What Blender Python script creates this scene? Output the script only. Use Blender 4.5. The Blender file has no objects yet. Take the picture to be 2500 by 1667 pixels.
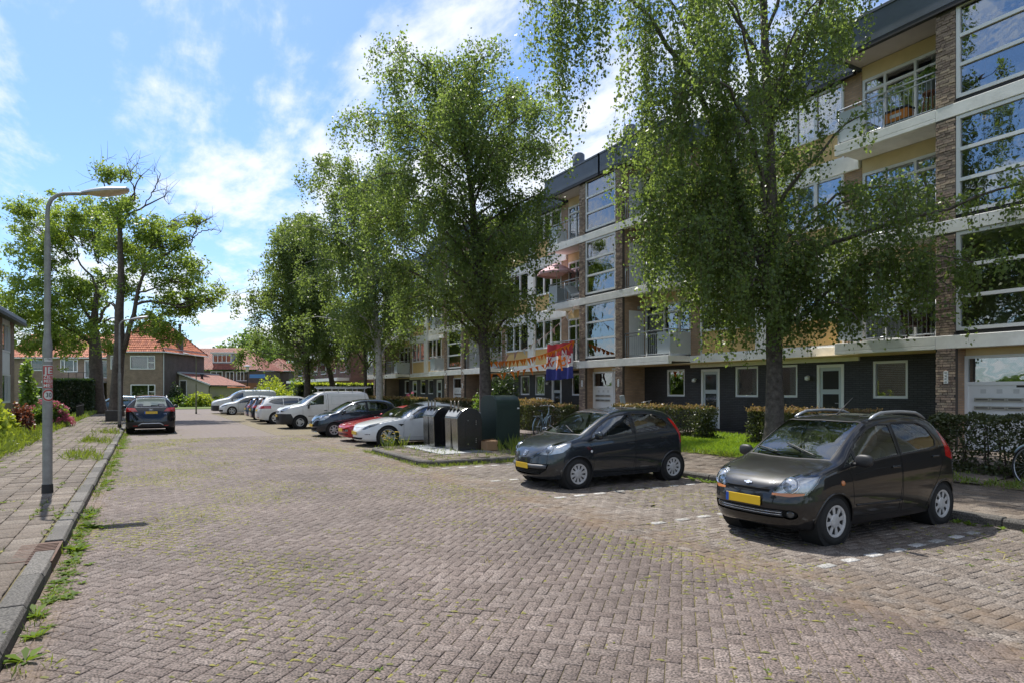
import bpy, bmesh, math, random
import numpy as np
from mathutils import Vector, Matrix
from mathutils.bvhtree import BVHTree

random.seed(7)
rng = np.random.default_rng(7)
R = math.radians
SC = bpy.context.scene
COL = SC.collection

# ------------------------------------------------------------------ camera, sky, sun, exposure
CAM_H = 1.79
cam_d = bpy.data.cameras.new("camera")
cam_d.sensor_width = 36.0
cam_d.lens = 22.32
cam_d.shift_y = 0.0482
cam_d.clip_start = 0.05
cam_d.clip_end = 3000.0
cam = bpy.data.objects.new("camera", cam_d)
COL.objects.link(cam)
cam.location = (0, 0, CAM_H)
cam.rotation_euler = (R(90), 0, R(-30))
SC.camera = cam

SUN_DIR = Vector((-0.045, 0.498, 0.866)).normalized()
W = bpy.data.worlds.new("World")
SC.world = W
W.use_nodes = True
wn, wl = W.node_tree.nodes, W.node_tree.links
wn.clear()


def wnode(t, **k):
    n = wn.new(t)
    for a, b in k.items():
        setattr(n, a, b)
    return n


w_out = wnode('ShaderNodeOutputWorld')
w_bg = wnode('ShaderNodeBackground')
SKY_STRENGTH = 0.15
w_bg.inputs['Strength'].default_value = SKY_STRENGTH
w_sky = wnode('ShaderNodeTexSky', sky_type='NISHITA', sun_disc=False)
w_sky.sun_elevation = math.asin(SUN_DIR.z)
w_sky.sun_rotation = math.atan2(SUN_DIR.x, SUN_DIR.y)
w_sky.air_density = 1.0
w_sky.dust_density = 0.8
w_sky.ozone_density = 2.0


def wmath(op, a, b=None, c=None):
    n = wnode('ShaderNodeMath', operation=op)
    for i, x in enumerate((a, b, c)):
        if x is None:
            continue
        if isinstance(x, (int, float)):
            n.inputs[i].default_value = x
        else:
            wl.new(x, n.inputs[i])
    return n.outputs[0]


def wramp(x, lo, hi):
    n = wnode('ShaderNodeMapRange', interpolation_type='SMOOTHSTEP')
    wl.new(x, n.inputs[0])
    n.inputs[1].default_value = lo
    n.inputs[2].default_value = hi
    return n.outputs[0]


tc = wnode('ShaderNodeTexCoord')
sep = wnode('ShaderNodeSeparateXYZ')
wl.new(tc.outputs['Generated'], sep.inputs[0])
dz = wmath('ADD', wmath('MAXIMUM', sep.outputs['Z'], 0.0), 0.12)
cx = wmath('DIVIDE', sep.outputs['X'], dz)
cy = wmath('DIVIDE', sep.outputs['Y'], dz)
cmb = wnode('ShaderNodeCombineXYZ')
wl.new(cx, cmb.inputs[0])
wl.new(cy, cmb.inputs[1])


def cloud_noise(scale, rot, sx, sy, detail, rough, dist, off):
    mp = wnode('ShaderNodeMapping')
    mp.inputs['Rotation'].default_value = (0, 0, R(rot))
    mp.inputs['Scale'].default_value = (sx, sy, 1)
    mp.inputs['Location'].default_value = off
    wl.new(cmb.outputs[0], mp.inputs[0])
    nz = wnode('ShaderNodeTexNoise')
    nz.inputs['Scale'].default_value = scale
    nz.inputs['Detail'].default_value = detail
    nz.inputs['Roughness'].default_value = rough
    nz.inputs['Distortion'].default_value = dist
    wl.new(mp.outputs[0], nz.inputs['Vector'])
    return nz.outputs[0]


n_big = cloud_noise(0.75, 20, 1.0, 0.75, 3, 0.5, 0.2, (2.3, 0.4, 0))
n_fine = cloud_noise(2.9, -28, 1.0, 0.36, 9, 0.62, 0.35, (0.7, 3.1, 0))
n_mack = cloud_noise(7.0, -20, 1.0, 0.6, 6, 0.6, 0.1, (5.0, 1.0, 0))
cov = wmath('ADD', wmath('MULTIPLY', n_big, 0.66), wmath('MULTIPLY', n_fine, 0.90))
cov = wmath('ADD', cov, wmath('MULTIPLY', n_mack, 0.52))
cirrus = wramp(cov, 0.93, 1.20)
# heaps of white cloud towards the horizon
n_cum = cloud_noise(0.55, 0, 1.0, 1.0, 8, 0.55, 0.1, (7.7, 1.9, 0))
low = wmath('SUBTRACT', 1.0, wramp(sep.outputs['Z'], 0.0, 0.42))
cum = wramp(wmath('ADD', n_cum, wmath('MULTIPLY', low, 0.17)), 0.70, 0.82)
cloud = wmath('MAXIMUM', wmath('MULTIPLY', cirrus, 0.88), wmath('MULTIPLY', cum, 0.75))
w_mix = wnode('ShaderNodeMix', data_type='RGBA')
wl.new(cloud, w_mix.inputs['Factor'])
w_tint = wnode('ShaderNodeMix', data_type='RGBA', blend_type='MULTIPLY')
w_tint.inputs['Factor'].default_value = 1.0
wl.new(w_sky.outputs[0], w_tint.inputs['A'])
w_tint.inputs['B'].default_value = (.37, .46, .57, 1)
wl.new(w_tint.outputs['Result'], w_mix.inputs['A'])
w_mix.inputs['B'].default_value = (3.3, 3.38, 3.46, 1)
wl.new(w_mix.outputs['Result'], w_bg.inputs['Color'])
wl.new(w_bg.outputs[0], w_out.inputs[0])

sun_d = bpy.data.lights.new("sun", 'SUN')
sun_d.energy = 2.9
sun_d.angle = R(0.53)
sun_d.color = (1.0, 0.95, 0.87)
sun = bpy.data.objects.new("sun", sun_d)
COL.objects.link(sun)
sun.rotation_euler = (-SUN_DIR).to_track_quat('-Z', 'Y').to_euler()
sun.location = (0, 0, 60)

SC.view_settings.view_transform = 'Standard'
SC.view_settings.look = 'None'
SC.view_settings.exposure = 1.2
SC.view_settings.gamma = 1.0
SC.view_settings.use_curve_mapping = False
SC.cycles.max_bounces = 8
SC.cycles.transparent_max_bounces = 16
SC.cycles.caustics_reflective = False
SC.cycles.caustics_refractive = False


def P(u, v, d):
    """Point at distance d ahead of the camera on the line of sight through a photo position (used to read sizes)."""
    r = (u - 1250.0) / 1550.0
    return Vector(((.8660254 * r + .5) * d, (.8660254 - .5 * r) * d, CAM_H - (v - 954.0) / 1550.0 * d))


# ------------------------------------------------------------------ helpers
def tag(o, label=None, cat=None, group=None, kind=None):
    if label:
        o["label"] = label
    if cat:
        o["category"] = cat
    if group:
        o["group"] = group
    if kind:
        o["kind"] = kind
    return o


def empty(name, loc=(0, 0, 0), rz=0.0, label=None, cat=None, group=None, kind=None):
    o = bpy.data.objects.new(name, None)
    COL.objects.link(o)
    o.location = loc
    o.rotation_euler = (0, 0, rz)
    o.empty_display_size = 0.2
    return tag(o, label, cat, group, kind)


def copy_tree(o, parent=None):
    c = o.copy()
    COL.objects.link(c)
    if parent is not None:
        c.parent = parent
    for ch in list(o.children):
        copy_tree(ch, c)
    return c


def link(name, me, parent=None):
    o = bpy.data.objects.new(name, me)
    COL.objects.link(o)
    if parent is not None:
        o.parent = parent
    return o


class MB:
    """Collects simple shapes; build() links them as ONE mesh object."""

    def __init__(self, origin=(0, 0, 0)):
        self.v, self.f, self.m = [], [], []
        self.o = Vector(origin)

    def add(self, vs, fs, mi=0):
        n = len(self.v)
        o = self.o
        self.v.extend((a[0] - o.x, a[1] - o.y, a[2] - o.z) for a in vs)
        self.f.extend(tuple(i + n for i in f) for f in fs)
        self.m.extend([mi] * len(fs))
        return self

    def box(self, x0, x1, y0, y1, z0, z1, mi=0):
        return self.add([(x0, y0, z0), (x1, y0, z0), (x1, y1, z0), (x0, y1, z0),
                         (x0, y0, z1), (x1, y0, z1), (x1, y1, z1), (x0, y1, z1)],
                        [(0, 3, 2, 1), (4, 5, 6, 7), (0, 1, 5, 4), (1, 2, 6, 5), (2, 3, 7, 6), (3, 0, 4, 7)], mi)

    def mbox(self, M, sx, sy, sz, mi=0):
        vs = [M @ Vector((a * sx / 2, b * sy / 2, c * sz / 2)) for c in (-1, 1) for a, b in ((-1, -1), (1, -1), (1, 1), (-1, 1))]
        return self.add(vs, [(0, 3, 2, 1), (4, 5, 6, 7), (0, 1, 5, 4), (1, 2, 6, 5), (2, 3, 7, 6), (3, 0, 4, 7)], mi)

    def poly(self, pts, mi=0):
        return self.add(pts, [tuple(range(len(pts)))], mi)

    def prism(self, pts, vec, mi=0):
        n = len(pts)
        vec = Vector(vec)
        a = [Vector(p) for p in pts]
        b = [p + vec for p in a]
        fs = [tuple(range(n))[::-1], tuple(range(n, 2 * n))]
        fs += [(i, (i + 1) % n, n + (i + 1) % n, n + i) for i in range(n)]
        return self.add(a + b, fs, mi)

    def tube(self, pts, r, n=8, mi=0, caps=True):
        pts = [Vector(p) for p in pts]
        k = len(pts)
        rs = [r] * k if isinstance(r, (int, float)) else list(r)
        vs, fs = [], []
        t0 = (pts[1] - pts[0]).normalized()
        ref = Vector((0, 0, 1)) if abs(t0.z) < 0.9 else Vector((1, 0, 0))
        a = t0.cross(ref).normalized()
        for i, p in enumerate(pts):
            t = (pts[min(i + 1, k - 1)] - pts[max(i - 1, 0)])
            t = t.normalized() if t.length > 1e-9 else t0
            a = (a - t * a.dot(t))
            a = a.normalized() if a.length > 1e-6 else t.orthogonal().normalized()
            b = t.cross(a)
            for j in range(n):
                w = 2 * math.pi * j / n
                vs.append(p + (a * math.cos(w) + b * math.sin(w)) * rs[i])
        for i in range(k - 1):
            for j in range(n):
                fs.append((i * n + j, i * n + (j + 1) % n, (i + 1) * n + (j + 1) % n, (i + 1) * n + j))
        if caps:
            fs.append(tuple(range(n))[::-1])
            fs.append(tuple((k - 1) * n + j for j in range(n)))
        return self.add(vs, fs, mi)

    def lathe(self, prof, n=16, M=None, mi=0, caps=True):
        """prof: list of (radius, height) turned round local z, then moved by M."""
        M = M or Matrix.Identity(4)
        vs, fs = [], []
        k = len(prof)
        for r, z in prof:
            for j in range(n):
                w = 2 * math.pi * j / n
                vs.append(M @ Vector((r * math.cos(w), r * math.sin(w), z)))
        for i in range(k - 1):
            for j in range(n):
                fs.append((i * n + j, i * n + (j + 1) % n, (i + 1) * n + (j + 1) % n, (i + 1) * n + j))
        if caps and prof[0][0] > 1e-5:
            fs.append(tuple(range(n))[::-1])
        if caps and prof[-1][0] > 1e-5:
            fs.append(tuple((k - 1) * n + j for j in range(n)))
        return self.add(vs, fs, mi)

    def build(self, name, mats, parent=None, smooth=False, bevel=0.0, seg=2, auto=None):
        me = bpy.data.meshes.new(name)
        me.from_pydata(self.v, [], self.f)
        if not isinstance(mats, (list, tuple)):
            mats = [mats]
        for m in mats:
            me.materials.append(m)
        if len(mats) > 1:
            me.polygons.foreach_set('material_index', self.m)
        if smooth:
            me.polygons.foreach_set('use_smooth', [True] * len(me.polygons))
            if auto:
                me.set_sharp_from_angle(angle=R(auto))
        me.update()
        o = link(name, me, parent)
        if bevel:
            b = o.modifiers.new('bevel', 'BEVEL')
            b.width = bevel
            b.segments = seg
            b.limit_method = 'ANGLE'
            b.angle_limit = R(40)
        return o


def npmesh(name, V, Q, mats, parent=None, attr=None, smooth=False, mi=None):
    """Fast mesh from arrays: V (n,3), Q (m,k) with k corners per face, attr = per-vertex random number."""
    V = np.ascontiguousarray(V, dtype=np.float32)
    Q = np.ascontiguousarray(Q, dtype=np.int32)
    me = bpy.data.meshes.new(name)
    m, k = Q.shape
    me.vertices.add(len(V))
    me.vertices.foreach_set('co', V.ravel())
    me.loops.add(m * k)
    me.loops.foreach_set('vertex_index', Q.ravel())
    me.polygons.add(m)
    me.polygons.foreach_set('loop_start', np.arange(0, m * k, k, dtype=np.int32))
    if not isinstance(mats, (list, tuple)):
        mats = [mats]
    for a in mats:
        me.materials.append(a)
    if mi is not None:
        me.polygons.foreach_set('material_index', np.asarray(mi, dtype=np.int32))
    if smooth:
        me.polygons.foreach_set('use_smooth', np.ones(m, dtype=bool))
    if attr is not None:
        at = me.attributes.new('rnd', 'FLOAT', 'POINT')
        at.data.foreach_set('value', np.ascontiguousarray(attr, dtype=np.float32))
    me.update(calc_edges=True)
    return link(name, me, parent)


# ------------------------------------------------------------------ materials
def new_mat(name):
    m = bpy.data.materials.new(name)
    m.use_nodes = True
    nt = m.node_tree
    return m, nt.nodes, nt.links, nt.nodes['Principled BSDF']


def M(name, col, rough=0.6, metal=0.0, var=0.0, vscale=4.0, bump=0.0, bscale=60.0, spec=0.5, coat=0.0, vcol=None, detail=5):
    m, N, L, b = new_mat(name)
    b.inputs['Base Color'].default_value = (*col, 1)
    b.inputs['Roughness'].default_value = rough
    b.inputs['Metallic'].default_value = metal
    b.inputs['Specular IOR Level'].default_value = spec
    b.inputs['Coat Weight'].default_value = coat
    b.inputs['Coat Roughness'].default_value = 0.03
    if var > 0 or vcol or bump > 0:
        tcn = N.new('ShaderNodeTexCoord')
    if var > 0 or vcol:
        nz = N.new('ShaderNodeTexNoise')
        nz.inputs['Scale'].default_value = vscale
        nz.inputs['Detail'].default_value = detail
        nz.inputs['Roughness'].default_value = 0.65
        L.new(tcn.outputs['Object'], nz.inputs['Vector'])
        rp = N.new('ShaderNodeMapRange')
        rp.inputs[1].default_value = 0.3
        rp.inputs[2].default_value = 0.7
        L.new(nz.outputs[0], rp.inputs[0])
        mx = N.new('ShaderNodeMix')
        mx.data_type = 'RGBA'
        L.new(rp.outputs[0], mx.inputs['Factor'])
        c2 = vcol if vcol else tuple(min(1, c * (1 + var)) for c in col)
        c1 = col if vcol else tuple(c * (1 - var) for c in col)
        mx.inputs['A'].default_value = (*c1, 1)
        mx.inputs['B'].default_value = (*c2, 1)
        L.new(mx.outputs['Result'], b.inputs['Base Color'])
    if bump > 0:
        n2 = N.new('ShaderNodeTexNoise')
        n2.inputs['Scale'].default_value = bscale
        n2.inputs['Detail'].default_value = 4
        L.new(tcn.outputs['Object'], n2.inputs['Vector'])
        bp = N.new('ShaderNodeBump')
        bp.inputs['Strength'].default_value = bump
        bp.inputs['Distance'].default_value = 0.02
        L.new(n2.outputs[0], bp.inputs['Height'])
        L.new(bp.outputs[0], b.inputs['Normal'])
    return m


def M_brick(name, c1, c2, mortar, bw=0.22, bh=0.0625, gap=0.010, bump=0.6, rough=0.85):
    """Coursed brickwork for walls whose bricks are only a few pixels: X+Y runs along the wall, Z up."""
    m, N, L, b = new_mat(name)
    t = N.new('ShaderNodeTexCoord')
    s = N.new('ShaderNodeSeparateXYZ')
    L.new(t.outputs['Object'], s.inputs[0])
    ad = N.new('ShaderNodeMath')
    ad.operation = 'ADD'
    L.new(s.outputs[0], ad.inputs[0])
    L.new(s.outputs[1], ad.inputs[1])
    c = N.new('ShaderNodeCombineXYZ')
    L.new(ad.outputs[0], c.inputs[0])
    L.new(s.outputs[2], c.inputs[1])
    br = N.new('ShaderNodeTexBrick')
    br.inputs['Scale'].default_value = 1.0
    br.inputs['Brick Width'].default_value = bw
    br.inputs['Row Height'].default_value = bh
    br.inputs['Mortar Size'].default_value = gap
    br.inputs['Mortar Smooth'].default_value = 0.2
    br.inputs['Bias'].default_value = 0.0
    br.inputs['Color1'].default_value = (*c1, 1)
    br.inputs['Color2'].default_value = (*c2, 1)
    br.inputs['Mortar'].default_value = (*mortar, 1)
    L.new(c.outputs[0], br.inputs['Vector'])
    nz = N.new('ShaderNodeTexNoise')
    nz.inputs['Scale'].default_value = 1.3
    nz.inputs['Detail'].default_value = 6
    L.new(t.outputs['Object'], nz.inputs['Vector'])
    mr = N.new('ShaderNodeMapRange')
    mr.inputs[1].default_value = 0.3
    mr.inputs[2].default_value = 0.7
    mr.inputs[3].default_value = 0.78
    mr.inputs[4].default_value = 1.2
    L.new(nz.outputs[0], mr.inputs[0])
    mu = N.new('ShaderNodeMix')
    mu.data_type = 'RGBA'
    mu.blend_type = 'MULTIPLY'
    mu.inputs['Factor'].default_value = 1
    L.new(br.outputs[0], mu.inputs['A'])
    L.new(mr.outputs[0], mu.inputs['B'])
    L.new(mu.outputs['Result'], b.inputs['Base Color'])
    b.inputs['Roughness'].default_value = rough
    bp = N.new('ShaderNodeBump')
    bp.inputs['Strength'].default_value = bump
    bp.inputs['Distance'].default_value = 0.01
    bp.invert = True
    L.new(br.outputs[1], bp.inputs['Height'])
    L.new(bp.outputs[0], b.inputs['Normal'])
    return m


def M_leaf(name, dark, light, trans, tw=0.45, rough=0.45, spec=.6):
    """Leaves: colour runs from dark to light with each leaf's own random number; light passes through."""
    m, N, L, b = new_mat(name)
    at = N.new('ShaderNodeAttribute')
    at.attribute_name = 'rnd'
    mx = N.new('ShaderNodeMix')
    mx.data_type = 'RGBA'
    L.new(at.outputs['Fac'], mx.inputs['Factor'])
    mx.inputs['A'].default_value = (*dark, 1)
    mx.inputs['B'].default_value = (*light, 1)
    L.new(mx.outputs['Result'], b.inputs['Base Color'])
    b.inputs['Roughness'].default_value = rough
    b.inputs['Specular IOR Level'].default_value = spec
    tr = N.new('ShaderNodeBsdfTranslucent')
    tr.inputs['Color'].default_value = (*trans, 1)
    ms = N.new('ShaderNodeMixShader')
    ms.inputs[0].default_value = tw
    L.new(b.outputs[0], ms.inputs[1])
    L.new(tr.outputs[0], ms.inputs[2])
    out = [n for n in N if n.type == 'OUTPUT_MATERIAL'][0]
    L.new(ms.outputs[0], out.inputs[0])
    return m


def M_glass(name, tint, refl, rough=0.0):
    m, N, L, b = new_mat(name)
    N.remove(b)
    tr = N.new('ShaderNodeBsdfTransparent')
    tr.inputs[0].default_value = (*tint, 1)
    gl = N.new('ShaderNodeBsdfGlossy')
    gl.inputs['Color'].default_value = (0.95, 0.97, 1.0, 1)
    gl.inputs['Roughness'].default_value = rough
    if refl > .15:
        gg = N.new('ShaderNodeNewGeometry')
        wz = N.new('ShaderNodeTexNoise')
        wz.inputs['Scale'].default_value = 1.6
        L.new(gg.outputs['Position'], wz.inputs['Vector'])
        wb = N.new('ShaderNodeBump')
        wb.inputs['Strength'].default_value = .12
        wb.inputs['Distance'].default_value = .06
        L.new(wz.outputs[0], wb.inputs['Height'])
        L.new(wb.outputs[0], gl.inputs['Normal'])
    lw = N.new('ShaderNodeFresnel')
    lw.inputs[0].default_value = 1.5
    mr = N.new('ShaderNodeMapRange')
    mr.inputs[3].default_value = refl
    mr.inputs[4].default_value = 1.0
    L.new(lw.outputs[0], mr.inputs[0])
    ms = N.new('ShaderNodeMixShader')
    L.new(mr.outputs[0], ms.inputs[0])
    L.new(tr.outputs[0], ms.inputs[1])
    L.new(gl.outputs[0], ms.inputs[2])
    out = [n for n in N if n.type == 'OUTPUT_MATERIAL'][0]
    L.new(ms.outputs[0], out.inputs[0])
    return m


def M_paver(name, c_a, c_b, c_c, speck=0.5, dirt=()):
    """Paving stones: each stone its own tone, exposed aggregate speckle, worn patches."""
    m, N, L, b = new_mat(name)
    at = N.new('ShaderNodeAttribute')
    at.attribute_name = 'rnd'
    oi = N.new('ShaderNodeObjectInfo')
    ad = N.new('ShaderNodeMath')
    ad.operation = 'ADD'
    L.new(at.outputs['Fac'], ad.inputs[0])
    L.new(oi.outputs['Random'], ad.inputs[1])
    fr = N.new('ShaderNodeMath')
    fr.operation = 'FRACT'
    L.new(ad.outputs[0], fr.inputs[0])
    rp = N.new('ShaderNodeValToRGB')
    rp.color_ramp.elements[0].color = (*c_a, 1)
    rp.color_ramp.elements[1].color = (*c_c, 1)
    e = rp.color_ramp.elements.new(0.55)
    e.color = (*c_b, 1)
    L.new(fr.outputs[0], rp.inputs[0])
    geo = N.new('ShaderNodeNewGeometry')
    sp = N.new('ShaderNodeTexNoise')
    sp.inputs['Scale'].default_value = 62
    sp.inputs['Detail'].default_value = 3
    L.new(geo.outputs['Position'], sp.inputs['Vector'])
    mr = N.new('ShaderNodeMapRange')
    mr.inputs[1].default_value = 0.36
    mr.inputs[2].default_value = 0.66
    mr.inputs[3].default_value = 1 - speck
    mr.inputs[4].default_value = 1 + speck * 1.25
    L.new(sp.outputs[0], mr.inputs[0])
    big = N.new('ShaderNodeTexNoise')
    big.inputs['Scale'].default_value = 0.55
    big.inputs['Detail'].default_value = 7
    big.inputs['Roughness'].default_value = 0.6
    L.new(geo.outputs['Position'], big.inputs['Vector'])
    m2 = N.new('ShaderNodeMapRange')
    m2.inputs[1].default_value = 0.3
    m2.inputs[2].default_value = 0.7
    m2.inputs[3].default_value = 0.70
    m2.inputs[4].default_value = 1.22
    L.new(big.outputs[0], m2.inputs[0])
    mm = N.new('ShaderNodeMath')
    mm.operation = 'MULTIPLY'
    L.new(mr.outputs[0], mm.inputs[0])
    L.new(m2.outputs[0], mm.inputs[1])
    mu = N.new('ShaderNodeMix')
    mu.data_type = 'RGBA'
    mu.blend_type = 'MULTIPLY'
    mu.inputs['Factor'].default_value = 1
    L.new(rp.outputs[0], mu.inputs['A'])
    L.new(mm.outputs[0], mu.inputs['B'])
    col = mu.outputs['Result']
    if dirt:
        # trodden sand along the kerb and the edge course, broken up by noise
        sx = N.new('ShaderNodeSeparateXYZ')
        L.new(geo.outputs['Position'], sx.inputs[0])
        dn = N.new('ShaderNodeTexNoise')
        dn.inputs['Scale'].default_value = 1.4
        dn.inputs['Detail'].default_value = 8
        dn.inputs['Roughness'].default_value = .7
        L.new(geo.outputs['Position'], dn.inputs['Vector'])
        for x0, wd in dirt:
            d1 = N.new('ShaderNodeMath')
            d1.operation = 'SUBTRACT'
            L.new(sx.outputs[0], d1.inputs[0])
            d1.inputs[1].default_value = x0
            d2 = N.new('ShaderNodeMath')
            d2.operation = 'ABSOLUTE'
            L.new(d1.outputs[0], d2.inputs[0])
            d3 = N.new('ShaderNodeMapRange')
            d3.interpolation_type = 'SMOOTHSTEP'
            d3.inputs[1].default_value = 0.0
            d3.inputs[2].default_value = wd
            d3.inputs[3].default_value = 1.0
            d3.inputs[4].default_value = 0.0
            L.new(d2.outputs[0], d3.inputs[0])
            d4 = N.new('ShaderNodeMapRange')
            d4.inputs[1].default_value = .42
            d4.inputs[2].default_value = .62
            d4.inputs[4].default_value = .85
            L.new(dn.outputs[0], d4.inputs[0])
            d5 = N.new('ShaderNodeMath')
            d5.operation = 'MULTIPLY'
            L.new(d3.outputs[0], d5.inputs[0])
            L.new(d4.outputs[0], d5.inputs[1])
            dm = N.new('ShaderNodeMix')
            dm.data_type = 'RGBA'
            L.new(d5.outputs[0], dm.inputs['Factor'])
            L.new(col, dm.inputs['A'])
            dm.inputs['B'].default_value = (.145, .098, .060, 1)
            col = dm.outputs['Result']
    L.new(col, b.inputs['Base Color'])
    b.inputs['Roughness'].default_value = 0.8
    b.inputs['Specular IOR Level'].default_value = 0.35
    bp = N.new('ShaderNodeBump')
    bp.inputs['Strength'].default_value = 0.35
    bp.inputs['Distance'].default_value = 0.004
    L.new(sp.outputs[0], bp.inputs['Height'])
    L.new(bp.outputs[0], b.inputs['Normal'])
    return m


MT = {}
MT['white'] = M('white_paint', (.74, .75, .75), .4, var=.05, vscale=3)
MT['upvc'] = M('white_frame_paint', (.78, .79, .80), .3)
MT['concrete_paint'] = M('painted_concrete', (.80, .80, .77), .75, var=.12, vscale=1.8, bump=.12, bscale=35)
MT['render_ochre'] = M('ochre_panel', (.68, .47, .20), .5, var=.08, vscale=1.2)
MT['render_cream'] = M('cream_render', (.72, .57, .34), .8, var=.07, vscale=2, bump=.2, bscale=90)
MT['fascia'] = M('slate_blue_fascia', (.075, .095, .125), .45, var=.18, vscale=1.5)
MT['dark_trim'] = M('dark_trim', (.018, .018, .02), .55)
MT['soffit'] = M('soffit_board', (.50, .46, .43), .7, var=.06)
MT['steel'] = M('galvanised_rail', (.42, .44, .46), .38, metal=.7, var=.1)
MT['panel_grey'] = M('grey_panel', (.44, .49, .52), .5, var=.04)
MT['interior'] = M('interior_plaster', (.75, .73, .69), .9, var=.1, vscale=.8)
MT['interior_dark'] = M('dark_interior', (.13, .10, .08), .8)
MT['curtain'] = M('net_curtain', (.60, .60, .57), .9, var=.08, vscale=6)
MT['blind'] = M('slatted_blind', (.17, .12, .09), .6)
MT['house_glass'] = M_glass('house_window_glass', (.70, .74, .74), 0.05)
MT['glass'] = M_glass('window_glass', (.78, .82, .81), 0.20)
MT['brick_dark'] = M_brick('charcoal_painted_brick', (.034, .035, .038), (.050, .051, .056), (.013, .013, .014), bump=1.0, rough=.5)
MT['brick_tan'] = M_brick('tan_brick', (.46, .30, .19), (.34, .22, .14), (.31, .24, .19))
MT['brick_brown'] = M_brick('brown_brick', (.32, .22, .16), (.24, .165, .12), (.29, .24, .2))
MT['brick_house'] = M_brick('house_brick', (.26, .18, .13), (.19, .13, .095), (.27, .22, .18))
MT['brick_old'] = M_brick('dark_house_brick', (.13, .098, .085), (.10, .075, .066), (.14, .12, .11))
MT['pillar_brick'] = M_paver('rustic_brick', (.22, .16, .13), (.33, .25, .20), (.48, .37, .27), speck=.25)
MT['mortar'] = M('mortar', (.085, .072, .062), .95, bump=.4, bscale=120)
MT['paver'] = M_paver('paving_brick', (.108, .084, .074), (.125, .099, .087), (.150, .122, .109), speck=.7, dirt=((-.75, .35), (5.4, .75)))
MT['paver_grey'] = M_paver('grey_paving_brick', (.115, .094, .078), (.140, .117, .099), (.178, .154, .134), speck=.65, dirt=((5.5, .9),))
MT['tile'] = M_paver('concrete_tile', (.088, .069, .053), (.118, .094, .074), (.155, .130, .106), speck=.5)
MT['kerb'] = M_paver('kerb_stone', (.066, .062, .056), (.095, .088, .079), (.135, .125, .112), speck=.55)
MT['mark'] = M_paver('white_paving_brick', (.24, .235, .22), (.36, .35, .335), (.44, .43, .415), speck=.45)
MT['bark'] = M('birch_bark', (.045, .036, .030), .9, vcol=(.14, .12, .105), vscale=9, bump=.8, bscale=22)
MT['bark_dark'] = M('rough_bark', (.05, .04, .033), .95, vcol=(.125, .10, .083), vscale=6, bump=1.0, bscale=18)
MT['bark_white'] = M('pale_birch_bark', (.25, .24, .22), .85, vcol=(.5, .49, .46), vscale=5, bump=.5, bscale=20)
MT['twig'] = M('twig', (.075, .055, .042), .9)
MT['birch'] = M_leaf('birch_leaf', (.050, .082, .030), (.130, .178, .062), (.32, .44, .08), .45, .42, spec=.4)
MT['birch_far'] = M_leaf('far_birch_leaf', (.052, .086, .032), (.135, .180, .062), (.29, .39, .075), .44, .45, spec=.35)
MT['robinia'] = M_leaf('locust_leaf', (.078, .14, .030), (.180, .25, .050), (.38, .50, .06), .48, .45, spec=.4)
MT['hedge_leaf'] = M_leaf('hedge_leaf', (.034, .048, .016), (.085, .098, .034), (.12, .15, .03), .3, .4)
MT['hedge_tip'] = M_leaf('hedge_tip_leaf', (.20, .085, .055), (.26, .22, .085), (.35, .25, .08), .4, .45)
MT['privet'] = M_leaf('clipped_hedge_leaf', (.012, .026, .008), (.034, .060, .016), (.07, .12, .02), .3, .4)
MT['lime_leaf'] = M_leaf('bright_shrub_leaf', (.14, .22, .018), (.30, .38, .035), (.55, .62, .05), .45, .45)
MT['green_leaf'] = M_leaf('garden_leaf', (.05, .10, .02), (.12, .19, .035), (.25, .38, .04), .42, .42)
MT['red_leaf'] = M_leaf('copper_leaf', (.09, .028, .018), (.20, .085, .045), (.28, .09, .04), .4, .5)
MT['pink_petal'] = M_leaf('pink_petal', (.40, .05, .12), (.60, .17, .27), (.7, .2, .3), .35, .6)
MT['yellow_petal'] = M('yellow_petal', (.75, .55, .02), .6)
MT['grass'] = M_leaf('grass_blade', (.085, .135, .018), (.20, .25, .04), (.30, .38, .03), .35, .5)
MT['lawn'] = M_leaf('lawn_blade', (.10, .21, .015), (.22, .36, .03), (.38, .52, .03), .4, .5)
MT['weed'] = M_leaf('weed_leaf', (.048, .095, .010), (.115, .185, .020), (.20, .30, .02), .35, .6, spec=.15)
MT['moss'] = M_leaf('joint_moss', (.105, .115, .018), (.24, .215, .04), (.2, .22, .03), .15, .8)
MT['dry'] = M_leaf('dry_grass', (.30, .24, .10), (.42, .35, .16), (.4, .35, .12), .3, .7)
MT['mail'] = M('letterbox_metal', (.36, .34, .30), .4, metal=.5)
MT['mail_slot'] = M('letterbox_slot', (.06, .055, .05), .5)
MT['panel_pale'] = M('bell_plate', (.55, .56, .56), .5)
MT['sticker'] = M('black_sticker', (.03, .025, .022), .5)
MT['sticker_o'] = M('orange_sticker', (.30, .12, .05), .5)
MT['door_grey'] = M('pale_grey_door', (.50, .55, .58), .4)
MT['glass_door'] = M('dark_door_glass', (.03, .035, .035), .05, spec=.9)
MT['bumper_bar'] = M('grey_bumper_plastic', (.07, .075, .085), .45)
MT['grit'] = M_leaf('brown_grit', (.10, .07, .045), (.17, .125, .08), (.1, .08, .05), .05, .9)

# ------------------------------------------------------------------ ground, road, pavements
def M_ground(name, ca, cb, scale, bump=.5):
    return M(name, ca, .95, vcol=cb, vscale=scale, bump=bump, bscale=scale * 12)


MT['earth'] = M_ground('bare_earth', (.10, .078, .055), (.17, .13, .09), 2.5)
MT['meadow'] = M_ground('rough_grass_ground', (.07, .11, .02), (.13, .17, .04), 1.2)
MT['lawn_base'] = M_ground('lawn_soil', (.12, .19, .02), (.19, .26, .035), 3.0)


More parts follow.
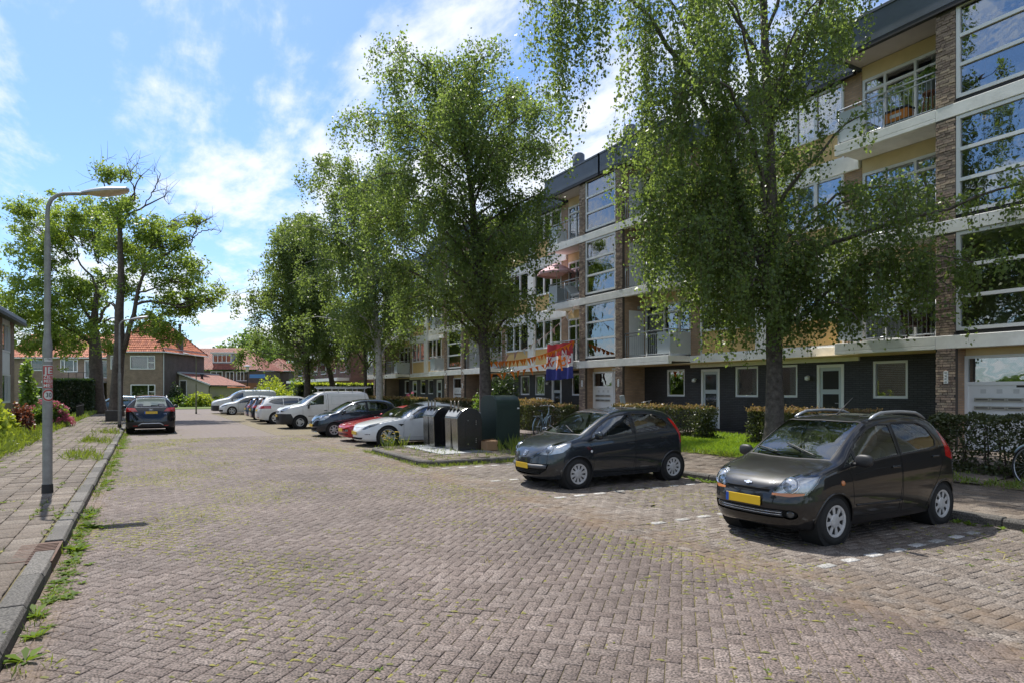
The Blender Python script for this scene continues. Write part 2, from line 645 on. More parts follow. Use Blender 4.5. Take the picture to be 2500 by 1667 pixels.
def M_joint():
    m, N, L, b = new_mat('sand_and_moss_joint')
    g = N.new('ShaderNodeNewGeometry')
    a = N.new('ShaderNodeTexNoise')
    a.inputs['Scale'].default_value = 0.9
    a.inputs['Detail'].default_value = 8
    a.inputs['Roughness'].default_value = .7
    L.new(g.outputs['Position'], a.inputs['Vector'])
    r = N.new('ShaderNodeValToRGB')
    r.color_ramp.elements[0].position = .40
    r.color_ramp.elements[0].color = (.085, .068, .052, 1)
    r.color_ramp.elements[1].position = .62
    r.color_ramp.elements[1].color = (.155, .135, .045, 1)
    L.new(a.outputs[0], r.inputs[0])
    L.new(r.outputs[0], b.inputs['Base Color'])
    b.inputs['Roughness'].default_value = .95
    return m


MT['joint'] = M_joint()


def M_far_road():
    """Road beyond the last modelled bricks: stones are under a pixel or two there, so tone and moss streaks only."""
    m, N, L, b = new_mat('worn_brick_road')
    g = N.new('ShaderNodeNewGeometry')
    a = N.new('ShaderNodeTexNoise')
    a.inputs['Scale'].default_value = 7
    a.inputs['Detail'].default_value = 8
    L.new(g.outputs['Position'], a.inputs['Vector'])
    r = N.new('ShaderNodeValToRGB')
    r.color_ramp.elements[0].position = .3
    r.color_ramp.elements[0].color = (.105, .083, .074, 1)
    r.color_ramp.elements[1].position = .7
    r.color_ramp.elements[1].color = (.165, .133, .122, 1)
    L.new(a.outputs[0], r.inputs[0])
    c = N.new('ShaderNodeTexNoise')
    c.inputs['Scale'].default_value = .5
    c.inputs['Detail'].default_value = 9
    c.inputs['Roughness'].default_value = .7
    L.new(g.outputs['Position'], c.inputs['Vector'])
    k = N.new('ShaderNodeMapRange')
    k.inputs[1].default_value = .5
    k.inputs[2].default_value = .72
    k.inputs[4].default_value = .6
    L.new(c.outputs[0], k.inputs[0])
    mx = N.new('ShaderNodeMix')
    mx.data_type = 'RGBA'
    L.new(k.outputs[0], mx.inputs['Factor'])
    L.new(r.outputs[0], mx.inputs['A'])
    mx.inputs['B'].default_value = (.14, .12, .055, 1)
    L.new(mx.outputs['Result'], b.inputs['Base Color'])
    b.inputs['Roughness'].default_value = .85
    return m


MT['far_road'] = M_far_road()

ground = MB().box(-900, 900, -300, 1500, -1.0, -0.06).build('ground', MT['meadow'])
tag(ground, kind='structure')


def ground_z(x, y):
    """Height of the front gardens: they rise from the footpath to the doorsteps."""
    if x < 12.8:
        return 0.12
    return 0.13 + (min(x, 17.2) - 12.8) / 4.4 * 0.22


# brick fields ------------------------------------------------------------
def chamfer_template(ch=0.10, h=0.05):
    """Unit brick footprint [-.5,.5]^2, top at z=0; chamfer given per brick later."""
    return None


def brick_field(cx, cy, ang, lx, ly, top, depth=0.03, ch=0.006, tilt=0.006):
    """Many chamfered bricks as one array: 9 quads each."""
    n = len(cx)
    lx = np.broadcast_to(lx, n)
    ly = np.broadcast_to(ly, n)
    base = np.array([(-1, -1), (1, -1), (1, 1), (-1, 1)], float) * 0.5
    V = np.zeros((n, 12, 3))
    for k, (inset, z) in enumerate(((0, -depth), (0, -ch), (ch, 0.0))):
        V[:, 4 * k:4 * k + 4, 0] = base[None, :, 0] * (lx - 2 * inset)[:, None]
        V[:, 4 * k:4 * k + 4, 1] = base[None, :, 1] * (ly - 2 * inset)[:, None]
        V[:, 4 * k:4 * k + 4, 2] = z
    tx = rng.normal(0, tilt, n)
    ty = rng.normal(0, tilt, n)
    V[:, :, 2] += V[:, :, 0] * tx[:, None] + V[:, :, 1] * ty[:, None]
    ca, sa = np.cos(ang)[:, None], np.sin(ang)[:, None]
    X = V[:, :, 0] * ca - V[:, :, 1] * sa + cx[:, None]
    Y = V[:, :, 0] * sa + V[:, :, 1] * ca + cy[:, None]
    V[:, :, 0], V[:, :, 1] = X, Y
    V[:, :, 2] += np.asarray(top)[:, None] if np.ndim(top) else top
    q = []
    for k in (0, 1):
        for j in range(4):
            a, b = 4 * k + j, 4 * k + (j + 1) % 4
            q.append((a, b, b + 4, a + 4))
    q.append((8, 9, 10, 11))
    q = np.array(q)
    Q = (q[None] + (np.arange(n) * 12)[:, None, None]).reshape(-1, 4)
    return V.reshape(-1, 3), Q


def one_brick_mesh(name, lx, ly, mat, depth=0.03, ch=0.006):
    V, Q = brick_field(np.zeros(1), np.zeros(1), np.zeros(1), lx, ly, 0.0, depth, ch, 0.0)
    o = npmesh(name, V, Q, mat)
    me = o.data
    bpy.data.objects.remove(o)
    return me


def in_view(x, y, z=0.0):
    fw = .8660254 * y + .5 * x
    rt = .8660254 * x - .5 * y
    ok = fw > 0.5
    f = np.where(ok, fw, 1)
    u = 1250 + rt / f * 1550
    v = 954 - (z - CAM_H) / f * 1550
    return ok & (u > -40) & (u < 2540) & (v < 1720), fw


def lay(parent, name, x, y, ang, lx, ly, mat, top=0.0, n_single=300, jz=0.0012, depth=.03, ch=.004, gap=.0065, tilt=.0032, rest='further_bricks', lift=None):
    """The nearest n_single pieces in view become parts of their own, the others one joined part."""
    x, y, ang = map(np.asarray, (x, y, ang))
    vis, fw = in_view(x, y, top)
    key = np.where(vis, fw, 1e6)
    order = np.argsort(key)
    nv = int(vis.sum())
    k = min(n_single, nv)
    near, far = order[:k], order[k:]
    z = top + rng.normal(0, jz, len(x))
    if lift is not None:
        z = z + lift
    # sagging patch and broad unevenness of the old road
    sag = np.exp(-((x - 2.19) ** 2 + (y - 4.5) ** 2) / .12)
    if top == 0:
        z = z - .006 * sag * rng.random(len(x)) + .0015 * np.sin(x * 1.1 + .4) * np.sin(y * .7)
        ang = ang + sag * rng.normal(0, .05, len(x))
        x = x + sag * rng.normal(0, .004, len(x))
    me = one_brick_mesh(name, lx - gap, ly - gap, mat, depth, ch)
    for i in near:
        o = link(name, me, parent)
        o.location = (x[i], y[i], z[i])
        o.rotation_euler = (rng.normal(0, tilt), rng.normal(0, tilt), ang[i] + rng.normal(0, .008))
    if len(far):
        V, Q = brick_field(x[far] + rng.normal(0, .001, len(far)), y[far], ang[far] + rng.normal(0, .008, len(far)), lx - gap, ly - gap, z[far], depth, ch, tilt)
        o = npmesh(rest, V, Q, mat, parent, attr=np.repeat(rng.random(len(far)), 12))
        o['kind'] = 'stuff'


def herringbone(x0, x1, y0, y1, w, rot):
    """Centres and angles of herringbone bricks (2w x w) whose centre falls in the rectangle."""
    c = Vector(((x0 + x1) / 2, (y0 + y1) / 2))
    rad = math.hypot(x1 - x0, y1 - y0) / 2 + 4 * w
    n = int(rad / w) + 2
    i, j = np.meshgrid(np.arange(-n, n), np.arange(-n, n), indexing='ij')
    m = (i - j) % 4
    hx, hy = (i[m == 0] + 1.0) * w, (j[m == 0] + .5) * w
    vx, vy = (i[m == 3] + .5) * w, (j[m == 3] + 1.0) * w
    X = np.concatenate([hx, vx])
    Y = np.concatenate([hy, vy])
    A = np.concatenate([np.zeros(len(hx)), np.full(len(vx), math.pi / 2)])
    ca, sa = math.cos(rot), math.sin(rot)
    x = X * ca - Y * sa + c.x
    y = X * sa + Y * ca + c.y
    k = (x > x0) & (x < x1) & (y > y0) & (y < y1)
    return x[k], y[k], A[k] + rot


road = MB().box(-0.8, 9.75, -14, 58, -0.05, -0.0085).build('road', MT['joint'])
tag(road, kind='structure')
BW = 0.105
Y_END = 27.0
hx, hy, ha = herringbone(-0.70, 5.33, 0.8, Y_END, BW, R(-45))
gx = np.concatenate([np.full(int(Y_END / .21), -.75), np.full(int(Y_END / .21), -.645)])
gy = np.concatenate([np.arange(int(Y_END / .21)) * .21, np.arange(int(Y_END / .21)) * .21 + .105])
ga = np.full(len(gx), math.pi / 2)
sx, sy = [], []
for r_ in range(4):
    n_ = int(32 / .21)
    sx.append(np.full(n_, 5.305 + r_ * BW))
    sy.append(-4 + np.arange(n_) * .21 + (r_ % 2) * .105)
sx, sy = np.concatenate(sx), np.concatenate(sy)
sy = sy[sx > 0]
lay(road, 'brick', np.concatenate([hx, gx]), np.concatenate([hy, gy]), np.concatenate([ha, ga]), .21, .105, MT['paver'], lift=np.concatenate([np.zeros(len(hx)), np.full(len(gx), .005)]))
k_ = (sy < Y_END)
bx, by, ba = herringbone(5.62, 9.74, -6, Y_END, BW, 0.0)
isl = (bx > 5.72) & (by > 14.05) & (by < 18.6)
isl &= ~((bx < 6.2) & ((by < 14.4) | (by > 18.3)))
bx, by, ba = bx[~isl], by[~isl], ba[~isl]
bays = MB().box(5.69, 9.7, -6, Y_END, -0.049, -0.0085).build('parking_bays', MT['joint'])
tag(bays, kind='structure')
lay(bays, 'brick', np.concatenate([bx, sx[k_]]), np.concatenate([by, sy[k_]]), np.concatenate([ba, np.full(int(k_.sum()), math.pi / 2)]),
    .21, .105, MT['paver_grey'], jz=.002, lift=np.concatenate([np.zeros(len(bx)), np.full(int(k_.sum()), .005)]))
# single white bricks that mark the bays
wme = one_brick_mesh('white_brick', .205, .105, MT['mark'], .02, .003)
for yb in (4.03, 6.49, 8.86, 11.12, 13.5):
    for k in range(8):
        if yb > 12 and k > 4:
            continue
        o = link('white_brick', wme, bays)
        o.location = (6.05 + k * .43 + random.uniform(-.02, .02), yb + random.uniform(-.015, .015), .007)
        o.rotation_euler = (0, 0, random.uniform(-.05, .05))
far = MB().box(-0.8, 9.7, Y_END, 57.7, -0.049, -0.003).build('far_road', MT['far_road'])
tag(far, kind='structure')
MT['mossy'] = M('mossy_bay_paving', (.128, .106, .088), .9, vcol=(.165, .135, .062), vscale=1.3, bump=.3, bscale=60, detail=9)
fb0 = MB().box(4.6, 9.69, Y_END, 57.6, -0.04, .002).build('far_parking_bays', MT['mossy'])
tag(fb0, kind='structure')
cross = MB().box(-60, 70, 57.7, 71, -0.05, -0.002).build('cross_street', MT['far_road'])
tag(cross, kind='structure')

# left pavement -----------------------------------------------------------
walk = MB().box(-3.3, -0.985, -8, 57, -.05, .095).build('left_pavement', MT['joint'])
tag(walk, kind='structure')
tx, ty = [], []
for i in range(8):
    yy = np.arange(int(52 / .3)) * .3 + 3 + (i % 2) * .15
    tx.append(np.full(len(yy), -3.15 + i * .285))
    ty.append(yy)
tx, ty = np.concatenate(tx), np.concatenate(ty)
kill = rng.random(len(tx)) < 0.0
lay(walk, 'paving_tile', tx, ty, np.zeros(len(tx)), .285, .3, MT['tile'], top=.118, jz=.003, tilt=.005, ch=.005, gap=.009, rest='further_tiles')


def kerb_run(parent, x0, x1, ys, top, side=1, name='kerb_stone'):
    """Kerb stones laid end to end along y, the road edge chamfered."""
    for y0, y1 in ys:
        g = 0.008
        z0 = -0.2
        dzs = random.gauss(0, .006)
        dx = random.gauss(0, .007)
        a, b = x0 + dx, x1 + dx
        c = .035
        if side > 0:
            sec = [(a, z0), (b, z0), (b, top - c + dzs), (b - c * .6, top + dzs), (a, top + dzs)]
        else:
            sec = [(a, z0), (b, z0), (b, top + dzs), (a + c * .6, top + dzs), (a, top - c + dzs)]
        m = MB(((x0 + x1) / 2, (y0 + y1) / 2, 0))
        m.prism([(x, y0 + g, z) for x, z in sec], (0, y1 - y0 - 2 * g, 0))
        o = m.build(name, MT['kerb'], parent, bevel=.008)
        o.location = m.o
        o.rotation_euler = (0, 0, random.gauss(0, .006))


kerb_run(walk, -0.985, -0.80, [(y, y + 1.0) for y in np.arange(-1.8, 7.5, 1.0)] + [(8.72, 9.6)] + [(9.6 + i, 10.6 + i) for i in range(46)], .12)

# right footpath and front gardens ----------------------------------------
path = MB().box(9.88, 12.8, -14, 58, -.05, .095).build('right_footpath', MT['joint'])
tag(path, kind='structure')
fx, fy = [], []
for i in range(10):
    yy = np.arange(int(46 / .3)) * .3 - 8 + (i % 2) * .15
    fx.append(np.full(len(yy), 10.04 + i * .29))
    fy.append(yy)
fx, fy = np.concatenate(fx), np.concatenate(fy)
lay(path, 'paving_tile', fx, fy, np.zeros(len(fx)), .29, .3, MT['tile'], top=.118, jz=.003, ch=.005, gap=.010, rest='further_tiles')
kerb_run(path, 9.72, 9.88, [(-8 + i, -7 + i) for i in range(64)], .12, side=-1)
m = MB()
for j in range(1):
    xs = [12.82, 14.0, 15.5, 16.9, 18.5]
    for a, b in zip(xs[:-1], xs[1:]):
        m.add([(a, -14, ground_z(a, 0) - .012), (b, -14, ground_z(b, 0) - .012), (b, 58, ground_z(b, 0) - .012), (a, 58, ground_z(a, 0) - .012)], [(0, 1, 2, 3)])
garden = m.build('front_gardens', MT['earth'])
tag(garden, kind='structure')


def strip(name, pts, mat, z=0.006):
    o = MB().poly([(x, y, ground_z(x, y) + z) for x, y in pts]).build(name, mat)
    return tag(o, kind='structure')


def sheet(name, x0, x1, y0, y1, mat, dz=.006):
    m = MB()
    xs = np.linspace(x0, x1, 5)
    for a, b in zip(xs[:-1], xs[1:]):
        m.add([(a, y0, ground_z(a, 0) + dz), (b, y0, ground_z(b, 0) + dz), (b, y1, ground_z(b, 0) + dz), (a, y1, ground_z(a, 0) + dz)], [(0, 1, 2, 3)])
    return tag(m.build(name, mat), kind='structure')


lawn = sheet('lawn', 12.86, 17.1, 9.3, 16.2, MT['lawn_base'])
lawn2 = sheet('far_lawn', 12.86, 17.1, 38.5, 50, MT['lawn_base'])
# paths to the doors
for ya, yb in ((16.3, 17.7), (5.6, 8.2), (20.9, 23.4), (36.0, 38.4)):
    s_ = sheet('garden_path', 12.83, 18.4, ya, yb, MT['far_road'], .012)
lg = MB().box(-9, -3.33, -8, 58, -.05, .075).build('left_gardens', MT['meadow'])
tag(lg, kind='structure')
# verge in front of the houses across the junction
vg = MB().box(-40, 60, 71, 130, -.055, .05).build('far_gardens', MT['meadow'])
tag(vg, kind='structure')

# the kerbed island with the waste containers ------------------------------
def rounded_island(x0, x1, y0, y1, r, inset=0.0, n=7):
    pts = []
    for cx_, cy_, a0 in ((x0 + r, y0 + r, 180), (x1, y0, None), (x1, y1, None), (x0 + r, y1 - r, 90)):
        if a0 is None:
            pts.append((cx_, cy_ + (inset if cy_ == y0 else -inset)))
        else:
            for i in range(n):
                w = R(a0 + (90 * i / (n - 1) if a0 == 180 else 90 * i / (n - 1)))
                pts.append((cx_ + (r - inset) * math.cos(w), cy_ + (r - inset) * math.sin(w)))
    return pts


ipts = rounded_island(5.72, 9.72, 14.0, 18.6, .6, .14)
isl_o = MB().prism([(x, y, -.05) for x, y in ipts], (0, 0, .145)).build('bin_island', MT['joint'])
tag(isl_o, kind='structure')
# its kerb: stones following the outline
out_ = rounded_island(5.72, 9.72, 14.0, 18.6, .6, 0.0)
inn_ = rounded_island(5.72, 9.72, 14.0, 18.6, .6, .15)


def kerb_piece(a, b, c, d):
    """a,b outer edge ends; c,d inner edge ends."""
    o = Vector(((a[0] + c[0]) / 2, (a[1] + c[1]) / 2, 0))
    m = MB(o)
    ch = .03
    q = lambda p, q_, t: (p[0] + (q_[0] - p[0]) * t, p[1] + (q_[1] - p[1]) * t)
    a2, b2 = q(a, c, .15), q(b, d, .15)
    lo = [(*a, -.1), (*b, -.1), (*d, -.1), (*c, -.1)]
    mi_ = [(*a, .12 - ch), (*b, .12 - ch), (*d, .12), (*c, .12)]
    tp = [(*a2, .12), (*b2, .12)]
    m.add(lo + mi_ + tp, [(0, 1, 5, 4), (4, 5, 9, 8), (8, 9, 6, 7), (1, 2, 6, 9, 5), (3, 0, 4, 8, 7), (2, 3, 7, 6)])
    k = m.build('kerb_stone', MT['kerb'], isl_o)
    k.location = o


def lerp(p, q_, t):
    return (p[0] + (q_[0] - p[0]) * t, p[1] + (q_[1] - p[1]) * t)


def run_kerb(oa, ob, ia, ib, n):
    for i in range(n):
        t0, t1 = (i + .006) / n, (i + .994) / n
        kerb_piece(lerp(oa, ob, t0), lerp(oa, ob, t1), lerp(ia, ib, t0), lerp(ia, ib, t1))


run_kerb(out_[6], out_[7], inn_[6], inn_[7], 3)          # front edge
run_kerb(out_[8], out_[9], inn_[8], inn_[9], 3)          # back edge
run_kerb(out_[-1], out_[0], inn_[-1], inn_[0], 3)        # road edge
for a_ in (0, 9):
    for i in range(0, 6, 2):
        for s_ in (0, 1):
            kerb_piece(out_[a_ + i + s_], out_[a_ + i + s_ + 1], inn_[a_ + i + s_], inn_[a_ + i + s_ + 1])
ix, iy = [], []
for i in range(13):
    yy = np.arange(15) * .3 + 14.3 + (i % 2) * .15
    ix.append(np.full(len(yy), 6.03 + i * .29))
    iy.append(yy)
ix, iy = np.concatenate(ix), np.concatenate(iy)
k_ = (iy < 18.35) & ~((ix < 6.2) & ((iy < 14.45) | (iy > 18.1)))
lay(isl_o, 'paving_tile', ix[k_], iy[k_], np.zeros(int(k_.sum())), .29, .3, MT['tile'], top=.118, jz=.004, ch=.005, gap=.010, n_single=200, rest='further_tiles')

# low hills of houses are beyond the trees: nothing stands against the horizon but trees

# ------------------------------------------------------------------ the block of flats
X0, X1 = 17.24, 18.45
ZB = (3.157, 6.006, 8.855)          # tops of the floor bands
BH = 0.32
ZT = 11.32                          # underside of the roof edge
GF = 0.36                           # doorstep level
BO = Vector((X0, 22.0, 0.0))
flats = empty('apartment_building', BO, label='long four storey block of flats in brown brick, white bands and ochre panels', cat='apartment building')


def B():
    return MB(BO)


def box_part(name, mat, parent, *b, bevel=0.0):
    return B().box(*b).build(name, mat, parent, bevel=bevel)


def window(x, y0, y1, z0, z1, cols=(1,), rows=(1,), fw=.07, dep=.09, name='window', curtain=None, parent=None, fmat='upvc', mull=.05, panel=None):
    """White frame facing -x, one glass pane per opening (sub-parts); rows counted from the sill."""
    m = B()
    xa, xb = x - .02, x + dep
    m.box(xa, xb, y0, y0 + fw, z0, z1).box(xa, xb, y1 - fw, y1, z0, z1)
    m.box(xa, xb, y0 + fw, y1 - fw, z0, z0 + fw).box(xa, xb, y0 + fw, y1 - fw, z1 - fw, z1)
    ys = [y0 + fw + (y1 - y0 - 2 * fw) * sum(cols[:i]) / sum(cols) for i in range(len(cols) + 1)]
    zs = [z0 + fw + (z1 - z0 - 2 * fw) * sum(rows[:i]) / sum(rows) for i in range(len(rows) + 1)]
    for y in ys[1:-1]:
        m.box(xa + .004, xb - .004, y - mull / 2, y + mull / 2, z0 + fw, z1 - fw)
    for z in zs[1:-1]:
        m.box(xa - .004, xb - .008, y0 + fw, y1 - fw, z - mull / 2, z + mull / 2)
    f = m.build(name, MT[fmat], parent or flats)
    for i in range(len(cols)):
        for j in range(len(rows)):
            a = ys[i] + (mull / 2 if i else 0)
            b = ys[i + 1] - (mull / 2 if i < len(cols) - 1 else 0)
            c = zs[j] + (mull / 2 if j else 0)
            d = zs[j + 1] - (mull / 2 if j < len(rows) - 1 else 0)
            B().box(x + .030, x + .042, a, b, c, d).build('pane', MT['glass'], f)
    if curtain:
        kind, fa, fb = curtain
        ya, yb = y0 + (y1 - y0) * fa, y0 + (y1 - y0) * fb
        n = max(6, int((yb - ya) / .05))
        m = B()
        if kind == 'net':
            vs, fs = [], []
            for i in range(n + 1):
                t = ya + (yb - ya) * i / n
                w = x + .16 + .02 * math.sin(i * 1.9) + random.uniform(-.008, .008)
                vs += [(w, t, z0 + .03), (w, t, z1 - .03)]
            for i in range(n):
                fs.append((2 * i, 2 * i + 2, 2 * i + 3, 2 * i + 1))
            m.add(vs, fs).build('curtain', MT['curtain'], f)
        else:
            z = z0 + .05
            while z < z1 - .05:
                m.add([(x + .14, ya, z), (x + .14, yb, z), (x + .165, yb, z + .045), (x + .165, ya, z + .045)], [(0, 1, 2, 3)])
                z += .052
            o = m.build('blind', MT['blind'], f)
            o['kind'] = 'stuff'
    return f


def wall_x(name, mat, x0, x1, y0, y1, z0, z1, holes=()):
    """Wall facing -x with rectangular openings (y0, y1, z0, z1), built from butted pieces of one part."""
    m = B()
    ys = sorted({y0, y1, *[h[0] for h in holes], *[h[1] for h in holes]})
    for a, b in zip(ys[:-1], ys[1:]):
        hs = sorted([h for h in holes if h[0] <= a + 1e-6 and h[1] >= b - 1e-6], key=lambda h: h[2])
        z = z0
        for h in hs:
            if h[2] > z + 1e-6:
                m.box(x0, x1, a, b, z, h[2])
            z = h[3]
        if z < z1 - 1e-6:
            m.box(x0, x1, a, b, z, z1)
    return m.build(name, mat, flats)


Y_LO, Y_HI = -9.7, 57.0
# shell: floors, inner wall, roof
for z in (0.25, *[zb - .02 for zb in ZB]):
    box_part('floor_slab', MT['interior'], flats, X1 + .16, 27.5, Y_LO, Y_HI, z - .2, z)
box_part('inner_wall', MT['interior'], flats, 22.6, 22.8, Y_LO + .2, Y_HI - .2, .25, 11.6)
box_part('back_wall', MT['brick_brown'], flats, 27.5, 27.8, Y_LO, Y_HI, 0, 11.7)
box_part('end_wall', MT['brick_brown'], flats, X1 - .02, 27.5, Y_HI, Y_HI + .25, 0, 11.7)
box_part('roof', MT['dark_trim'], flats, 18.6, 28.0, Y_LO, Y_HI + .3, 11.62, 11.95)


def fascia_part(y0, y1, x):
    o = B().box(x, x + .06, y0, y1, ZT, ZT + .74).build('fascia', MT['fascia'], flats)
    B().box(x - .03, x + .11, y0, y1, ZT + .742, ZT + .82).build('coping', MT['fascia'], o)
    B().box(x + .062, 18.75, y0 + .02, y1 - .02, ZT + .10, ZT + .12).build('soffit', MT['soffit'], o)
    B().box(x + .004, x + .14, y0 + .01, y1 - .01, ZT - .12, ZT - .002).build('gutter_board', MT['dark_trim'], o)
    return o


def fascia_return(y, x0, x1):
    box_part('fascia_return', MT['fascia'], flats, x0 + .062, x1, y - .03, y + .03, ZT, ZT + .74)


# bands -------------------------------------------------------------------
def band(y0, y1, zb, x=X0, h=BH, name='concrete_band', dep=.2):
    return box_part(name, MT['concrete_paint'], flats, x - .02, x + dep, y0, y1, zb - h, zb, bevel=.012)


def balcony(ya, yb, tower_side, zb, near, top=False):
    """Slab flush with the stair towers, steel railing, closed panel at the free end. tower_side: +1 if the tower is at yb."""
    s = B().box(X0 - .02, X1 - .01, ya, yb, zb - BH + .10, zb).box(X0 - .02, X0 + .16, ya, yb, zb - BH, zb - BH + .098).build('balcony', MT['concrete_paint'], flats, bevel=.01)
    zr = zb + 1.0
    free = ya if tower_side > 0 else yb
    m = B()
    x = X0 + .10
    m.tube([(x, ya, zr), (x, yb, zr)], .024, 8).tube([(x + .03, ya, zr - .13), (x + .03, yb, zr - .13)], .018, 8)
    m.tube([(x + .03, ya, zb + .09), (x + .03, yb, zb + .09)], .018, 8)
    m.tube([(x, free, zr), (X1 - .02, free, zr)], .024, 8)
    m.build('handrail', MT['steel'], s, smooth=True)
    pw = .74
    pa, pb = (ya + .02, ya + pw) if tower_side > 0 else (yb - pw, yb - .02)
    B().box(x + .0, x + .025, pa, pb, zb + .08, zb + .92).build('end_panel', MT['panel_grey'], s)
    yy = free + (.02 if tower_side > 0 else -.045)
    B().box(x + .03, X1 - .06, yy, yy + .025, zb + .08, zb + .92).build('side_panel', MT['panel_grey'], s)
    a, b = (pb + .06, yb) if tower_side > 0 else (ya, pa - .06)
    ys = np.arange(a + .06, b - .03, .112)
    if near:
        bm_ = MB().tube([(0, 0, 0), (0, 0, .78)], .0085, 6)
        me = None
        for y in ys:
            if me is None:
                o = bm_.build('baluster', MT['steel'], s)
                me = o.data
            else:
                o = link('baluster', me, s)
            o.location = (x + .03 - BO.x, y - BO.y, zb + .09)
    else:
        m = B()
        for y in ys:
            m.tube([(x + .03, y, zb + .09), (x + .03, y, zr - .13)], .0085, 5)
        o = m.build('balusters', MT['steel'], s)
        o['kind'] = 'stuff'
    for y in np.linspace(ya + .05, yb - .05, 3):
        B().tube([(x + .015, y, zb), (x + .015, y, zr)], .02, 8).build('rail_post', MT['steel'], s, smooth=True)
    return s


# rustic brick piers -------------------------------------------------------
def pier_bricks(y0, y1, z0, z1, single):
    """Uneven projecting bricks laid on the face and edge of a pier."""
    ch, g = .0635, .011
    rows = int((z1 - z0) / ch)
    items = []
    for r in range(rows):
        z = z0 + r * ch
        y = y0 + .004 - random.choice((0, .05, .1, .15))
        while y < y1 - .01:
            L_ = random.choice((.21, .21, .21, .17, .13, .10))
            a, b = max(y, y0 + .004), min(y + L_, y1 - .004)
            if b - a > .03:
                items.append((a, b, z + g, z + ch))
            y += L_ + g
    m = B()
    rn = []
    for a, b, c, d in items:
        pr = random.uniform(.004, .030)
        if single:
            o = MB((X0, (a + b) / 2, (c + d) / 2)).box(X0 - pr, X0 + .02, a, b, c, d).build('brick', MT['pillar_brick'], flats)
            o.location = Vector((X0, (a + b) / 2, (c + d) / 2)) - BO
        else:
            t = random.uniform(-.006, .006)
            vs = [(X0 - pr, a, c + t), (X0 + .02, a, c), (X0 + .02, b, c), (X0 - pr, b, c - t),
                  (X0 - pr, a, d + t), (X0 + .02, a, d), (X0 + .02, b, d), (X0 - pr, b, d - t)]
            m.add(vs, [(0, 3, 2, 1), (4, 5, 6, 7), (0, 1, 5, 4), (2, 3, 7, 6), (3, 0, 4, 7)])
            rn += [random.random()] * 8
    if not single:
        o = m.build('bricks', MT['pillar_brick'], flats)
        at = o.data.attributes.new('rnd', 'FLOAT', 'POINT')
        at.data.foreach_set('value', np.array(rn, dtype=np.float32))
        o['kind'] = 'stuff'


def entrance(yA):
    """Recessed doorway between the two piers of a stair tower (yA = its low-y face)."""
    xe = X0 + .45
    ya, yb = yA + .45, yA + 2.59
    e = B().box(xe + .03, xe + .10, ya, yb, 2.67, 2.84).box(X0 + .2, xe + .10, ya, yb, 2.842, 2.86).build('entrance', MT['render_cream'], flats)
    B().box(xe - .05, xe + .028, ya + .15, ya + .75, 2.70, 2.80).build('porch_light', MT['white'], e, bevel=.01)
    yd = ya + .70
    m = B()
    for a, b, c, d in ((yd, yd + .07, .36, 2.665), (yb - .07, yb, .36, 2.665), (yd + .07, yb - .07, 2.595, 2.665), (yd + .07, yb - .07, 1.94, 2.02), (yd + .07, yb - .07, .36, .45)):
        m.box(xe - .02, xe + .08, a, b, c, d)
    m.build('side_light_frame', MT['upvc'], e)
    B().box(xe + .03, xe + .045, yd + .07, yb - .07, 2.02, 2.595).build('pane', MT['glass'], e)
    B().box(xe + .005, xe + .05, yd + .07, yb - .07, .45, 1.94).build('mailbox_panel', MT['white'], e)
    wdt = (yb - yd - .42) / 3
    for zz in (1.585, 1.385):
        for k in range(3):
            y0 = yd + .21 + k * wdt
            q = B().box(xe - .035, xe + .004, y0 + .006, y0 + wdt - .006, zz - .045, zz + .045)
            q.add([(xe - .036, y0 + .04, zz - .012), (xe - .036, y0 + wdt - .04, zz - .012), (xe - .036, y0 + wdt - .04, zz + .016), (xe - .036, y0 + .04, zz + .016)], [(0, 3, 2, 1)], 1)
            q.build('mailbox', [MT['mail'], MT['mail_slot']], e)
    for k in range(3):
        B().box(xe - .002, xe + .004, yd + .30 + k * wdt, yd + .42 + k * wdt, 1.74, 1.84).build('bell_plate', MT['panel_pale'], e)
    # door leaf
    m = B()
    for a, b, c, d in ((ya, ya + .09, .36, 2.665), (yd - .10, yd - .002, .36, 2.665), (ya + .09, yd - .10, 2.56, 2.665), (ya + .09, yd - .10, 1.05, 1.15), (ya + .09, yd - .10, .36, .5)):
        m.box(xe + .0, xe + .075, a, b, c, d)
    m.build('door', MT['upvc'], e)
    B().box(xe + .03, xe + .045, ya + .09, yd - .10, .5, 2.56).build('pane', MT['glass'], e)
    # stair behind
    return e, xe, yd, yb








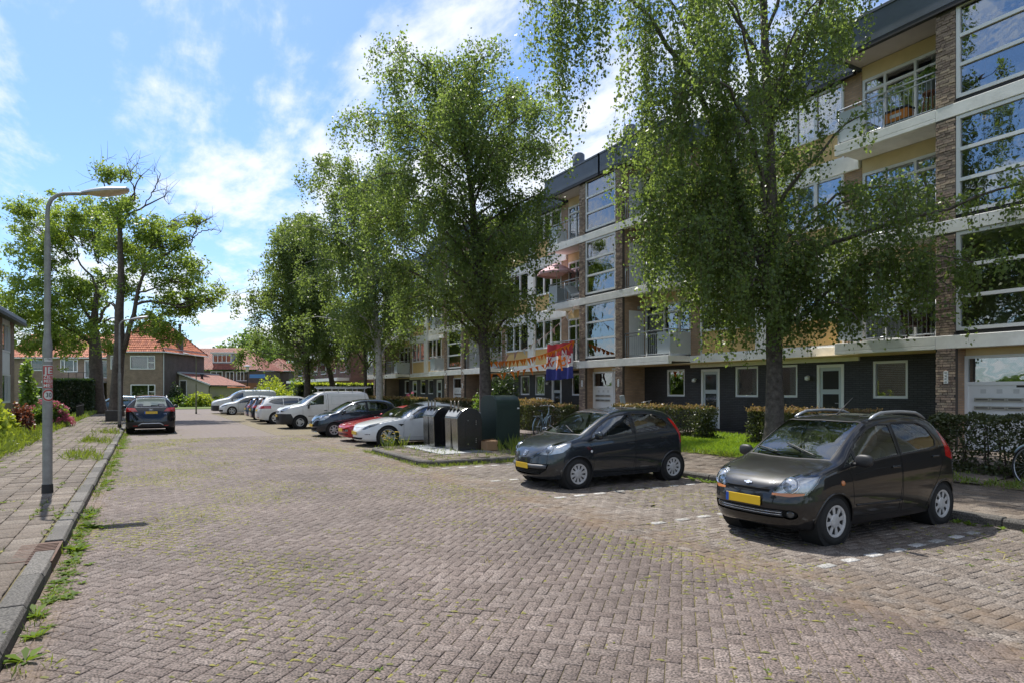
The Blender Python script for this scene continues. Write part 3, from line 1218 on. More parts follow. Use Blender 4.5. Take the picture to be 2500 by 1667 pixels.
for j in range(0, 4):
    yA = 5.47 + 15.17 * j
    yB = yA + 3.04
    far_ = j >= 2
    # piers: walls running back from the front
    for a, b in ((yA, yA + .45), (yB - .45, yB)):
        box_part('brick_pier', MT['mortar'], flats, X0, X0 + .12, a, b, 0.2, ZT - .12)
        B().box(X0 + .121, X1 + .3, a, b, .2, ZT - .12).build('tower_side_wall', MT['brick_tan'] if not far_ else MT['brick_brown'], flats)
    if j in (0, 1):
        zs = [(.36, ZB[0] - BH), (ZB[0], ZB[1] - BH), (ZB[1], ZB[2] - BH), (ZB[2], ZT - .12)]
        for k, (c, d) in enumerate(zs):
            pier_bricks(yB - .45, yB, c, d, single=(j == 0 and k in (0, 1)))
            if j == 1:
                pier_bricks(yA, yA + .45, c, d, single=False)
    else:
        for a in (yA, yB - .45):
            pier_bricks(a, a + .45, .36, ZT - .12, False)
    for k, zb in enumerate(ZB):
        band(yA, yB, zb)
        zt = (ZB[k + 1] - BH if k < 2 else ZT - .04)
        w = window(X0 + .03, yA + .455, yB - .455, zb + .105, zt - .012, (1,), (1, 1, 1), fw=.085, mull=.085, name='stair_window')
        box_part('window_sill', MT['dark_trim'], flats, X0 + .03, X0 + .14, yA + .452, yB - .452, zb + .002, zb + .10)
    # stairs and landings seen through the glass
    for k, zb in enumerate((.36, *ZB)):
        box_part('landing', MT['interior'], flats, X0 + 1.2, X0 + 4.2, yA + .46, yB - .46, zb - .2, zb)
        if k < 3:
            m = B()
            m.prism([(X0 + .6, yA + .5, zb + 1.30), (X0 + 3.2, yA + .5, zb - .1), (X0 + 3.2, yA + .5, zb + .15), (X0 + .6, yA + .5, zb + 1.55)], (0, .95, 0))
            m.prism([(X0 + .6, yA + 1.55, zb + 1.35), (X0 + 3.2, yA + 1.55, zb + 2.7), (X0 + 3.2, yA + 1.55, zb + 2.9), (X0 + .6, yA + 1.55, zb + 1.6)], (0, .95, 0))
            m.build('stair_flight', MT['dark_trim'] if k == 1 else MT['interior_dark'], flats)
    box_part('stairwell_wall', MT['interior'], flats, X0 + 4.2, X0 + 4.4, yA + .46, yB - .46, .36, ZT)
    e, xe, yd, yb_ = entrance(yA)
    if j == 0:
        for a, b, c, d, mm in ((yd + .20, yd + .36, 1.88, 1.93, 'sticker'), (yd + .08, yd + .18, 1.83, 1.93, 'sticker_o')):
            B().box(xe + .001, xe + .006, a, b, c, d).build('sticker', MT[mm], e)
    # number plates on the piers
    for yy in ((yB - .25, yA + .22) if j else (yB - .25,)):
        np_ = B().box(X0 - .045, X0 - .033, yy - .05, yy + .05, 1.98, 2.29).build('number_plate', MT['white'], flats)

# middle sections -----------------------------------------------------------
for j in range(-1, 4):
    y0 = 8.51 + 15.17 * j
    y1 = y0 + 12.13
    mid = (y0 + y1) / 2
    last = (j == 3)
    if last:
        y1 = Y_HI
    near = j in (0, 1)
    simple = j == -1
    if simple:
        y0 = Y_LO
    # ground floor: charcoal brick with windows and doors
    zc = ZB[0] - BH - .02
    if last:
        holes = []
    else:
        S = lambda a, b: sorted((mid + a, mid + b))
        holes = []
        for s in (1, -1):
            for a, b, c, d in ((3.74 + (.0), 4.74, 1.58, 2.66), (.27, 1.27, 1.58, 2.66)):
                p, q = S(s * a, s * b)
                holes.append((p, q, c, d, 'w'))
            p, q = S(s * 1.97, s * 2.87)
            holes.append((p, q, GF + .04, 2.62, 'd'))
    wall_x('ground_floor_wall', MT['brick_dark'], X1, X1 + .15, y0 + .001, y1 - .001, .2, zc, [h[:4] for h in holes if not simple])
    for h in holes:
        if simple:
            break
        a, b, c, d, t = h
        if t == 'w':
            cur = None
            r_ = random.random()
            if j == 0 and abs((a + b) / 2 - (mid - 4.24)) < .3:
                cur = ('blind', .06, .94)
            elif r_ < .5:
                cur = ('net', .05, random.choice((.4, .95)))
            window(X1 + .05, a, b, c, d, (1,), (1,), fw=.075, curtain=cur)
        else:
            do = B()
            x = X1 + .02
            fw = .09
            for p, q, r0, r1 in ((a, a + fw, c, d), (b - fw, b, c, d), (a + fw, b - fw, d - fw, d)):
                do.box(x - .03, x + .09, p, q, r0, r1)
            do = do.build('door_frame', MT['upvc'], flats)
            B().box(x + .01, x + .06, a + fw + .004, b - fw - .004, c + .02, d - fw - .004).build('door', MT['door_grey'], do)
            for zz0, zz1 in ((1.85, 2.42), (1.13, 1.70)):
                B().box(x - .004, x + .0085, a + fw + .10, b - fw - .10, zz0, zz1).build('pane', MT['glass_door'], do)
            B().box(x - .012, x + .006, (a + b) / 2 - .15, (a + b) / 2 + .15, .96, 1.03).build('letter_slot', MT['mail'], do)
            B().tube([(x - .05, a + .16, 1.42), (x - .05, a + .27, 1.42)], .012, 6).build('handle', MT['steel'], do)
            B().box(X1 - .35, X1 + .01, a - .05, b + .05, .2, GF).build('doorstep', MT['kerb'], flats)
            if j in (0, 1):
                # house lamp beside the door
                lp = B().tube([(X1 - .002, b + .25, 2.25), (X1 - .12, b + .25, 2.28)], .015, 6).build('wall_lamp', MT['white'], flats)
                B().lathe([(.03, 0), (.08, .03), (.075, .12), (.0, .16)], 10, Matrix.Translation((X1 - .14, b + .25, 2.13))).build('lamp_globe', MT['white'], lp, smooth=True)
    box_part('entry_soffit', MT['render_cream'], flats, X0 + .2, X1, y0 + .002, y1 - .002, zc + .002, zc + .02)
    # upper floors
    for k, zb in enumerate(ZB):
        zt = (ZB[k + 1] if k < 2 else 11.62)
        bh = .46
        for s in (1, -1):
            if last and s > 0:
                continue
            if simple and s < 0:
                continue
            Sg = lambda a, b: sorted((mid + s * a, mid + s * b))
            # balcony beside the tower
            a, b = Sg(3.36, 6.062)
            balcony(a, b, s, zb, near)
            # back wall of the balcony: lintel, wide glazed front with door
            a, b = Sg(3.42, 6.06)
            zl = zt - BH - .30
            box_part('lintel', MT['render_cream'], flats, X1 + .02, X1 + .16, a, b, zl, zt - BH + .1)
            cols = (1.0, .8, .55) if s < 0 else (.55, .8, 1.0)
            cur = ('net', 0.02, .98) if random.random() < .4 else (('net', .05, .3) if random.random() < .5 else None)
            window(X1 + .04, a + .01, b - .01, zb + .06, zl - .005, cols[::1], (.85, .15), fw=.08, mull=.07, curtain=cur, name='balcony_window')
            # pier between balcony front and middle windows
            a, b = Sg(2.88, 3.42)
            box_part('brick_pier', MT['brick_tan'], flats, X1, X1 + .2, a, b, zb + .002, zt - .44 if k < 2 else ZT - .05)
            # three-part window over an ochre panel
            a, b = Sg(.31, 2.88)
            zs_ = zb + .90
            f_ = window(X1 - .03, a, b, zs_, zt - .46, (1, .8, 1) if s > 0 else (1, .8, 1), (1,), fw=.07, mull=.11, curtain=(('net', .02, .98) if random.random() < .35 else None))
            box_part('ochre_panel', MT['render_ochre'], flats, X1 + .0, X1 + .12, a + .06, b - .06, zb + .06, zs_ - .03)
            box_part('panel_frame', MT['upvc'], flats, X1 - .03, X1 + .10, a, b, zb + .002, zb + .058)
            box_part('window_sill', MT['upvc'], flats, X1 - .07, X1 + .10, a, b, zs_ - .028, zs_ - .002)
            m = B()
            m.box(X1 - .03, X1 + .1, a, a + .058, zb + .06, zs_ - .03).box(X1 - .03, X1 + .1, b - .058, b, zb + .06, zs_ - .03)
            m.build('panel_frame', MT['upvc'], flats)
            # storage cupboard door on the tower's flank, behind the railing
            if s > 0 and near:
                yw = y1 - .012
                cd = B().box(X0 + .34, X0 + 1.13, yw - .03, yw, zb + .05, zb + 2.0).build('cupboard_door', MT['white'], flats, bevel=.006)
                B().box(X0 + .80, X0 + .94, yw - .04, yw - .0, zb + 2.06, zb + 2.2).build('wall_vent', MT['panel_grey'], flats)
        if not last and not simple:
            box_part('white_column', MT['concrete_paint'], flats, X1 - .10, X1 + .14, mid - .305, mid + .305, zb + .002, zt - .44 if k < 2 else ZT - .05)
        ma, mb_ = (mid - 3.37, mid + 3.37)
        if last:
            ma, mb_ = mid - 3.37, Y_HI
            mb_ = min(mb_, Y_HI)
            if ma > Y_HI:
                ma = mb_ = None
        if simple:
            ma = Y_LO
        if ma is not None and ma < mb_ - .1:
            band(ma, mb_, zb + .0, X1 - .06, bh, 'concrete_band', dep=.22)
    # roof edge
    if last:
        fascia_part(y0 - 1.6, Y_HI + .1, X0 - .12)
    elif simple:
        fascia_part(Y_LO, mid + 3.30, X1 - .22)
        fascia_part(mid + 3.31, y1 + 1.5, X0 - .12)
    else:
        fascia_part(y0 - 1.66, mid - 3.31, X0 - .12)
        fascia_part(mid - 3.30, mid + 3.30, X1 - .22)
        fascia_part(mid + 3.31, y1 + 1.50, X0 - .12)
        fascia_return(mid - 3.32, X0 - .12, X1 + .1)
        fascia_return(mid + 3.34, X0 - .12, X1 + .1)

for x, y in ((18.3, 21.4), (18.3, 25.2), (19.6, 22.3)):
    B().lathe([(.17, 0), (.17, .75), (.30, .78), (.30, 1.25), (.24, 1.32), (0, 1.34)], 14, Matrix.Translation((x, y, 12.0))).build('roof_vent', MT['fascia'], flats, smooth=True, auto=40)

# ------------------------------------------------------------------ vehicles
def M_paint(name, col, metal=0.0, rough=0.32, dust=.05):
    m = M(name, col, rough, metal=metal, var=dust, vscale=7, coat=1.0, spec=.25)
    return m


MT['rubber'] = M('tyre_rubber', (.016, .016, .016), .85, bump=.3, bscale=150)
MT['black_plastic'] = M('black_plastic', (.022, .022, .024), .5, bump=.1, bscale=200)
MT['well'] = M('wheel_well', (.008, .008, .008), .9)
MT['alloy'] = M('silver_wheel', (.55, .56, .57), .35, metal=.75, var=.12, vscale=25)
MT['hubcap'] = M('hubcap_silver', (.50, .50, .50), .45, metal=.25, var=.15, vscale=20)
MT['chrome'] = M('chrome', (.78, .79, .80), .12, metal=1.0)
MT['lamp_in'] = M('lamp_reflector', (.78, .79, .80), .3, metal=.35, var=.15, vscale=18)
MT['lens'] = M('lamp_lens', (.45, .47, .5), .06, metal=.6)
MT['lamp_glass'] = M_glass('lamp_glass', (.93, .94, .95), .10)
MT['lamp_dark'] = M('smoked_lamp', (.05, .055, .06), .12, spec=.8)
MT['red_lamp'] = M('red_lamp', (.42, .012, .012), .12, coat=1.0)
MT['amber'] = M('amber_lamp', (.55, .20, .07), .2, coat=.6)
MT['plate_yellow'] = M('yellow_plate', (.72, .46, .02), .35)
MT['plate_blue'] = M('blue_plate_band', (.02, .09, .42), .35)
MT['carglass'] = M_glass('car_glass', (.62, .70, .68), .13)
MT['cardark'] = M('dark_car_glass', (.022, .028, .030), .03, spec=1.0, coat=1.0)
MT['seat'] = M('seat_cloth', (.055, .055, .06), .9)
MT['dash'] = M('grey_dashboard', (.20, .20, .195), .7)
MT['seam'] = M('panel_gap', (.004, .004, .004), .9)
MT['badge'] = M('badge_metal', (.72, .72, .73), .2, metal=.9)


def pchip(xs, ys):
    xs, ys = np.array(xs, float), np.array(ys, float)
    h = np.diff(xs)
    d = np.diff(ys) / h
    m = np.zeros(len(xs))
    m[0], m[-1] = d[0], d[-1]
    for i in range(1, len(xs) - 1):
        if d[i - 1] * d[i] > 0:
            w1, w2 = 2 * h[i] + h[i - 1], h[i] + 2 * h[i - 1]
            m[i] = (w1 + w2) / (w1 / d[i - 1] + w2 / d[i])

    def f(x):
        x = np.clip(x, xs[0], xs[-1])
        i = np.clip(np.searchsorted(xs, x) - 1, 0, len(h) - 1)
        t = (x - xs[i]) / h[i]
        return ((1 + 2 * t) * (1 - t) ** 2 * ys[i] + t * (1 - t) ** 2 * h[i] * m[i] + t * t * (3 - 2 * t) * ys[i + 1] + t * t * (t - 1) * h[i] * m[i + 1])
    return f


def catmull(P_, n):
    """Smooth curve through 2D control points, n samples per span list."""
    P_ = [np.array(p, float) for p in P_]
    out = []
    for i in range(len(P_) - 1):
        p0 = P_[i - 1] if i else P_[i] * 2 - P_[i + 1]
        p1, p2 = P_[i], P_[i + 1]
        p3 = P_[i + 2] if i + 2 < len(P_) else P_[i + 1] * 2 - P_[i]
        for k in range(n[i]):
            t = k / n[i]
            s = 0.8
            m1, m2 = (p2 - p0) * s / 2, (p3 - p1) * s / 2
            out.append((1 + 2 * t) * (1 - t) ** 2 * p1 + t * (1 - t) ** 2 * m1 + t * t * (3 - 2 * t) * p2 + t * t * (t - 1) * m2)
    out.append(P_[-1])
    return out


def pip(p, poly):
    x, y = p
    c = False
    j = len(poly) - 1
    for i in range(len(poly)):
        xi, yi = poly[i]
        xj, yj = poly[j]
        if (yi > y) != (yj > y) and x < (xj - xi) * (y - yi) / (yj - yi) + xi:
            c = not c
        j = i
    return c


def grow(poly, d):
    n = len(poly)
    A = sum(poly[i][0] * poly[(i + 1) % n][1] - poly[(i + 1) % n][0] * poly[i][1] for i in range(n))
    s = 1 if A > 0 else -1
    out = []
    for i in range(n):
        a, b, c = (Vector(poly[i - 1]), Vector(poly[i]), Vector(poly[(i + 1) % n]))
        e1, e2 = (b - a), (c - b)
        if e1.length < 1e-9 or e2.length < 1e-9:
            out.append(tuple(b))
            continue
        n1 = Vector((e1.y, -e1.x)).normalized() * s
        n2 = Vector((e2.y, -e2.x)).normalized() * s
        m = n1 + n2
        m = m / max(.35, (1 + n1.dot(n2)))
        out.append(tuple(b + m * d))
    return out


class Car:
    def __init__(self, name, label, group, loc, rz, spec, detail=2, cat='car'):
        self.root = empty(name, loc, rz, label, cat, group)
        self.s = spec
        self.detail = detail
        rows = spec['rows']
        cols = list(zip(*rows))
        self.F = {k: pchip(cols[0], cols[i + 1]) for i, k in enumerate(('zt', 'zr', 'wr', 'zsh', 'wsh', 'zb'))}
        self.L = cols[0][-1]
        self.make_body()

    def make_body(self):
        s, L, F = self.s, self.L, self.F
        d = self.detail
        ncell = {2: 62, 1: 44, 0: 30}[d]
        xs = np.linspace(0, 1, ncell)
        lf, lr = s.get('lf', .5), s.get('lr', .4)
        e = np.array([0, .004, .012, .025, .05, .09, .15, .23, .33, .45, .6, .78])
        st = np.unique(np.round(np.concatenate([e * lf, L - e * lr, lf * .9 + xs * (L - .9 * lf - .9 * lr)]), 4))
        pf, pr = s.get('pf', 3.0), s.get('pr', 3.4)
        kf = s.get('bulge', .03)
        ns = {2: (2, 2, 5, 5, 8, 4, 5), 1: (1, 2, 3, 4, 6, 3, 3), 0: (1, 1, 3, 3, 4, 2, 2)}[d]
        bm = bmesh.new()
        grid = []
        for x in st:
            f = 1.0
            if x < lf:
                f = max(0.0, 1 - (1 - x / lf) ** pf) ** (1 / pf)
            if x > L - lr:
                f = min(f, max(0.0, 1 - (1 - (L - x) / lr) ** pr) ** (1 / pr))
            zt, zr, wr, zsh, wsh, zb = (float(F[k](x)) for k in ('zt', 'zr', 'wr', 'zsh', 'wsh', 'zb'))
            zm = zb + (zsh - zb) * .52
            wm = wsh + kf
            ctrl = [(0, zb), (wsh * .86 * f, zb + .01), (wsh * .985 * f, zb + .08), (wm * f, zm), (wsh * f, zsh), (wr * f, zr), (wr * .62 * f, zt - (zt - zr) * .28), (0, zt)]
            grid.append([(x, p[0], p[1]) for p in catmull(ctrl, ns)])
        nf = s.get('nose')   # (z, dx) table moves the nose and tail in or out with height
        tf = s.get('tail')
        fn = pchip(*zip(*nf)) if nf else None
        ft = pchip(*zip(*tf)) if tf else None
        K = len(grid[0])
        vg = {}
        for sd in (1, -1):
            for i, sec in enumerate(grid):
                for k, (x, y, z) in enumerate(sec):
                    if sd < 0 and (k in (0, K - 1)):
                        vg[(sd, i, k)] = vg[(1, i, k)]
                        continue
                    dx = 0
                    if fn is not None and x < 1.0:
                        dx += float(fn(z)) * (1 - x) ** 2
                    if ft is not None and x > L - 1.0:
                        dx += float(ft(z)) * (1 - (L - x)) ** 2
                    vg[(sd, i, k)] = bm.verts.new((x + dx, y * sd, z))
        for sd in (1, -1):
            for i in range(len(grid) - 1):
                for k in range(K - 1):
                    q = [vg[(sd, i, k)], vg[(sd, i + 1, k)], vg[(sd, i + 1, k + 1)], vg[(sd, i, k + 1)]]
                    if sd < 0:
                        q.reverse()
                    try:
                        bm.faces.new(q)
                    except ValueError:
                        pass
        bmesh.ops.remove_doubles(bm, verts=bm.verts, dist=.0008)
        bmesh.ops.recalc_face_normals(bm, faces=bm.faces)
        self.bm = bm
        self.bvh = BVHTree.FromBMesh(bm)

    # ---- cutting
    def cut(self, poly, axis, sel):
        bm = self.bm
        if axis == 'y':
            pr = lambda v: (v.x, v.z)
        elif axis == 'x':
            pr = lambda v: (v.y, v.z)
        elif axis in ('c+', 'c-'):
            sg = 1 if axis == 'c+' else -1
            pr = lambda v: ((v.x + sg * v.y) * .7071, v.z)
        else:
            pr = lambda v: (v.x, v.y)
        x0, x1 = min(p[0] for p in poly), max(p[0] for p in poly)
        y0, y1 = min(p[1] for p in poly), max(p[1] for p in poly)
        faces = []
        for f in bm.faces:
            ps = [pr(v.co) for v in f.verts]
            if max(p[0] for p in ps) < x0 or min(p[0] for p in ps) > x1 or max(p[1] for p in ps) < y0 or min(p[1] for p in ps) > y1:
                continue
            if sel(f):
                faces.append(f)
        n = len(poly)
        for i in range(n):
            a, b = poly[i], poly[(i + 1) % n]
            dx, dy = b[0] - a[0], b[1] - a[1]
            if abs(dx) + abs(dy) < 1e-6:
                continue
            if axis == 'y':
                co, no = Vector((a[0], 0, a[1])), Vector((dy, 0, -dx))
            elif axis == 'x':
                co, no = Vector((0, a[0], a[1])), Vector((0, dy, -dx))
            elif axis in ('c+', 'c-'):
                co, no = Vector((a[0] * .7071, sg * a[0] * .7071, a[1])), Vector((dy * .7071, sg * dy * .7071, -dx))
            else:
                co, no = Vector((a[0], a[1], 0)), Vector((dy, -dx, 0))
            geom = set(faces)
            for f in faces:
                geom.update(f.edges)
                geom.update(f.verts)
            r = bmesh.ops.bisect_plane(bm, geom=list(geom), dist=2e-5, plane_co=co, plane_no=no.normalized())
            faces = [g for g in r['geom'] if isinstance(g, bmesh.types.BMFace)]
        return [f for f in faces if f.is_valid and pip(pr(f.calc_center_median()), poly)]

    def extract(self, faces, name, mat, parent=None, off=0.0, keep=False):
        if not faces:
            return None
        vs, idx, fs = [], {}, []
        for f in faces:
            q = []
            for v in f.verts:
                if v.index < 0 or v not in idx:
                    idx[v] = len(vs)
                    vs.append(v.co + (v.normal * off if off else Vector((0, 0, 0))))
                q.append(idx[v])
            fs.append(q)
        me = bpy.data.meshes.new(name)
        me.from_pydata([tuple(v) for v in vs], [], fs)
        for m in (mat if isinstance(mat, (list, tuple)) else [mat]):
            me.materials.append(m)
        me.polygons.foreach_set('use_smooth', [True] * len(me.polygons))
        if isinstance(mat, (list, tuple)):
            me.polygons.foreach_set('material_index', [min(f.material_index, len(mat) - 1) for f in faces])
        me.set_sharp_from_angle(angle=R(40))
        me.update()
        o = link(name, me, parent or self.root)
        if not keep:
            bmesh.ops.delete(self.bm, geom=faces, context='FACES')
        return o

    def paint(self, faces, mi):
        for f in faces:
            f.material_index = mi

    def side(self, sd):
        return lambda f: f.normal.y * sd > .12 and f.calc_center_median().y * sd > .05

    def wpoly(self, pts, step=.12):
        """Window outline given as (x, share of the height between shoulder and roof rail)."""
        out = []
        n = len(pts)
        for i in range(n):
            (xa, fa), (xb, fb) = pts[i], pts[(i + 1) % n]
            k = max(1, int(abs(xb - xa) / step))
            for j in range(k):
                t = j / k
                x, f = xa + (xb - xa) * t, fa + (fb - fa) * t
                z0, z1 = float(self.F['zsh'](x)), float(self.F['zr'](x))
                out.append((x, z0 + (z1 - z0) * f))
        return out

    def side_window(self, pts, name='side_window', trim=.02, mat='carglass', parents=None):
        poly = self.wpoly(pts)
        res = []
        for sd in (-1, 1):
            if trim:
                self.paint(self.cut(grow(poly, trim), 'y', self.side(sd)), 1)
            fs = self.cut(poly, 'y', self.side(sd))
            res.append((sd, self.extract(fs, name, MT[mat], (parents or {}).get(sd), off=-.006)))
        return res

    def windscreen(self, xa, xb, ins_a, ins_b, mat='carglass', name='windscreen', trim=.025, rear=False, bow=.05):
        """Between the cowl (xa) and the header (xb); sides keep ins_* from the roof rail."""
        n = 6
        right, left = [], []
        for i in range(n + 1):
            x = xa + (xb - xa) * i / n
            ins = ins_a + (ins_b - ins_a) * i / n
            right.append((x, float(self.F['wr'](x)) * self.endf(x) - ins))
        poly = [(x, y) for x, y in right] + [(x, -y) for x, y in reversed(right)]
        # bow the lower edge
        w = right[0][1]
        lowx = [(xa - bow * (1 - (t / w) ** 2), t) for t in np.linspace(-w, w, 7)[1:-1]]
        w2 = right[-1][1]
        topx = [(xb + (-.4 * bow) * (1 - (t / w2) ** 2), t) for t in np.linspace(w2, -w2, 7)[1:-1]]
        poly = right + topx + [(x, -y) for x, y in reversed(right)] + lowx
        sel = (lambda f: f.normal.z > .12 and abs(f.calc_center_median().y) < 1.2)
        self.paint(self.cut(grow(poly, trim), 'z', sel), 1)
        fs = self.cut(poly, 'z', sel)
        return self.extract(fs, name, MT[mat], off=-.005)

    def endf(self, x):
        s, L = self.s, self.L
        lf, lr, pf, pr = s.get('lf', .5), s.get('lr', .4), s.get('pf', 3.0), s.get('pr', 3.4)
        f = 1.0
        if x < lf:
            f = max(0.0, 1 - (1 - x / lf) ** pf) ** (1 / pf)
        if x > L - lr:
            f = min(f, max(0.0, 1 - (1 - (L - x) / lr) ** pr) ** (1 / pr))
        return f

    def front_sel(self, xmax=.8):
        return lambda f: f.normal.x < -.06 and f.calc_center_median().x < xmax

    def rear_sel(self, xmin):
        return lambda f: f.normal.x > .06 and f.calc_center_median().x > xmin

    def lamp(self, poly, view, sel, name, mat, glass=True, back='lamp_in', depth=.05, seam=True):
        fs = self.cut(poly, view, sel)
        if not fs:
            return None
        if glass:
            c = self.extract(fs, name, MT['lamp_glass'], off=.002, keep=True)
            self.extract(fs, 'reflector', MT[back], c, off=-depth, keep=True)
            fs2 = fs
            bmesh.ops.delete(self.bm, geom=fs2, context='FACES')
            return c
        return self.extract(fs, name, MT[mat], off=.002)

    # ---- laying things on the surface
    def on(self, view, a, b, sd=-1):
        if view == 'y':
            o, d = Vector((a, 3 * sd, b)), Vector((0, -sd, 0))
        elif view == 'x':
            o, d = Vector((-2, a, b)), Vector((1, 0, 0))
        elif view == 'r':
            o, d = Vector((8, a, b)), Vector((-1, 0, 0))
        else:
            o, d = Vector((a, b, 4)), Vector((0, 0, -1))
        h = self.bvh.ray_cast(o, d)
        return (h[0], h[1]) if h[0] is not None else (None, None)

    def line(self, pts, view, r=.0035, sd=-1, mat='seam', name='panel_gap', step=.06, off=0.0, parent=None, n=5):
        out = []
        for i in range(len(pts) - 1):
            a, b = pts[i], pts[i + 1]
            k = max(1, int(math.dist(a, b) / step))
            for j in range(k + (1 if i == len(pts) - 2 else 0)):
                t = j / k
                p, nn = self.on(view, a[0] + (b[0] - a[0]) * t, a[1] + (b[1] - a[1]) * t, sd)
                if p is not None:
                    out.append(p + nn * off)
        if len(out) > 1:
            return MB().tube(out, r, n).build(name, MT[mat], parent or self.root, smooth=True)

    def frame_at(self, p, n, up=Vector((0, 0, 1))):
        x = up.cross(n)
        x = x.normalized() if x.length > 1e-4 else Vector((0, 1, 0))
        y = n.cross(x)
        return Matrix(((x.x, y.x, n.x, p.x), (x.y, y.y, n.y, p.y), (x.z, y.z, n.z, p.z), (0, 0, 0, 1)))

    def plate(self, view, z, y=0.0, nl=True, w=.50, h=.105, off=.012):
        p, n = self.on(view, y, z)
        if p is None:
            return
        n = Vector((n.x, 0, n.z * .5)).normalized()
        Mx = self.frame_at(p + n * off, n)
        o = MB().mbox(Mx, w, h, .012).build('number_plate', MT['plate_yellow'], self.root, bevel=.004)
        if nl:
            MB().mbox(Mx @ Matrix.Translation((-w / 2 + .022, 0, .0052)), .042, h - .004, .005).build('blue_band', MT['plate_blue'], o)
        return o

    def wheels(self, xf, xr, Rr, rim, style, tw=.18, y=None, mat='hubcap', well=None, nsp=10):
        y = y or (float(self.F['wsh'](1.5)) + self.s.get('bulge', .03) - .012)
        ra = Rr + .045
        for sd in (-1, 1):
            for xc in (xf, xr):
                poly = [(xc + ra * math.cos(w), Rr + ra * math.sin(w)) for w in np.linspace(0, 2 * math.pi, 22, endpoint=False)]
                fs = self.cut(poly, 'y', lambda f: f.calc_center_median().y * sd > .25 and f.normal.y * sd > -.3)
                bmesh.ops.delete(self.bm, geom=fs, context='FACES')
                poly2 = [p for p in poly]
                arc = [(xc + ra * math.cos(w), Rr + ra * math.sin(w)) for w in np.linspace(R(-25), R(205), 26)]
                pts = []
                for a in arc:
                    p, nn = self.on('y', a[0], a[1], sd)
                    if p is not None and a[1] > float(self.F['zb'](xc)) + .03 and p.y * sd > .3:
                        pts.append(p + Vector((0, -sd * .004, 0)))
                if len(pts) > 2:
                    MB().tube(pts, .013, 6).build('arch_lip', self.mats[0] if not well else MT[well], self.root, smooth=True)
                Mx = Matrix.Translation((xc, sd * (y - .30), Rr)) @ Matrix.Rotation(R(90) * (1 if sd < 0 else -1), 4, 'X')
                MB().lathe([(0.02, .0), (ra + .005, .0), (ra + .005, .262)], 22, Mx).build('wheel_well', MT['well'], self.root, smooth=True, auto=40)
        # one wheel, then copies
        Mx = Matrix.Identity(4)
        h = tw / 2
        t = MB().lathe([(rim - .012, -h), (Rr - .045, -h), (Rr - .018, -h + .012), (Rr, -h + .035), (Rr + .002, 0), (Rr, h - .035), (Rr - .018, h - .012), (Rr - .05, h + .002), (rim + .004, h - .004), (rim - .012, h - .012)], 36, caps=False)
        t = t.build('wheel', MT['rubber'], None, smooth=True, auto=50)
        back = MB().lathe([(0, h - .06), (rim - .005, h - .055), (rim - .005, h - .02)], 28, caps=False).build('dark_backing_disc', MT['well'], t, smooth=True, auto=40)  # near-black disc put in for the shade behind the spokes
        m = MB()
        m.lathe([(rim - .035, h - .035), (rim - .028, h - .014), (rim - .004, h - .006), (rim + .006, h - .008), (rim, h - .03)], 40, caps=False)
        hub = {'alloy': .045, 'cap': .075, 'steel': .10}[style]
        m.lathe([(hub + .012, h - .03), (hub, h - .012), (hub * .6, h - .006), (0, h - .005)], 24)
        for k in range(nsp):
            a = 2 * math.pi * k / nsp
            wi, wo = ((.030, .020) if style == 'alloy' else (.016, .030) if style == 'cap' else (.05, .10))
            if style == 'alloy' and k % 2:
                a -= 2 * math.pi / nsp * .45
            c, s_ = math.cos(a), math.sin(a)
            vs = []
            for r_, hw, zz in ((hub - .01, wi, h - .018), (rim - .02, wo, h - .020)):
                for sg, dz_ in ((-1, 0), (1, 0), (1, -.03), (-1, -.03)):
                    vs.append((r_ * c - sg * hw * s_, r_ * s_ + sg * hw * c, zz + dz_))
            m.add(vs, [(0, 1, 5, 4), (1, 2, 6, 5), (3, 0, 4, 7), (0, 3, 2, 1), (4, 5, 6, 7)])
        rimo = m.build('rim', MT[mat], t, smooth=True, auto=35)
        first = True
        for sd in (-1, 1):
            for xc in (xf, xr):
                o = t if first else copy_tree(t)
                first = False
                o.parent = self.root
                o.location = (xc, sd * (y - h - .012), Rr)
                o.rotation_euler = (R(90) if sd < 0 else R(-90), 0, 0)
                o.rotation_euler.rotate_axis('Z', random.uniform(0, 1))

    def mirror(self, x, z, mat, sx=.10, sy=.105, sz=.075, parents=None, out=.14):
        for sd in (-1, 1):
            p, n = self.on('y', x, z, sd)
            if p is None:
                continue
            c = Vector((x - .02, p.y + sd * out, z + .055))
            bm = bmesh.new()
            bmesh.ops.create_uvsphere(bm, u_segments=16, v_segments=10, radius=1.0)
            for v in bm.verts:
                q = v.co
                pw = .75
                v.co = Vector((math.copysign(abs(q.x) ** pw, q.x) * sx, math.copysign(abs(q.y) ** pw, q.y) * sy, math.copysign(abs(q.z) ** pw, q.z) * sz)) + c
                if q.x > 0:
                    v.co.x = c.x + (v.co.x - c.x) * .45
            me = bpy.data.meshes.new('door_mirror')
            bm.to_mesh(me)
            bm.free()
            me.materials.append(mat)
            me.polygons.foreach_set('use_smooth', [True] * len(me.polygons))
            o = link('door_mirror', me, self.root)
            MB().tube([p - Vector((0, sd * .02, 0)), c - Vector((0, sd * .05, .045))], .022, 8).build('mirror_arm', MT['black_plastic'], o, smooth=True)

    def handle(self, x, z, mat, parents):
        for sd in (-1, 1):
            p, n = self.on('y', x, z, sd)
            if p is None:
                continue
            Mx = self.frame_at(p + n * .012, n)
            o = MB().mbox(Mx, .17, .028, .026).build('door_handle', mat, parents.get(sd), bevel=.01)

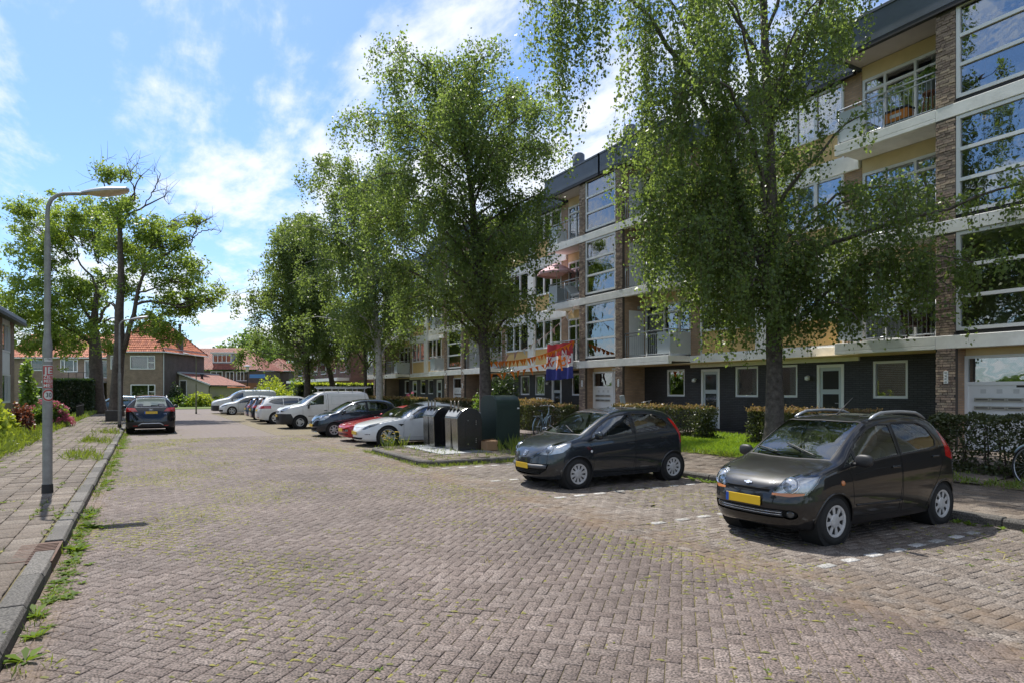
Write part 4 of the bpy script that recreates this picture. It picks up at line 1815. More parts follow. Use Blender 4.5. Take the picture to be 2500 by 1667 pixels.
    def door(self, poly, name='door'):
        """Cut a side door out of the body as a part of its own, gap drawn round it."""
        res = {}
        for sd in (-1, 1):
            fs = self.cut(poly, 'y', lambda f: f.normal.y * sd > .05 and f.calc_center_median().y * sd > .2)
            o = self.extract(fs, name, self.mats)
            res[sd] = o
            self.line(poly + [poly[0]], 'y', sd=sd, parent=o, name='door_gap', step=.08)
        return res

    def interior(self, seats, dash_x, wheel=True, W=None):
        w = (W or float(self.F['wsh'](1.8))) - .08
        for k, (xs, rear) in enumerate(seats):
            spots = ((-w * .5, .50), (w * .5, .50)) if not rear else ((0, w * 1.8),)
            for yy, ww in spots:
                m = MB()
                Mc = Matrix.Translation((xs, yy, .44)) @ Matrix.Rotation(R(-6), 4, 'Y')
                m.mbox(Mc, .50, ww, .16)
                Mb_ = Matrix.Translation((xs + .30, yy, .76)) @ Matrix.Rotation(R(14), 4, 'Y')
                m.mbox(Mb_, .13, ww, .62)
                o = m.build('rear_seat' if rear else 'front_seat', MT['seat'], self.root, bevel=.04, seg=2)
                for hy in ((yy,) if not rear else (-w * .5, w * .5)):
                    Mh = Matrix.Translation((xs + .40, hy, 1.15)) @ Matrix.Rotation(R(14), 4, 'Y')
                    MB().mbox(Mh, .09, .25, .17).build('headrest', MT['seat'], o, bevel=.03)
        zc = float(self.F['zsh'](dash_x))
        m = MB()
        m.prism([(dash_x - .30, -w, zc + .02), (dash_x + .28, -w, zc - .01), (dash_x + .38, -w, zc - .12), (dash_x + .32, -w, zc - .4), (dash_x - .3, -w, zc - .4)], (0, 2 * w, 0))
        m.build('dashboard', MT['dash'], self.root, bevel=.03)
        MB().box(dash_x - .2, self.L - .5, -w, w, .26, .29).build('cabin_floor', MT['seat'], self.root)
        if wheel:
            c = Vector((dash_x + .48, -w * .5, zc - .02))
            Mx = Matrix.Translation(c) @ Matrix.Rotation(R(-65), 4, 'Y')
            pts = [Mx @ Vector((.18 * math.cos(a), .18 * math.sin(a), 0)) for a in np.linspace(0, 2 * math.pi, 25)]
            m = MB().tube(pts, .015, 8, caps=False)
            m.tube([Mx @ Vector((-.17, 0, 0)), Mx @ Vector((.17, 0, 0))], .02, 6)
            m.build('steering_wheel', MT['black_plastic'], self.root, smooth=True)

    def wipers(self, x0, specs):
        for (ya, xa, yb, xb) in specs:
            pts = []
            for t in np.linspace(0, 1, 9):
                p, n = self.on('z', xa + (xb - xa) * t, ya + (yb - ya) * t)
                if p is not None:
                    pts.append(p + n * .018)
            if len(pts) > 2:
                MB().tube(pts, .009, 6).build('wiper', MT['black_plastic'], self.root, smooth=True)

    def finish(self, name='body'):
        bm = self.bm
        me = bpy.data.meshes.new(name)
        bm.to_mesh(me)
        bm.free()
        for m in self.mats:
            me.materials.append(m)
        me.polygons.foreach_set('use_smooth', [True] * len(me.polygons))
        me.set_sharp_from_angle(angle=R(38))
        return link(name, me, self.root)


def bars(car, ya, yb, zs, view, mat, r=.006, off=.0, name='grille_bar', bow=0.0):
    for z in zs:
        car.line([(ya, z + bow), ((ya + yb) / 2, z), (yb, z + bow)], view, r=r, mat=mat, name=name, off=off)


# --- the black hatchback nearest the camera -----------------------------------
#        x    zt    zr    wr    zsh   wsh    zb
spark = dict(rows=[
    (0.00, .60, .585, .50, .53, .66, .24),
    (0.06, .70, .675, .52, .61, .67, .21),
    (0.16, .775, .745, .55, .69, .675, .19),
    (0.32, .85, .815, .575, .765, .685, .17),
    (0.50, .91, .875, .59, .82, .695, .17),
    (0.66, .955, .915, .60, .86, .70, .17),
    (0.76, .995, .945, .605, .875, .705, .17),
    (1.04, 1.175, 1.115, .59, .90, .71, .17),
    (1.34, 1.355, 1.29, .56, .925, .715, .17),
    (1.54, 1.435, 1.375, .545, .94, .715, .17),
    (1.85, 1.482, 1.418, .54, .96, .715, .17),
    (2.30, 1.497, 1.43, .535, .985, .715, .17),
    (2.80, 1.475, 1.405, .525, 1.01, .71, .18),
    (3.10, 1.425, 1.355, .515, 1.025, .70, .19),
    (3.22, 1.35, 1.29, .51, 1.025, .695, .20),
    (3.36, 1.08, 1.04, .53, .93, .69, .22),
    (3.45, .86, .84, .55, .78, .68, .24),
    (3.495, .60, .585, .55, .54, .67, .27)],
    lf=.55, lr=.30, pf=2.7, pr=3.6, nose=[(.15, .05), (.30, .0), (.5, -.01), (.6, .01), (.75, .0), (1.6, 0)], bulge=.032)

PARK = 'cars parked nose to kerb in front of the flats'
c = Car('parked_car', 'black five door hatchback with silver roof rails, nearest car at the right', PARK, (6.26, 5.22, 0), 0, spark)
c.mats = [M_paint('black_paint', (.005, .005, .0058), .0, .4), MT['black_plastic']]
pt = c.mats[0]
c.wheels(.69, 3.035, .279, .188, 'cap', tw=.165, nsp=8)
qg = c.side_window([(.86, .12), (1.08, .08), (1.08, .64)], name='quarter_glass', trim=.015)
fw_ = c.side_window([(1.13, .05), (1.98, .06), (1.97, .85), (1.80, .885), (1.56, .885), (1.30, .85), (1.13, .72)], name='front_window')
rw_ = c.side_window([(2.07, .06), (2.70, .08), (2.88, .14), (2.93, .32), (2.85, .70), (2.70, .86), (2.45, .885), (2.06, .885)], name='rear_window')
c.windscreen(.80, 1.50, .045, .045, bow=.10)
c.windscreen(3.32, 3.17, .06, .06, name='rear_screen', bow=-.02)
hl = [(.27, .60), (.33, .69), (.43, .775), (.58, .825), (.82, .83), (.76, .73), (.64, .605), (.45, .585)]


def corner_sel(sd, xm=.95):
    return lambda f: f.calc_center_median().x < xm and f.calc_center_median().y * sd > .05 and f.normal.x < .2


def corner_lamp(c, hl, sd, yl, zl, r=.1, indicator=None, xm=.95):
    ax = 'c+' if sd > 0 else 'c-'
    if indicator:
        io = c.lamp(indicator, ax, corner_sel(sd, xm), 'indicator', 'amber', glass=False)
    h_ = c.lamp(hl, ax, corner_sel(sd, xm), 'headlight', 'lamp_in', depth=.035)
    if indicator and io:
        io.parent = h_
    p, n = c.on('x', yl * sd, zl)
    n = (n + Vector((-.8, 0, .1))).normalized()
    MB().lathe([(r, -.01), (r * .96, .012), (r * .7, .024), (0, .030)], 20, c.frame_at(p - n * .03, n)).build('bulb_lens', MT['lens'], h_, smooth=True)
    MB().lathe([(r * 1.02, -.02), (r * 1.12, .016), (r * 1.16, -.01)], 20, c.frame_at(p - n * .03, n), caps=False).build('lens_ring', MT['chrome'], h_, smooth=True)
    return h_


for sd in (1, -1):
    h_ = corner_lamp(c, hl, sd, .50, .715, .088, [(.27, .588), (.275, .612), (.45, .620), (.62, .625), (.60, .60), (.45, .578)])
    p, n = c.on('y', .80, .715, sd)
    MB().lathe([(.034, 0), (.03, .012), (0, .018)], 12, c.frame_at(p, n)).build('side_repeater', MT['amber'], c.root, smooth=True)
    # fog lamp recess
    fs = c.cut([(sd * .52 + .075 * math.cos(w), .375 + .055 * math.sin(w)) for w in np.linspace(0, 6.283, 16, endpoint=False)], 'x', c.front_sel(.7))
    c.extract(fs, 'fog_lamp_recess', MT['well'], off=-.05)
    p, n = c.on('x', .53 * sd, .372)
    MB().lathe([(.043, -.05), (.043, -.028), (.03, -.018), (0, -.015)], 16, c.frame_at(p, n)).build('fog_lamp', MT['lamp_dark'], c.root, smooth=True, auto=30)
g_ = c.cut([(-.46, .33), (.46, .33), (.49, .43), (-.49, .43)], 'x', c.front_sel(.6))
gr = c.extract(g_, 'grille', MT['well'], off=-.035)
bars(c, -.46, .46, (.355, .382, .408), 'x', 'black_plastic', r=.007, off=-.008)
bars(c, -.45, .45, (.368, .395), 'x', 'chrome', r=.0035, off=-.006)
u_ = c.cut([(-.30, .615), (.30, .615), (.31, .645), (-.31, .645)], 'x', c.front_sel(.6))
c.extract(u_, 'upper_slot', MT['well'], off=-.01)
c.plate('x', .505, 0.02)
p, n = c.on('x', 0, .695)
fr = c.frame_at(p + n * .004, n)
bt = MB()
pts = [(-.058, -.006), (-.022, -.010), (-.026, -.022), (.018, -.022), (.022, -.010), (.058, -.006), (.05, .010), (.018, .010), (.022, .022), (-.020, .022), (-.024, .010), (-.064, .010)]
bt.prism([fr @ Vector((a, b, 0)) for a, b in pts], n * .006)
bt.build('bow_tie_badge', MT['badge'], c.root)
c.line([(-.60, .865), (-.45, .72), (-.30, .645), (.30, .645), (.45, .72), (.60, .865)], 'x', name='bonnet_gap')
c.line([(.30, -.56), (.50, -.61), (.70, -.615)], 'z', name='bonnet_gap')
c.line([(.30, .56), (.50, .61), (.70, .615)], 'z', name='bonnet_gap')
fd = c.door([(1.02, .30), (1.97, .28), (2.01, .60), (2.025, 1.0), (2.02, 1.36), (1.75, 1.365), (1.50, 1.31), (1.20, 1.15), (1.00, 1.0), (.95, .86), (.99, .72)])
rd = c.door([(2.035, .28), (2.62, .285), (2.72, .45), (2.90, .66), (3.0, .85), (3.01, 1.12), (2.90, 1.31), (2.68, 1.365), (2.04, 1.37), (2.04, 1.0)])
c.handle(1.88, .845, pt, fd)
c.handle(2.82, .93, pt, rd)
for sd in (1, -1):
    c.line([(1.06, .44), (1.6, .425), (2.0, .42)], 'y', r=.012, sd=sd, mat='black_plastic', name='rub_strip', parent=fd[sd], off=.002)
    c.line([(1.05, .80), (1.4, .835), (2.0, .865)], 'y', r=.006, sd=sd, mat='seam', name='crease', parent=fd[sd], off=-.003)
    m = MB()
    rail = []
    for x in np.linspace(1.66, 3.0, 12):
        t = (x - 1.66) / 1.34
        rail.append((x, sd * (float(c.F['wr'](x)) - .015), float(c.F['zr'](x)) + .035 + .055 * min(1, 6 * t, 6 * (1 - t))))
    m.tube(rail, [.012] + [.02] * 10 + [.012], 8).build('roof_rail', MT['steel'], c.root, smooth=True)
    tl = c.lamp([(3.10, .92), (3.28, .86), (3.36, 1.0), (3.24, 1.28), (3.14, 1.26)], 'y', lambda f: f.normal.y * sd > .05 and f.calc_center_median().x > 3.0, 'tail_lamp', 'red_lamp', glass=False)
c.mirror(1.05, .92, MT['black_plastic'])
c.wipers(0, [(-.40, .78, .12, .95), (.12, .78, .52, .90)])
MB().tube([(1.78, 0, 1.455), (2.0, 0, 1.60), (2.18, .01, 1.70)], [.009, .005, .003], 6).build('aerial', MT['black_plastic'], c.root, smooth=True)
c.interior([(1.55, 0), (2.45, 1)], 1.0)
c.finish()

# --- the grey small hatchback ---------------------------------------------------
p107 = dict(rows=[
    (0.00, .56, .55, .48, .50, .66, .22),
    (0.05, .66, .64, .52, .58, .70, .19),
    (0.14, .75, .72, .56, .67, .725, .17),
    (0.30, .845, .81, .60, .765, .745, .16),
    (0.52, .925, .885, .63, .84, .755, .16),
    (0.72, .975, .935, .645, .875, .765, .16),
    (0.82, 1.01, .965, .65, .885, .77, .16),
    (1.08, 1.155, 1.095, .635, .90, .775, .16),
    (1.38, 1.315, 1.25, .61, .92, .78, .16),
    (1.62, 1.405, 1.34, .59, .935, .78, .16),
    (1.95, 1.458, 1.39, .58, .955, .78, .16),
    (2.40, 1.470, 1.40, .57, .98, .775, .16),
    (2.85, 1.435, 1.365, .56, 1.0, .77, .17),
    (3.10, 1.375, 1.305, .555, 1.01, .765, .18),
    (3.20, 1.29, 1.23, .555, 1.0, .76, .19),
    (3.32, 1.04, 1.0, .56, .90, .745, .21),
    (3.39, .82, .80, .56, .74, .73, .23),
    (3.43, .56, .55, .56, .52, .72, .26)],
    lf=.62, lr=.32, pf=2.5, pr=3.4, bulge=.035, nose=[(.15, .06), (.28, .0), (.42, -.015), (.55, .0), (.75, .01), (1.6, 0)])
c = Car('parked_car', 'dark grey five door small hatchback with upright red rear lamp, beside the lawn', PARK, (6.16, 10.22, 0), 0, p107)
c.mats = [M_paint('slate_grey_paint', (.030, .036, .044), .55, .25), MT['black_plastic']]
pt = c.mats[0]
c.wheels(.70, 3.04, .278, .188, 'cap', tw=.165, nsp=10)
c.side_window([(1.00, .10), (1.98, .06), (1.98, .86), (1.78, .885), (1.50, .875), (1.25, .80), (1.06, .52)], name='front_window')
c.side_window([(2.09, .06), (2.62, .09), (2.86, .20), (2.92, .42), (2.82, .74), (2.58, .86), (2.08, .885)], name='rear_window')
c.windscreen(.85, 1.56, .045, .045, bow=.10)
c.windscreen(3.27, 3.12, .07, .07, name='rear_screen', bow=-.02)
hl = [(.28, .635), (.42, .725), (.58, .815), (.76, .87), (.93, .87), (.92, .78), (.80, .68), (.55, .635)]
for sd in (1, -1):
    h_ = corner_lamp(c, hl, sd, .53, .735, .08, None, 1.0)
    tl = c.lamp([(3.02, 1.255), (3.12, 1.20), (3.24, 1.0), (3.33, .86), (3.30, .74), (3.22, .76), (3.18, .92), (3.10, 1.06)], 'y', lambda f: f.normal.y * sd > .03 and f.calc_center_median().x > 2.9, 'tail_lamp', 'red_lamp', glass=False)
    p, n = c.on('y', .98, .68, sd)
    MB().lathe([(.026, 0), (.022, .01), (0, .016)], 12, c.frame_at(p, n)).build('side_repeater', MT['lamp_in'], c.root, smooth=True)
g_ = c.cut([(-.42, .27), (-.2, .245), (.2, .245), (.42, .27), (.56, .36), (.60, .47), (-.60, .47), (-.56, .36)], 'x', c.front_sel(.7))
gr = c.extract(g_, 'grille', MT['well'], off=-.04)
bars(c, -.40, .40, (.28, .31, .34), 'x', 'black_plastic', r=.006, off=-.015)
c.line([(-.56, .418), (-.3, .412), (.3, .412), (.56, .418)], 'x', r=.042, mat='bumper_bar', name='bumper_bar', off=-.012, n=8)
c.plate('x', .415, 0.0, nl=False, w=.42, h=.10, off=.036)
p, n = c.on('x', 0, .635)
fr = c.frame_at(p + n * .003, n)
sh = MB().prism([fr @ Vector(q) for q in ((-.062, .055, 0), (-.05, -.04, 0), (0, -.06, 0), (.05, -.04, 0), (.062, .055, 0))], n * .008).build('badge_shield', MT['chrome'], c.root)
MB().prism([fr @ Vector((a, b, .008)) for a, b in ((-.05, .045), (-.04, -.034), (0, -.049), (.04, -.034), (.05, .045))], n * .002).build('badge_field', MT['well'], sh)
lion = MB()
for pts in ([(-.012, .036), (.012, .036), (.018, .018), (.008, .006), (-.014, .014)], [(-.010, .010), (.012, .008), (.010, -.020), (-.008, -.018)],
            [(.010, .010), (.030, .020), (.030, .012), (.012, .0)], [(.008, -.016), (.028, -.034), (.018, -.036), (.0, -.020)], [(-.006, -.016), (-.020, -.036), (-.010, -.036), (.004, -.018)], [(-.010, .002), (-.030, .016), (-.028, .006), (-.010, -.008)]):
    lion.prism([fr @ Vector((a, b, .0105)) for a, b in pts], n * .002)
lo = lion.build('rampant_lion', MT['badge'], sh)
lo['kind'] = 'stuff'
c.line([(-.66, .86), (-.52, .80), (-.36, .66), (-.20, .575), (.20, .575), (.36, .66), (.52, .80), (.66, .86)], 'x', name='bonnet_gap')
c.line([(.60, -.66), (.86, -.66)], 'z', name='bonnet_gap')
fd = c.door([(1.04, .28), (1.98, .26), (2.02, .55), (2.035, 1.0), (2.03, 1.335), (1.75, 1.335), (1.50, 1.26), (1.20, 1.11), (.98, .975), (.93, .86), (1.02, .70)])
rd = c.door([(2.045, .26), (2.60, .265), (2.70, .42), (2.86, .62), (2.97, .85), (2.97, 1.10), (2.86, 1.28), (2.60, 1.34), (2.05, 1.345), (2.05, 1.0)])
c.handle(1.90, .80, pt, fd)
c.handle(2.76, .88, pt, rd)
for sd in (1, -1):
    c.line([(1.05, .30), (1.6, .275), (2.6, .275)], 'y', r=.014, sd=sd, mat='seam', name='sill_line', off=-.008)
c.mirror(1.08, .92, pt)
c.wipers(0, [(-.42, .83, .05, 1.0), (.10, .83, .52, .97)])
MB().tube([(1.92, 0, 1.43), (2.02, 0, 1.475)], [.012, .006], 6).build('aerial', MT['black_plastic'], c.root, smooth=True)
c.interior([(1.62, 0), (2.48, 1)], 1.04)
c.finish()

# --- the other cars of the row: same builder, fewer cells with distance ---------
def rows_scaled(rows, sx=1, sy=1, sz=1):
    return [(a * sx, b * sz, c_ * sz, d * sy, e * sz, f * sy, g * sz) for a, b, c_, d, e, f, g in rows]


# white electric saloon
saloon = dict(rows=[
    (0.00, .53, .52, .52, .46, .76, .19), (.06, .62, .605, .58, .55, .79, .17), (.18, .70, .68, .63, .64, .82, .16), (.45, .775, .745, .67, .715, .85, .16),
    (.90, .865, .825, .70, .80, .875, .16), (1.22, .925, .88, .71, .845, .885, .16), (1.34, .955, .905, .71, .86, .888, .16), (1.75, 1.19, 1.12, .67, .885, .89, .16),
    (2.15, 1.37, 1.29, .62, .91, .89, .16), (2.55, 1.437, 1.35, .60, .93, .89, .16), (2.95, 1.43, 1.335, .59, .95, .89, .16), (3.4, 1.35, 1.25, .59, .97, .885, .17),
    (3.85, 1.21, 1.13, .60, .985, .875, .18), (4.25, 1.08, 1.03, .62, .985, .86, .2), (4.5, 1.05, 1.01, .64, .97, .84, .22), (4.62, .90, .88, .65, .84, .82, .25), (4.69, .62, .61, .62, .56, .80, .28)],
    lf=.75, lr=.4, pf=2.4, pr=3, bulge=.028, nose=[(.15, .08), (.25, .0), (.45, -.01), (.6, .02), (.7, 0), (1.6, 0)])
c = Car('parked_car', 'white saloon with dark glass roof and silver ten spoke wheels, behind the steel waste containers', PARK, (5.92, 20.55, 0), 0, saloon)
c.mats = [M_paint('pearl_white_paint', (.66, .67, .69), 0, .3), MT['black_plastic']]
c.wheels(.84, 3.715, .335, .245, 'alloy', tw=.22, nsp=10, mat='alloy')
c.side_window([(1.62, .10), (2.55, .07), (2.56, .86), (2.25, .87), (1.95, .80), (1.72, .55)], name='front_window')
c.side_window([(2.66, .07), (3.45, .08), (3.72, .22), (3.55, .62), (3.2, .84), (2.67, .86)], name='rear_window')
c.windscreen(1.34, 2.18, .05, .05, bow=.14)
c.windscreen(4.10, 2.85, .08, .06, name='glass_roof', mat='cardark', bow=-.03)
hl = [(.42, .56), (.50, .63), (.70, .715), (.98, .775), (1.0, .745), (.86, .68), (.66, .61), (.52, .555)]
for sd in (1, -1):
    h_ = c.lamp(hl, 'c+' if sd > 0 else 'c-', corner_sel(sd, 1.1), 'headlight', 'lamp_in', back='lamp_dark', depth=.012)
    c.line([(.60 * sd, .405), (.74 * sd, .41)], 'x', r=.020, mat='well', name='fog_slot', off=-.012)
    p, n = c.on('y', 1.27, .70, sd)
    fr = c.frame_at(p + n * .002, n)
    MB().prism([fr @ Vector((a * sd, b, 0)) for a, b in ((-.10, .03), (.10, .03), (.06, .0), (.0, -.04))], n * .008).build('repeater_trim', MT['well'], c.root)
g_ = c.cut([(-.45, .235), (.45, .235), (.52, .30), (-.52, .30)], 'x', c.front_sel(.5))
c.extract(g_, 'lower_intake', MT['well'], off=-.03)
c.plate('x', .435, .0, nl=False)
c.line([(-.72, .74), (-.55, .66), (-.3, .615), (.3, .615), (.55, .66), (.72, .74)], 'x', name='bonnet_gap')
fd = c.door([(1.36, .30), (2.52, .28), (2.60, .6), (2.62, 1.0), (2.61, 1.27), (2.2, 1.24), (1.8, 1.08), (1.50, .92), (1.36, .80)])
rd = c.door([(2.63, .28), (3.25, .30), (3.4, .55), (3.62, .75), (3.7, .98), (3.5, 1.16), (3.2, 1.25), (2.64, 1.28), (2.64, 1.0)])
c.handle(2.40, .78, c.mats[0], fd)
c.mirror(1.62, .90, c.mats[0])
c.interior([(2.15, 0), (3.0, 1)], 1.52, W=.86)
c.finish()

# red low coupe
coupe = dict(rows=[
    (0.00, .50, .49, .50, .44, .72, .20), (.05, .56, .55, .56, .50, .75, .17), (.2, .615, .60, .62, .575, .79, .15), (.6, .70, .675, .66, .655, .82, .15),
    (1.1, .785, .75, .68, .735, .835, .15), (1.42, .84, .80, .685, .78, .84, .15), (1.55, .875, .83, .68, .80, .84, .15), (1.9, 1.06, 1.0, .64, .82, .84, .15),
    (2.2, 1.20, 1.13, .58, .84, .84, .15), (2.5, 1.265, 1.19, .56, .86, .845, .15), (2.9, 1.255, 1.17, .56, .88, .85, .15), (3.4, 1.13, 1.05, .57, .89, .85, .16),
    (3.85, .965, .93, .58, .885, .83, .18), (4.1, .86, .85, .6, .80, .80, .22), (4.2, .60, .59, .58, .54, .76, .25)],
    lf=.5, lr=.4, pf=3.2, pr=3, bulge=.03)
c = Car('parked_car', 'red low nosed coupe squeezed between the white saloon and a dark hatchback', PARK, (6.05, 22.75, 0), 0, coupe, 1)
c.mats = [M_paint('red_paint', (.40, .012, .016), 0, .3), MT['black_plastic']]
c.wheels(.87, 3.27, .305, .20, 'alloy', tw=.21, nsp=5, mat='alloy')
c.side_window([(1.85, .10), (2.75, .07), (2.75, .86), (2.35, .86), (2.05, .72)], name='side_window')
c.windscreen(1.55, 2.2, .05, .05, bow=.1)
for sd in (1, -1):
    c.lamp([(sd * .34, .375), (sd * .62, .375), (sd * .62, .455), (sd * .34, .455)], 'x', c.front_sel(.5), 'bumper_lamp', 'lamp_in')
    c.line([(.22, sd * .34), (.22, sd * .62), (.46, sd * .62), (.46, sd * .34), (.22, sd * .34)], 'z', name='popup_lamp_gap')
g_ = c.cut([(-.6, .24), (.6, .24), (.6, .31), (-.6, .31)], 'x', c.front_sel(.5))
c.extract(g_, 'lower_intake', MT['well'], off=-.03)
bars(c, -.58, .58, (.262, .288), 'x', 'red_lamp', r=.006)
c.plate('x', .41, 0, nl=False)
c.door([(1.55, .28), (2.7, .27), (2.80, .6), (2.82, 1.1), (2.4, 1.13), (2.0, .98), (1.6, .80)])
c.mirror(1.85, .82, c.mats[0])
c.interior([(2.2, 0)], 1.75, W=.80)
c.finish()

# dark blue-grey city car
c = Car('parked_car', 'dark blue grey small hatchback between the red coupe and the white van', PARK, (5.72, 25.85, 0), 0, p107, 1)
c.mats = [M_paint('blue_grey_paint', (.020, .028, .045), .5, .25), MT['black_plastic']]
c.wheels(.70, 3.04, .278, .188, 'cap', tw=.165, nsp=7)
c.side_window([(1.00, .10), (1.98, .06), (1.98, .86), (1.78, .885), (1.50, .875), (1.25, .80), (1.06, .52)], name='front_window')
c.side_window([(2.09, .06), (2.62, .09), (2.86, .20), (2.92, .42), (2.82, .74), (2.58, .86), (2.08, .885)], name='rear_window')
c.windscreen(.85, 1.56, .045, .045, bow=.10)
for sd in (1, -1):
    corner_lamp(c, [(.34, .655), (.48, .75), (.70, .845), (.93, .87), (.88, .77), (.74, .67), (.55, .64)], sd, .52, .74, .075, None, 1.0)
g_ = c.cut([(-.42, .24), (.42, .24), (.5, .36), (-.5, .36)], 'x', c.front_sel(.5))
c.extract(g_, 'lower_intake', MT['well'], off=-.03)
g_ = c.cut([(-.24, .56), (.24, .56), (.26, .60), (-.26, .60)], 'x', c.front_sel(.5))
c.extract(g_, 'upper_slot', MT['well'], off=-.012)
c.plate('x', .445, 0, nl=False)
c.line([(-.40, .20), (.40, .20)], 'x', r=.025, mat='panel_grey', name='bumper_lip', off=.0)
fd = c.door([(1.04, .28), (1.98, .26), (2.02, .55), (2.035, 1.0), (2.03, 1.335), (1.75, 1.335), (1.50, 1.26), (1.20, 1.11), (.98, .975), (.93, .86), (1.02, .70)])
c.mirror(1.08, .92, c.mats[0])
c.interior([(1.62, 0), (2.48, 1)], 1.04)
c.finish()

# white panel van with ladder rack
van = dict(rows=[
    (0.00, .74, .73, .56, .64, .72, .24), (.05, .88, .86, .60, .74, .76, .22), (.15, .97, .945, .63, .85, .80, .20), (.45, 1.07, 1.035, .66, .97, .835, .20),
    (.85, 1.165, 1.12, .685, 1.05, .855, .2), (1.0, 1.215, 1.16, .69, 1.08, .86, .2), (1.35, 1.45, 1.37, .68, 1.11, .865, .2), (1.7, 1.665, 1.56, .665, 1.13, .868, .2),
    (1.95, 1.755, 1.65, .66, 1.14, .87, .2), (2.4, 1.80, 1.70, .665, 1.15, .872, .2), (3.4, 1.805, 1.705, .67, 1.16, .872, .2), (4.0, 1.79, 1.69, .67, 1.16, .87, .21),
    (4.2, 1.74, 1.65, .66, 1.15, .865, .22), (4.32, 1.5, 1.45, .68, 1.1, .86, .24), (4.38, .9, .88, .7, .8, .85, .28)],
    lf=.6, lr=.16, pf=2.8, pr=4, bulge=.03)
c = Car('parked_van', 'white panel van with black bumper and a ladder on its roof rack', PARK, (5.45, 32.05, 0), 0, van, 2, cat='van')
c.mats = [M_paint('white_van_paint', (.70, .70, .70), 0, .35), MT['black_plastic']]
c.wheels(.92, 3.65, .315, .19, 'steel', tw=.19, nsp=3, mat='hubcap', well='black_plastic')
c.side_window([(1.22, .10), (2.02, .08), (2.06, .84), (1.92, .88), (1.68, .86), (1.40, .62)], name='cab_window')
c.windscreen(1.0, 1.78, .05, .06, bow=.12)
hl = [(.36, .83), (.46, .92), (.62, .99), (.88, 1.06), (.90, .98), (.72, .86), (.56, .80)]
for sd in (1, -1):
    corner_lamp(c, hl, sd, .56, .87, .075, None, 1.0)
    # black bumper corner and waist strip
    c.paint(c.cut([(-.2, .2), (.60, .2), (.62, .5), (.50, .72), (-.2, .72)], 'y', lambda f: f.calc_center_median().y * sd > .0 and f.calc_center_median().x < .8), 1)
    c.line([(1.30, .60), (2.2, .60), (3.3, .58)], 'y', r=.055, sd=sd, mat='black_plastic', name='waist_strip', off=-.045)
    c.line([(2.25, 1.66), (2.25, .35), (4.1, .35), (4.1, 1.66)], 'y', sd=sd, name='panel_line', r=.006)
    c.line([(2.42, 1.15), (2.42, 1.55), (3.9, 1.55), (3.9, 1.15), (2.42, 1.15)], 'y', sd=sd, name='panel_line', r=.006, mat='panel_grey')
    c.line([(2.05, .86), (2.2, .86)], 'y', sd=sd, r=.018, mat='black_plastic', name='door_handle')
g_ = c.cut([(-.40, .40), (.40, .40), (.44, .56), (-.44, .56)], 'x', c.front_sel(.4))
c.extract(g_, 'lower_intake', MT['well'], off=-.03)
g_ = c.cut([(-.36, .77), (.36, .77), (.40, .86), (-.40, .86)], 'x', c.front_sel(.4))
c.extract(g_, 'grille', MT['well'], off=-.02)
bars(c, -.34, .34, (.80, .83), 'x', 'chrome', r=.010)
c.plate('x', .615, 0, nl=False)
fd = c.door([(1.06, .36), (2.10, .33), (2.17, .6), (2.18, 1.2), (2.14, 1.62), (1.9, 1.63), (1.6, 1.48), (1.2, 1.20), (1.04, 1.05)])
c.mirror(1.30, 1.02, MT['black_plastic'], .09, .10, .12)
c.interior([(1.95, 0)], 1.2, W=.84)
m = MB()
for sd in (1, -1):
    m.tube([(2.0, sd * .62, 1.93), (4.2, sd * .62, 1.93)], .018, 6)
    for x in (2.1, 2.8, 3.5, 4.1):
        m.tube([(x, sd * .66, 1.70), (x, sd * .62, 1.93)], .014, 6)
for x in (2.1, 2.8, 3.5, 4.1):
    m.tube([(x, -.62, 1.93), (x, .62, 1.93)], .016, 6)
m.tube([(4.2, -.62, 1.93), (4.32, -.6, 2.0), (4.32, .6, 2.0), (4.2, .62, 1.93)], .016, 6)
m.build('roof_rack', MT['steel'], c.root)
c.finish()
la = empty('ladder', (5.45 + 1.75, 32.0, 1.955), 0, 'aluminium ladder lying on the roof rack of the white van', 'ladder')
for yy in (-.42, -.10):
    MB().box(0, 2.75, yy - .014, yy + .014, 0, .07).build('ladder_rail', MT['steel'], la)
for k in range(9):
    MB().tube([(.15 + k * .3, -.41, .035), (.15 + k * .3, -.11, .035)], .014, 6).build('rung', MT['steel'], la)

# estates and crossovers seen from the tail
wagon = dict(rows=[
    (0.00, .62, .61, .5, .54, .72, .22), (.06, .74, .72, .56, .65, .76, .2), (.2, .84, .81, .6, .75, .80, .19), (.6, .94, .90, .66, .86, .83, .18),
    (1.05, 1.02, .97, .69, .92, .845, .18), (1.2, 1.06, 1.0, .69, .94, .85, .18), (1.6, 1.29, 1.22, .65, .96, .85, .18), (1.95, 1.45, 1.37, .61, .98, .85, .18),
    (2.3, 1.525, 1.44, .60, 1.0, .85, .18), (2.8, 1.54, 1.45, .595, 1.02, .85, .18), (3.4, 1.52, 1.43, .59, 1.05, .85, .19), (3.9, 1.475, 1.385, .58, 1.07, .84, .2),
    (4.08, 1.42, 1.34, .57, 1.06, .835, .21), (4.24, 1.12, 1.08, .60, .98, .83, .23), (4.36, .92, .90, .63, .86, .82, .25), (4.42, .62, .61, .64, .56, .80, .29)],
    lf=.7, lr=.34, pf=2.6, pr=3.6, bulge=.03, tail=[(.2, .0), (.5, .03), (.75, .02), (1.0, -.02), (1.6, -.02)])


